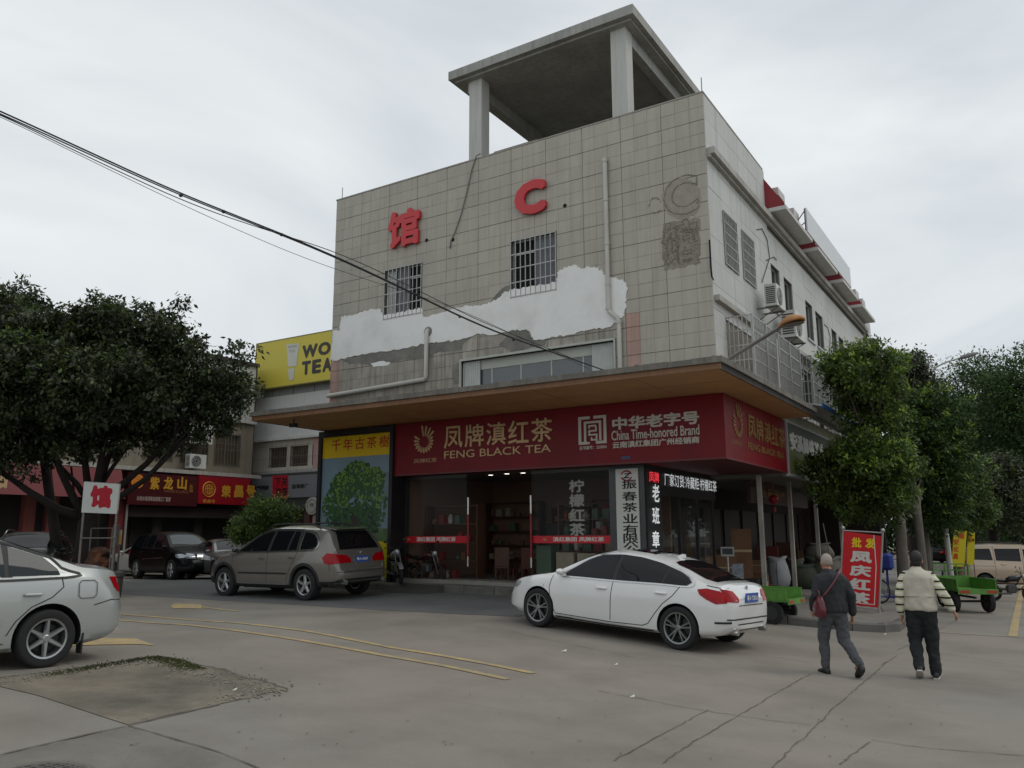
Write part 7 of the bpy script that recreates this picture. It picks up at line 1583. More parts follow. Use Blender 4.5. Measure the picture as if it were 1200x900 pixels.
    hr = MB(); ell(hr, hp+Vector((-.014, 0, .036)), (.096, .084, .11)); ell(hr, hp+Vector((-.04, 0, -.02)), (.062, .068, .07)); hm_ = remesh(hr, 'hair', hairB, t, .008, 2)
    for v in hm_.data.vertices:
        if v.co.x > hp.x+.045 and v.co.z < hp.z+.085: v.co.x = hp.x+.03
    shoe(t, aL, (1, .05, 0), .5, shoeK, soleW); shoe(t, aR, (1, -.05, 0), 0, shoeK, soleW)
pA, pB_ = G(981, 790.5), G(1086, 794.5)
def facing(p, dx=0.): d = Vector((p.x, p.y, 0)).normalized(); return math.atan2(d.y, d.x)+dx
tA = person('person', 'bald grey haired man in dark jacket and grey trousers walking away with dark red bag', Vector((pA.x, pA.y, pA.z)), facing(pA, .42), 1.60, man_bag)
tB = person('person', 'man in cream vest over striped shirt and black trousers walking away on the right', Vector((pB_.x, pB_.y, pB_.z)), facing(pB_, .0), 1.66, man_stripes)
# the shoulder bag: hangs on the man's left side (left in the picture), strap over the right shoulder
bagM = M('bag_oxblood', S(92, 26, 38), .35, var=.15, scale=6, coat=.3, bump=.3, bscale=18)
bg_ = thing('shoulder_bag', tA.location, 'dark red leather shoulder bag hanging at the left hip of the bald man', 'bag', rot=tA.rotation_euler); bg_.scale = tA.scale
mb = MB(); rings = []
for z, wv, dv in ((.80, .13, .05), (.83, .16, .07), (.92, .17, .075), (1.02, .14, .06), (1.09, .1, .035), (1.1, .08, .02)): rings.append([(-.1+wv*math.cos(a)*1., .235+dv*math.sin(a), z) for a in [2*math.pi*k/20 for k in range(20)]])
mb.loft(rings); mb.build('bag_body', bagM, bg_, smooth=True, auto=60, local=True)
mb = MB(); mb.tube([(-.18, .24, 1.06), (-.2, .17, 1.14), (-.195, .07, 1.25), (-.165, -.03, 1.37), (-.12, -.1, 1.45), (-.03, -.13, 1.475), (.06, -.12, 1.43), (.14, -.02, 1.3), (.15, .1, 1.18), (.08, .22, 1.08)], .013, 8); mb.build('strap', bagM, bg_, smooth=True, local=True)
mb = MB(); mb.tube([(-.2, .25, 1.05), (-.17, .26, 1.17), (-.06, .26, 1.18), (-.02, .25, 1.06)], .009, 6); mb.build('handle', bagM, bg_, smooth=True, local=True)
# ================================================================ TREES
barkD = M('bark_dark', S(46, 41, 37), .95, var=.25, scale=5, bump=1., bscale=18); barkG = M('bark_grey', S(104, 98, 90), .95, var=.2, scale=4, bump=1., bscale=16)
lfA = leaf_mat('leaf_dark', (.042, .06, .028), .55); lfB = leaf_mat('leaf_mid', (.066, .118, .028), .5, .35); lfC = leaf_mat('leaf_far', (.044, .084, .028), .45, .3); lfH = leaf_mat('leaf_highlight', (.19, .29, .05), .4, .4)  # last one: lighter green for highlights painted on the upper leaves
def clump(blobs, k, fr, seed, squash=.7, keep=.82):
    "break every big blob into small clumps round its surface; the gaps between them stay open"
    rg = random.Random(seed); out = []
    for b in blobs:
        n = max(3, int(k*(b[3]*b[5])**.8))
        for i in range(n):
            z = 1-2*(i+.5)/n; a = i*2.399+rg.random(); q = math.sqrt(1-z*z); s_ = rg.uniform(.72, 1.3); rr = keep*rg.uniform(.8, 1.08)
            out.append((b[0]+b[3]*rr*q*math.cos(a), b[1]+b[4]*rr*q*math.sin(a), b[2]+b[5]*rr*z, b[3]*fr*s_, b[3]*fr*s_, b[3]*fr*s_*squash))
        out.append((b[0], b[1], b[2], b[3]*.55, b[4]*.55, b[5]*.55))
    return out
def leaves(blobs, n, size, seed, name, mats, parent, droop=.3, cl=9, spread=.22, shell=.55, aspect=.5, young=.0):
    """many small folded leaves in tufts through the volume of the blobs (cx,cy,cz,rx,ry,rz)"""
    rg = np.random.default_rng(seed); B_ = np.array(blobs, float); vol = B_[:, 3]*B_[:, 4]*B_[:, 5]; pr_ = (vol**.8)/(vol**.8).sum()
    nt_ = n//cl; bi = rg.choice(len(B_), nt_, p=pr_); d = rg.normal(size=(nt_, 3)); d /= np.linalg.norm(d, axis=1)[:, None]
    rr = np.where(rg.random(nt_) < .72, shell+(1.04-shell)*rg.random(nt_)**.6, rg.random(nt_)**.5*shell)
    lump = 1+.16*np.sin(d[:, 0]*5+bi*1.7)*np.cos(d[:, 2]*4.3+bi)+.1*rg.normal(size=nt_)
    c = B_[bi, :3]+d*B_[bi, 3:6]*(rr*lump)[:, None]
    c = np.repeat(c, cl, 0); dd = np.repeat(d, cl, 0); N_ = len(c)
    p = c+rg.normal(size=(N_, 3))*spread*np.array([1, 1, .65])
    ax = dd*.7+rg.normal(size=(N_, 3))*.75; ax[:, 2] -= droop; ax /= np.linalg.norm(ax, axis=1)[:, None]
    nrm = rg.normal(size=(N_, 3))*.55; nrm[:, 2] += .9; nrm += dd*.4; sd = np.cross(ax, nrm); sd /= np.linalg.norm(sd, axis=1)[:, None]+1e-9; nn = np.cross(sd, ax)
    L_ = (size*rg.uniform(.6, 1.25, N_))[:, None]; w_ = L_*aspect*.5
    v = np.empty((N_, 4, 3)); v[:, 0] = p; v[:, 1] = p+ax*L_*.45+sd*w_-nn*w_*.3; v[:, 2] = p+ax*L_; v[:, 3] = p+ax*L_*.45-sd*w_-nn*w_*.3
    off = OFF.get(parent, Vector((0, 0, 0))); v -= np.array(off)
    me = bpy.data.meshes.new(name); me.vertices.add(N_*4); me.vertices.foreach_set('co', v.reshape(-1).astype(np.float32))
    me.loops.add(N_*6); me.polygons.add(N_*2); base = np.arange(N_)[:, None]*4; idx = np.concatenate([base+np.array([[0, 1, 2]]), base+np.array([[0, 2, 3]])], 1).reshape(-1)
    me.loops.foreach_set('vertex_index', idx.astype(np.int32)); me.polygons.foreach_set('loop_start', np.arange(0, N_*6, 3, dtype=np.int32)); 
    for m_ in mats: me.materials.append(m_)
    if len(mats) > 1:
        top_ = (dd[:, 2] > .1)&(np.repeat(rg.random(nt_), cl) < young); mi = np.repeat(top_.astype(np.int32), 2); me.polygons.foreach_set('material_index', mi)  # share of clump-top leaves coloured lighter, a painted highlight
    me.update(); me.validate()
    o = bpy.data.objects.new(name, me); col.objects.link(o); o.parent = parent; OFF[o] = off; return o
def tree(name, lab, base, blobs, h_fork, r0, n, size, seed, mats, bark, group=None, limbs=None, lean=(0, 0), ck=16, cf=.36, **k):
    t = thing(name, base, lab, 'tree', group); rg = random.Random(seed); base = Vector(base); fk = base+Vector((lean[0], lean[1], h_fork)); mb = MB()
    mb.tube([base-Vector((0, 0, .1)), base+Vector((0, 0, .15)), base.lerp(fk, .35)+Vector((rg.uniform(-.05, .05), 0, 0)), base.lerp(fk, .75), fk], [r0*1.5, r0*1.15, r0, r0*.92, r0*.85], 12)
    tr = mb.build('trunk', bark, t, smooth=True); lb = limbs if limbs is not None else sorted(blobs, key=lambda b: -b[3]*b[5])[:9]
    for b in lb:
        c = Vector(b[:3]); s0 = fk-Vector((0, 0, rg.uniform(0, .25)*h_fork)); mid = s0.lerp(c, .5)+Vector((rg.uniform(-.2, .2), rg.uniform(-.2, .2), -.05*(c-s0).length)); rl = r0*rg.uniform(.24, .42); mb = MB()
        q1 = s0.lerp(mid, .5)+Vector((rg.uniform(-.1, .1), 0, rg.uniform(-.1, .05)))
        mb.tube([s0, q1, mid, mid.lerp(c, .55), c], [rl*1.15, rl*.95, rl*.75, rl*.5, rl*.2], 8)
        for j in range(4):
            e = c+Vector((rg.uniform(-1, 1)*b[3], rg.uniform(-1, 1)*b[4], rg.uniform(-.4, 1)*b[5]))*.8; st_ = mid.lerp(c, rg.uniform(0, .9)); mb.tube([st_, st_.lerp(e, .5)+Vector((0, 0, .1)), e], [rl*.35, rl*.22, rl*.06], 6)
        mb.build('limb', bark, t, smooth=True)
    leaves(clump(blobs, ck, cf, seed), n, size, seed, 'crown', mats, t, **k); return t
def B3(u, v, dep, rx, ry=None, rz=None): p = CAM+ray(u, v)*dep; return (p.x, p.y, p.z, rx, ry or rx, rz or rx*.8)
# ---- big dark tree at the left
D0 = 22.
bl = []
for u, v, dd_, r in ((20, 375, 0, 1.25), (-40, 370, 1, 1.3), (8, 350, 0, .8), (60, 400, -.5, 1.2), (105, 372, 0, .9), (120, 395, .5, 1.2), (165, 390, 0, 1.1), (150, 372, .4, .8), (205, 400, .3, .85), (213, 352, .3, .28), (200, 368, .3, .45), (180, 430, .5, 1.3), (235, 440, .6, 1.0), (265, 450, .4, .85), (285, 420, .2, .45), (298, 406, .2, .25), (285, 470, .6, .5), (245, 480, 1.0, .95), (270, 490, .5, .5), (190, 480, 1.2, 1.2), (120, 450, -1, 1.5), (60, 450, -1, 1.5), (0, 430, -1, 1.5), (-40, 450, 0, 1.6), (20, 490, 0, 1.2), (80, 495, .5, 1.1), (140, 495, 1, 1.1), (200, 510, 1, .7), (240, 515, .8, .45), (-10, 515, .4, .9), (60, 520, 1, .7), (-60, 500, 1, 1.4), (120, 525, .4, .5), (170, 527, .6, .45), (30, 540, 0, .45), (-30, 560, 0, .8)):
    bl.append(B3(u, v-(8 if v > 470 else 0), D0+dd_, r*.86, r*1.1, r*.68))
for u, v, dd_, r in ((10, 520, 0, .7), (-30, 530, .3, .8), (45, 528, .2, .55), (85, 518, .4, .6), (125, 515, .5, .6), (165, 518, .6, .55), (200, 515, .7, .5), (235, 505, .7, .5), (262, 498, .6, .45), (25, 548, -.2, .35), (0, 470, -1.2, .9), (90, 470, -1.1, .9), (180, 465, -.6, .8), (285, 445, .3, .5), (15, 538, .5, .5), (60, 540, .9, .45), (100, 532, 1.2, .45), (140, 528, 1.3, .45), (180, 528, 1.3, .4), (215, 522, 1.3, .38), (-20, 548, 0, .5), (75, 528, -.6, .4), (40, 556, .8, .3)): bl.append(B3(u, v, D0+dd_, r, r*1.1, r*.6))
for i in range(16):
    u, v = random.uniform(0, 300), 0; v = {0: 372, 1: 365, 2: 355, 3: 368, 4: 388, 5: 412, 6: 425}[int(u//50)]+random.uniform(-12, 18); bl.append(B3(u, v, D0+random.uniform(-.6, .8), random.uniform(.22, .4)))
base = at(97, 23.2); fork = CAM+ray(97, 585)*23.2
lm = [B3(u, v, D0+d_, r) for u, v, d_, r in ((228, 505, 0, .7), (175, 490, .4, .8), (130, 470, 0, .9), (95, 430, 0, 1), (50, 470, 0, .9), (10, 480, 0, .9), (-30, 530, 0, .7), (70, 400, 0, 1), (150, 420, .5, 1), (240, 470, .3, .8))]
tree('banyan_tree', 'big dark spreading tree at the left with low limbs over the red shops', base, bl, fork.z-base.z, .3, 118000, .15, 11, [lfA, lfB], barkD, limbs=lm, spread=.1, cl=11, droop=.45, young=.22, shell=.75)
mb = MB(); p0 = at(72, 23.6)
t2 = thing('slim_tree', p0, 'slimmer dark trunk just left of the big tree trunk', 'tree'); f2 = CAM+ray(52, 540)*23.6; mb.tube([p0, p0.lerp(f2, .5)+Vector((.05, 0, 0)), f2, CAM+ray(30, 490)*23.4], [.17, .14, .12, .05], 10); mb.build('trunk', barkD, t2, smooth=True)
# ---- trimmed street trees along the right pavement
tr_spec = [
 ('nearest street tree by the red banner, three stacked round clumps of bright leaves', 1063, 22.8, [(1012, 437, .95, .9), (985, 432, .7, .8), (1040, 430, .7, .8), (1010, 418, .6, .7), (1012, 465, .85, .9), (990, 470, .5, .6), (1010, 540, .9, .9), (975, 548, .8, .8), (1040, 545, .85, .9), (1000, 575, .9, .9), (1045, 580, .8, .8), (965, 575, .5, .6), (1020, 600, .7, .6), (1005, 520, .7, .7), (1020, 495, .6, .7), (1000, 492, .5, .6), (1042, 490, .55, .7), (1030, 470, .6, .7), (1050, 460, .5, .7), (1055, 520, .6, .7)], 40000, .13, lfB, .16, .5),
 ('second street tree behind the nearest one, darker with a round top', 1090, 28, [(1105, 480, .9, .9), (1085, 470, .7, .8), (1120, 490, .7, .8), (1100, 515, 1.0, .9), (1085, 550, 1.1, 1), (1110, 560, 1.0, 1), (1075, 590, 1.0, .9), (1100, 600, 1., .8), (1120, 540, .7, .8), (1060, 500, .7, .8), (1040, 480, .6, .7)], 26000, .14, lfC, .15, .34),
 ('third street tree with a pale painted trunk, behind the second', 1118, 34, [(1130, 575, 1.0, .9), (1110, 610, 1.1, .8), (1135, 600, 1.0, .8), (1140, 550, .8, .8), (1095, 620, 1., .7)], 16000, .15, lfB, .15, .12)]
for lab, u, dep, bs, n, sz, lf, r0, hlt in tr_spec:
    base = at(u, dep, .15); blobs = [B3(a, b, dep+random.uniform(-.6, .6), r, r*1.15, r*q) for a, b, r, q in bs]
    tree('street_tree', lab, base, blobs, 2.6, r0, n, sz, int(u), [lf, lfH], barkG, 'street trees along the right pavement', spread=.075, cl=9, droop=.1, young=hlt, limbs=blobs[:7], shell=.8, cf=.34, ck=20)
# grey trunk beside the first one
base = at(1084, 26, .15); bb = [B3(1072, 445, 30, .9, 1, .9), B3(1066, 430, 30, .6, .7, .7), B3(1080, 470, 30, .8, 1, .9), B3(1068, 480, 29, .7, .8, .8)]
tree('street_tree', 'thin grey trunked street tree between nearest and second, dark top', base, bb, 3.2, .14, 9000, .14, 5, [lfA, lfB], barkG, 'street trees along the right pavement', spread=.14, young=.1)
# ---- tall trees closing the street on the right
tall = [('tall dark conifer like tree behind the building end', 1072, 52, [(1068, 425, .9, 1.1), (1060, 445, 1.2, 1.2), (1078, 450, 1.3, 1.3), (1050, 470, 1.2, 1.2), (1070, 490, 1.8, 1.4), (1045, 440, .7, .9)], 12000, lfC),
 ('tall grey green tree left of the far street lamp top', 1145, 56, [(1150, 440, 1.6, 1.5), (1140, 470, 2.2, 1.8), (1165, 450, 1.6, 1.5), (1155, 490, 2.4, 2), (1130, 500, 2., 1.8), (1160, 530, 2.6, 2), (1140, 560, 2.6, 2), (1150, 425, .8, .8), (1185, 530, 2.4, 2)], 24000, lfC),
 ('tall dense tree at the right edge of the street', 1195, 50, [(1180, 440, 1.4, 1.3), (1200, 450, 1.9, 1.7), (1215, 480, 2.4, 2), (1190, 500, 2.4, 2), (1175, 470, 1.5, 1.5), (1210, 540, 2.8, 2.2), (1180, 560, 2.4, 2), (1185, 595, 2., 1.1), (1230, 600, 2., 1.4)], 24000, lfC),
 ('dark tree in the gap under the far street lamp', 1120, 62, [(1120, 520, 2.6, 2.2), (1105, 560, 2.8, 2.2), (1130, 590, 2.8, 2), (1090, 580, 2.4, 2), (1112, 490, 1.8, 1.6), (1150, 600, 2.6, 1.8)], 14000, lfA),
 ('dark tree shading the parked minivan', 1168, 44, [(1165, 570, 1.8, 1.2), (1190, 585, 1.8, 1.1), (1150, 590, 1.4, .9), (1215, 575, 1.8, 1.2), (1180, 560, 1.5, 1.1)], 14000, lfA)]
for lab, u, dep, bs, n, lf in tall:
    base = at(u, dep); blobs = [B3(a, b, dep+random.uniform(-1.5, 1.5), r, r*1.1, r*q/1.1) for a, b, r, q in bs]
    tree('tall_tree', lab, base, blobs, 4.2, .24, int(n*1.5), .22, int(u)+3, [lf, lfB], barkD, 'tall trees closing the street', spread=.22, cl=9, droop=.2, young=.14, limbs=blobs[:5], ck=7, cf=.4)
# far wooded mass so that the street ends in shade
bl = [B3(u, 600+random.uniform(-25, 15), 85+random.uniform(-4, 4), 4.2, 4, 3.4) for u in range(980, 1330, 26)]+[B3(u, 636, 84, 3.6, 3, 1.8) for u in range(1000, 1330, 30)]
o = leaves(bl, 26000, .6, 99, 'far_tree_line', [lfC], None, spread=.7, cl=8); tag(o, 'mass of dark far trees closing the street behind the cars', 'trees', kind='stuff')
# bush in front of the left building
base = at(296, 28.5, .0); bl = [B3(a, b, 28.5+random.uniform(-.3, .3), r) for a, b, r in ((300, 600, .6), (322, 590, .55), (285, 610, .6), (330, 605, .7), (305, 625, .8), (275, 622, .45), (345, 600, .4), (325, 625, .7), (300, 585, .35), (282, 630, .5))]
tree('green_bush', 'bushy green shrub between grey car and taupe SUV', base, [b[:3]+tuple(q*.85 for q in b[3:]) for b in bl], .6, .06, 12000, .13, 21, [leaf_mat('leaf_bush', (.09, .16, .035), .45), lfH], barkD, spread=.1, cl=8, droop=.5, young=.3, aspect=.3, limbs=bl[:6])
# trees behind the left building roofs are hidden; a patch behind the gap
# ================================================================ CABLES, BANNERS, CARTS, BIKES
def P3(u, v, d): return CAM+ray(u, v)*d
def cable(pts, r, lab, n0=11., n1=18.8):
    us = [p[0] for p in pts]; vs = [p[1] for p in pts]; P_ = []
    U_ = np.linspace(us[0], us[-1], 60); V_ = np.interp(U_, us, vs); ker = np.ones(7)/7; V_ = np.convolve(np.pad(V_, 3, 'reflect', reflect_type='odd'), ker, 'valid')
    for i, (u, v) in enumerate(zip(U_, V_)):
        d = 1/((1-i/59)/n0+(i/59)/n1); P_.append(P3(u, v, d))
    mb = MB(); mb.tube(P_, r, 6); return solo(mb, 'overhead_cable', cblk, lab, 'cable', 'overhead cables crossing to the canopy', smooth=True)
M1 = [(-60, 104), (0, 130), (100, 176), (200, 222), (300, 262), (370, 290), (440, 322), (500, 351), (560, 381), (620, 403), (680, 424), (745, 447), (796, 464)]
cable(M1, .012, 'thickest black overhead cable from the upper left down to the canopy')
cable([(u, v+3-.004*(u)) for u, v in M1], .010, 'black overhead cable running just below the thickest one')
cable([(-60, 110), (0, 134), (120, 192), (220, 238), (300, 266), (350, 281), (400, 297), (440, 316), (500, 345), (560, 376), (620, 399), (690, 428)], .0075, 'middle overhead cable that sags apart before the facade')
cable([(-60, 112), (0, 136), (120, 195), (220, 243), (300, 279), (350, 300), (400, 318), (450, 334), (500, 350), (540, 362), (600, 392), (690, 432)], .0045, 'thinnest lowest overhead cable crossing the left barred window', n1=18.6)
mb = MB()
for u, v in ((212, 229), (262, 248), (330, 275), (488, 345), (539, 371), (602, 398)):
    i = (u+60)/856; d = 1/((1-i)/11.+i/18.8); p = P3(u, v, d); mb.sph(p, (.04, .03, .03), 6)
solo(mb, 'cable_clip', cblk, 'small dark clips and knots binding the overhead cables', 'cable clips', kind='stuff')
# ---------------------------------------------------------------- red banner on a stand
A_, B_, C_, D_ = P3(985, 707.5, 19.6), P3(1029, 712, 19.2), P3(1033.5, 628.5, 19.2), P3(989, 622.5, 19.6)
bn = thing('advert_banner', Vector((A_.x, A_.y, GZ(A_.x, A_.y))), 'red vertical banner on a steel stand with yellow and white Chinese characters', 'banner')
U_, V_ = B_-A_, D_-A_; nrm = U_.cross(V_).normalized(); rd = M('banner_red', S(206, 30, 40), .4, var=.05, scale=3)
mb = MB(); mb.loft([[tuple(p) for p in (A_, B_, C_, D_)], [tuple(p-nrm*.02) for p in (A_, B_, C_, D_)]]); mb.build('panel', rd, bn)
def bl_(a, b): return A_+U_*a+V_*b
mb = MB()
for pts in (((.9, .03), (.9, .55), (.84, .8), (.80, .97)), ((.05, .035), (.9, .035))):
    for (a, b), (c, d) in zip(pts[:-1], pts[1:]): p, q = bl_(a, b), bl_(c, d); e = (q-p).cross(nrm).normalized()*.01; mb.add([p-e+nrm*.003, p+e+nrm*.003, q+e+nrm*.003, q-e+nrm*.003], [(0, 1, 2, 3)])
mb.build('white_line', whiteP, bn)
for i, ch in enumerate('批发'): text(ch, bl_(.22+.36*i, .79), U_*.27, V_*.135, M('banner_yellow', S(236, 206, 30), .5), bn, 'character', bold=.04, out=.005)
for i, ch in enumerate('凤庆红茶'): text(ch, bl_(.2, .585-.185*i), U_*.58, V_*.155, whiteP, bn, 'character', bold=.05, out=.005)
for a in (-.03, 1.03):
    p, q = bl_(a, 0), bl_(a, 1.02); g = p-Vector((0, 0, 1))*(p.z-GZ(p.x, p.y)-.17); mb = MB(); mb.tube([g, p, q], .022, 8); mb.sph(q+Vector((0, 0, .04)), .05, 12); mb.tube([p+Vector((0, 0, .1)), g+Vector((.0, .5, 0))], .014, 6); mb.build('pole', barM, bn, smooth=True, auto=40)
mb = MB(); mb.tube([bl_(-.03, 1.01), bl_(1.03, 1.01)], .016, 8); mb.build('top_bar', barM, bn); mb = MB(); mb.tube([bl_(-.03, -.02), bl_(1.03, -.02)], .016, 8); mb.build('bottom_bar', barM, bn)
# yellow banners farther down
def ybanner(c4, dep, lab, chars):
    A2, B2, C2, D2 = (P3(u, v, dep) for u, v in c4); t = thing('yellow_banner', Vector((A2.x, A2.y, GZ(A2.x, A2.y))), lab, 'banner'); U2, V2 = B2-A2, D2-A2; n2 = U2.cross(V2).normalized()
    mb = MB(); mb.loft([[tuple(p) for p in (A2, B2, C2, D2)], [tuple(p-n2*.04) for p in (A2, B2, C2, D2)]]); mb.build('panel', M('banner_bright_yellow', S(216, 200, 34), .5, var=.05), t)
    for ch, a, b, w_, h_ in chars: text(ch, A2+U2*a+V2*b, U2*w_, V2*h_, M('char_orange_red', S(196, 60, 24), .5), t, 'character', bold=.03, out=.006)
    for q in (A2, B2): mb = MB(); mb.cyl((q.x, q.y, GZ(q.x, q.y)), (q.x, q.y, q.z+.1), .02, n=6); mb.build('leg', barD, t)
ybanner(((1115, 664), (1130, 664), (1133, 622.5), (1118, 621.5)), 30, 'nearer yellow banner with orange red characters under the trees', [('南', .35, .76, .5, .17), ('安', .02, .6, .42, .16), ('化', .04, .4, .42, .16), ('黑', .06, .2, .42, .16)])
ybanner(((1133, 662), (1141.5, 662), (1142.5, 624.5), (1134, 624)), 33, 'farther yellow banner half hidden behind the nearer one', [('化', .1, .7, .6, .18)])
# pale painted leaning pole
p, q = P3(1113.5, 668, 29), P3(1105.5, 596, 29); mb = MB(); g = Vector((p.x+.05, p.y, GZ(p.x, p.y))); mb.tube([g, p, q, q+(q-p)*.6], [.11, .1, .09, .08], 10)
solo(mb, 'painted_pole', M('pole_whitewash', S(190, 188, 182), .7, var=.15, scale=5), 'whitewashed leaning pole in front of the yellow banners', 'pole', smooth=True)
# far street lamp
b0 = at(1091, 44); top_ = P3(1088, 420, 44); t = thing('street_lamp', b0, 'tall pale street lamp with curved arm above the right trees', 'street lamp')
galv = M('galvanised'); mb = MB(); mb.tube([b0, top_], [.1, .06], 10); mb.build('pole', galv, t, smooth=True)
mb = MB(); mb.tube([P3(1093, 460, 44), P3(1092.5, 436, 44), P3(1097, 430, 44), P3(1110, 424, 44), P3(1126, 419, 44)], .045, 8); mb.tube([P3(1088.5, 447, 44), P3(1093, 446, 44)], .03, 6); mb.build('arm', galv, t, smooth=True)
a, b = P3(1125, 419.5, 44), P3(1146, 413.5, 44); mb = MB(); mb.tube([a, a.lerp(b, .2), a.lerp(b, .7), b], [.05, .12, .12, .05], 10); mb.build('lamp_head', M('lamp_grey', S(112, 112, 112), .4), t, smooth=True)
# ---------------------------------------------------------------- green cargo tricycles
grn = M('cart_green', S(88, 142, 54), .5, var=.12, scale=3, dirt=S(70, 96, 50), dirtf=.5, dscale=4)
def bike_wheel(par, c, r, wd=.05, rimm=None, spokes=14, nm='wheel'):
    T_ = Matrix.Translation(c)@Matrix.Rotation(R(90), 4, 'X'); mb = MB(); mb.torus(r-wd*.5, wd*.5, 32, 8, T_); w_ = mb.build(nm, tyreM, par, smooth=True, local=True)
    mb = MB(); mb.torus(r-wd*1.15, wd*.22, 28, 6, T_); mb.cyl((0, 0, -.03), (0, 0, .03), .03, n=10, T=T_)
    for k in range(spokes): a = 2*math.pi*k/spokes; mb.tube([T_@Vector((0, 0, .015*(-1)**k)), T_@Vector(((r-wd*1.1)*math.cos(a), (r-wd*1.1)*math.sin(a), 0))], .003 if spokes > 9 else .012, 4)
    OFF[w_] = Vector((0, 0, 0)); mb.build('rim', rimm or chromeM, w_, smooth=True, local=True); return w_
def cargo_trike(p, h, lab, r=.29, rack=True):
    n = gslope(p.x, p.y); t = thing('cargo_tricycle', p, lab, 'cargo tricycle', 'green cargo tricycles', rot=(0, 0, h))
    for s in (-1, 1): mb = MB(); T_ = Matrix.Translation((0, s*.45, r))@Matrix.Rotation(R(90), 4, 'X'); mb.lathe([(r*.6, -.07), (r*.95, -.07), (r, -.04), (r, .04), (r*.95, .07), (r*.6, .07), (r*.6, -.07)], 30, T_, False); w_ = mb.build('wheel', tyreM, t, smooth=True, auto=40, local=True); mb = MB(); mb.lathe([(r*.62, -.05), (r*.62, .05), (r*.3, .03), (.001, .05)], 20, T_); mb.build('rim', M('rim_dark', S(50, 50, 50), .5), w_, smooth=True, auto=40, local=True)
    bike_wheel(t, (1.75, 0, .28), .28, .07, rimD, 8)
    mb = MB(); mb.box((-.45, -.5, .56), (.98, .5, .6)); mb.build('bed_floor', grn, t, local=True)
    for s in (-1, 1): mb = MB(); mb.box((-.42, s*.5-.012, .601), (.98, s*.5+.012, .86)); mb.box((-.42, s*.5-.02, .861), (.98, s*.5+.02, .885)); [mb.box((x, s*.512-.0+(.0 if s > 0 else -.012), .62), (x+.03, s*.512+(.012 if s > 0 else 0), .85)) for x in (-.2, .1, .4, .7)]; mb.build('side_board', grn, t, local=True)
    mb = MB(); mb.box((.981, -.5, .601), (1.0, .5, .92)); mb.build('front_board', grn, t, local=True)
    mb = MB()
    for y in ((-.48, -.16, .16, .48) if rack else ()): mb.box((1.001, y-.015, .6), (1.03, y+.015, 1.22))
    if rack: mb.box((1.001, -.5, 1.221), (1.03, .5, 1.25)); mb.box((1.031, -.5, 1.05), (1.045, .5, 1.08)); mb.build('head_rack', grn, t, local=True)
    mb = MB(); mb.box((-.49, -.52, .5), (-.451, .52, .64)); tb = mb.build('tail_beam', grn, t, local=True)
    for s in (-1, 1): mb = MB(); mb.box((-.5, s*.35-.12, .53), (-.491, s*.35+.12, .6)); mb.build('reflector', M('reflector_red', S(170, 50, 40), .3), tb, local=True)
    mb = MB(); mb.tube([(-.3, 0, .4), (1.0, 0, .4), (1.35, 0, .45), (1.6, 0, .8), (1.55, 0, 1.0)], .03, 8); mb.tube([(0, -.42, r), (0, .42, r)], .03, 8); mb.tube([(1.75, -.06, .28), (1.6, -.06, .85)], .02, 6); mb.tube([(1.75, .06, .28), (1.6, .06, .85)], .02, 6); [mb.box((x-.02, -.4, .5), (x+.02, .4, .559)) for x in (-.3, .3, .8)]; mb.build('chassis', trimB, t, smooth=False, local=True)
    mb = MB(); mb.tube([(1.45, -.34, 1.08), (1.53, -.2, 1.05), (1.55, 0, 1.02), (1.53, .2, 1.05), (1.45, .34, 1.08)], .014, 6); mb.build('handlebar', trimB, t, smooth=True, local=True)
    mb = MB(); mb.bbox_((1.12, 0, .78), (.3, .28, .09), .03); mb.build('saddle', trimB, t, local=True)
    return t
a, b = G(1118, 717), G(1160, 718); c_ = (a+b)/2; h = math.atan2((b-a).y, (b-a).x)+math.pi/2; cargo_trike(c_, h, 'green cargo tricycle with high rack and red reflectors parked right of the second walker')
w0 = G(914, 733); hh = R(172); c_ = w0-Vector((math.sin(hh), -math.cos(hh), 0))*-.45; c_ = Vector((w0.x, w0.y+.45, w0.z)); t_ = cargo_trike(c_+Vector((-.12, 0, 0)), hh, 'green cargo tricycle whose low bed shows behind the tail of the white saloon', rack=False); t_.scale = (.82,)*3
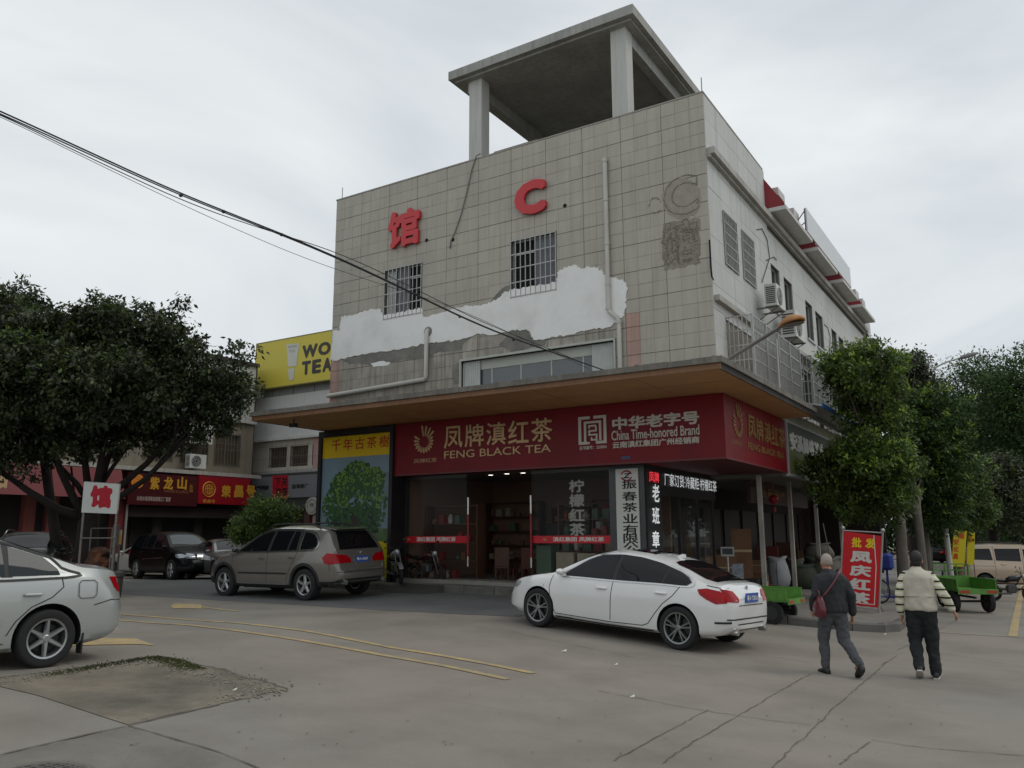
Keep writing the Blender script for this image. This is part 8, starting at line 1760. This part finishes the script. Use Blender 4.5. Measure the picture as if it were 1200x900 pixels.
# ---------------------------------------------------------------- motorbikes, scooter, bicycle
def motorbike(p, h, lab, body, seatc, s=1., tip=0):
    t = thing('motorbike', p, lab, 'motorbike', 'motorbikes parked at the kerb', rot=(tip, 0, h)); t.scale = (s,)*3
    bike_wheel(t, (0, 0, .29), .29, .09, rimD, 6, 'wheel'); bike_wheel(t, (1.25, 0, .29), .29, .08, rimD, 6, 'wheel')
    mb = MB(); mb.tube([(1.25, -.07, .29), (1.06, -.07, .85), (1.0, -.06, 1.0)], .02, 6); mb.tube([(1.25, .07, .29), (1.06, .07, .85), (1.0, .06, 1.0)], .02, 6); mb.build('fork', barD, t, smooth=True, local=True)
    mb = MB(); mb.tube([(.88, -.33, 1.08), (.95, -.22, 1.1), (1.0, 0, 1.02), (.95, .22, 1.1), (.88, .33, 1.08)], .014, 6); mb.build('handlebar', trimB, t, smooth=True, local=True)
    for sy in (-1, 1): mb = MB(); mb.tube([(.95, sy*.22, 1.1), (.9, sy*.28, 1.25)], .007, 5); mb.sph((.9, sy*.29, 1.27), (.012, .06, .04), 8); mb.build('mirror', trimB, t, smooth=True, local=True)
    mb = MB(); mb.loft([[(x, wv*math.cos(a), z+hv*math.sin(a)) for a in [2*math.pi*k/12 for k in range(12)]] for x, z, wv, hv in ((.95, .86, .05, .06), (.85, .86, .12, .12), (.6, .84, .14, .12), (.42, .76, .1, .08))]); mb.build('tank', body, t, smooth=True, local=True)
    mb = MB(); mb.loft([[(x, wv*math.cos(a), z+.05*math.sin(a)) for a in [2*math.pi*k/10 for k in range(10)]] for x, z, wv in ((.5, .8, .1), (.3, .78, .13), (-.1, .8, .13), (-.32, .86, .07))]); mb.build('saddle', seatc, t, smooth=True, local=True)
    mb = MB(); mb.bbox_((.62, 0, .46), (.36, .26, .3), .05); mb.tube([(.6, -.1, .3), (.2, -.16, .3), (-.2, -.17, .4)], .04, 8); mb.build('engine', M('engine_grey', S(84, 84, 82), .4, metal=.5), t, local=True)
    mb = MB(); mb.tube([(1.0, 0, .95), (.8, 0, .62), (.5, 0, .3), (.3, 0, .3), (0, 0, .29)], .025, 6); mb.tube([(.9, 0, .85), (.4, 0, .72), (-.3, 0, .78)], .025, 6); mb.tube([(.3, 0, .35), (.05, .1, .72)], .02, 6); mb.build('frame', trimB, t, smooth=True, local=True)
    for cx_ in (0, 1.25):
        mb = MB(); pts = [(cx_+.34*math.cos(a), .29+.34*math.sin(a)) for a in np.linspace(.5, 2.6, 9)]; mb.loft([[(x, -.06, z), (x, .06, z), (x, .06, z+.012), (x, -.06, z+.012)] for x, z in pts]); mb.build('mudguard', body, t, local=True)
    mb = MB(); mb.sph((1.08, 0, .93), (.08, .08, .09), 12); mb.build('head_lamp', clearLamp, t, smooth=True, local=True); mb = MB(); mb.box((-.4, -.05, .74), (-.36, .05, .8)); mb.build('tail_lamp', redLamp, t, local=True)
    return t
def on_pave(x, y): return Vector((x, y, GZ(x, y)+.17))
mSil = M('moto_silver', S(150, 150, 148), .3, metal=.5); mRed = M('moto_red', S(120, 24, 30), .3); mBlk = M('moto_black', S(24, 24, 26), .3); mBlu = M('moto_blue', S(36, 52, 120), .4)
p = WY(470, 660, 17.6); motorbike(on_pave(p.x-.15, 17.5), R(-40), 'dark motorbike with silver side panels nearest the poster, front to the right', mSil, mBlk, .88, .12)
p = WY(492, 660, 17.9); motorbike(on_pave(p.x-.1, 17.85), R(-12), 'dark motorbike with a bright front fork, right of the silver panelled one', M('moto_maroon', S(58, 18, 22), .35), mBlk, .82, .1)
p = WY(430, 660, 18); motorbike(on_pave(p.x-.2, 18.1), R(-60), 'black motorbike half hidden behind the taupe SUV tail', mBlk, mBlk, .95, .1)
p = at(1064, 25.5, .17); motorbike(p, R(100), 'blue motor scooter under the street trees behind the bicycle', mBlu, mBlu, 1., 0)
c_ = G(1178, 704); motorbike(c_-Vector((.3, .2, 0)), R(15), 'black motorbike standing between the green cargo tricycle and the minivan', mBlk, mBlk, .85, .05)
def bicycle(p, h, lab):
    t = thing('bicycle', p, lab, 'bicycle', rot=(0, 0, h)); bike_wheel(t, (0, 0, .33), .33, .035, chromeM, 24); bike_wheel(t, (1.05, 0, .33), .33, .035, chromeM, 24)
    mb = MB()
    for a, b in (((0, 0, .33), (.42, 0, .3)), ((.42, 0, .3), (.28, 0, .8)), ((.42, 0, .3), (.86, 0, .78)), ((.3, 0, .72), (.84, 0, .82)), ((0, 0, .33), (.3, 0, .72)), ((1.05, 0, .33), (.84, 0, .9))): mb.tube([a, b], .015, 6)
    mb.build('frame', barD, t, smooth=True, local=True); mb = MB(); mb.bbox_((.25, 0, .86), (.24, .15, .06), .02); mb.build('saddle', trimB, t, local=True); mb = MB(); mb.tube([(.75, -.28, .98), (.86, -.1, 1.0), (.86, .1, 1.0), (.75, .28, .98)], .012, 6); mb.tube([(.84, 0, .9), (.86, 0, 1.0)], .014, 6); mb.build('handlebar', chromeM, t, smooth=True, local=True)
p = at(1041, 22.0, .17); bicycle(p-Vector((.2, .0, 0)), R(155), 'bicycle with a thin bright wheel showing between the red banner and the second walker')
mb = MB(); p = at(1042, 24.5, .17); mb.bbox_((p.x, p.y, p.z+1.05), (.4, .4, .5), .08); mb.box((p.x-.03, p.y-.03, p.z), (p.x+.03, p.y+.03, p.z+.8)); mb.box((p.x-.2, p.y-.2, p.z), (p.x+.2, p.y+.2, p.z+.05)); solo(mb, 'covered_cart', M('tarp_blue', S(38, 56, 140), .6, var=.2, scale=5), 'small cart covered with blue tarpaulin under the first street tree', 'cart')

# more clutter on the shaded pavement beside the shop
for u, dep, dims, mt_, lab, dz in ((838, 22.5, (.5, .4, .5), card, 'small brown carton at the foot of the side shopfront', 0), (852, 25.5, (.6, .5, .6), card, 'brown carton behind the platform scale', 0), (852, 25.5, (.55, .45, .5), M('carton_dark', S(112, 84, 62), .8), 'darker carton stacked behind the platform scale', .62),
        (902, 29.5, (.7, .6, 1.3), M('crate_red', S(110, 44, 40), .7), 'tall dull red crate behind the white woven sack', 0), (925, 31.5, (.8, .6, 1.5), M('crate_brown', S(92, 62, 46), .8), 'tall brown crate in the shade behind the sacks', 0), (950, 33, (.7, .6, 1.2), card, 'brown carton stack deep in the shade behind the green sacks', 0), (975, 31, (.5, .5, .9), M('crate_blue', S(54, 66, 100), .7), 'dark blue crate behind the pale crumpled sack', 0)):
    gbox(u, dep, dims, mt_, lab, .2, dz, 'carton' if 'carton' in lab else 'crate', 'carton' if 'carton' in lab else 'crate', 'carton' in lab)
for u, dep, lab in ((895, 24.8, 'red plastic basin on the lower brown carton pair side'),): 
    p = at(u, dep, .17)+Vector((0, 0, 0)); mb = MB(); mb.lathe([(.16, 0), (.24, .16), (.26, .17), (.22, .14), (.14, .03)], 20, Matrix.Translation(p), False); solo(mb, 'plastic_basin', M('basin_red', S(160, 36, 36), .4), lab, 'basin', smooth=True)
# wall mounted sign and cables under the side awning
mb = MB(); mb.tube([(-6.9, 22.9, 3.2), (-6.9, 26, 3.05), (-6.9, 30, 3.2)], .015, 6); solo(mb, 'slack_cable', cblk, 'slack black cable under the side awning', 'cable', smooth=True)
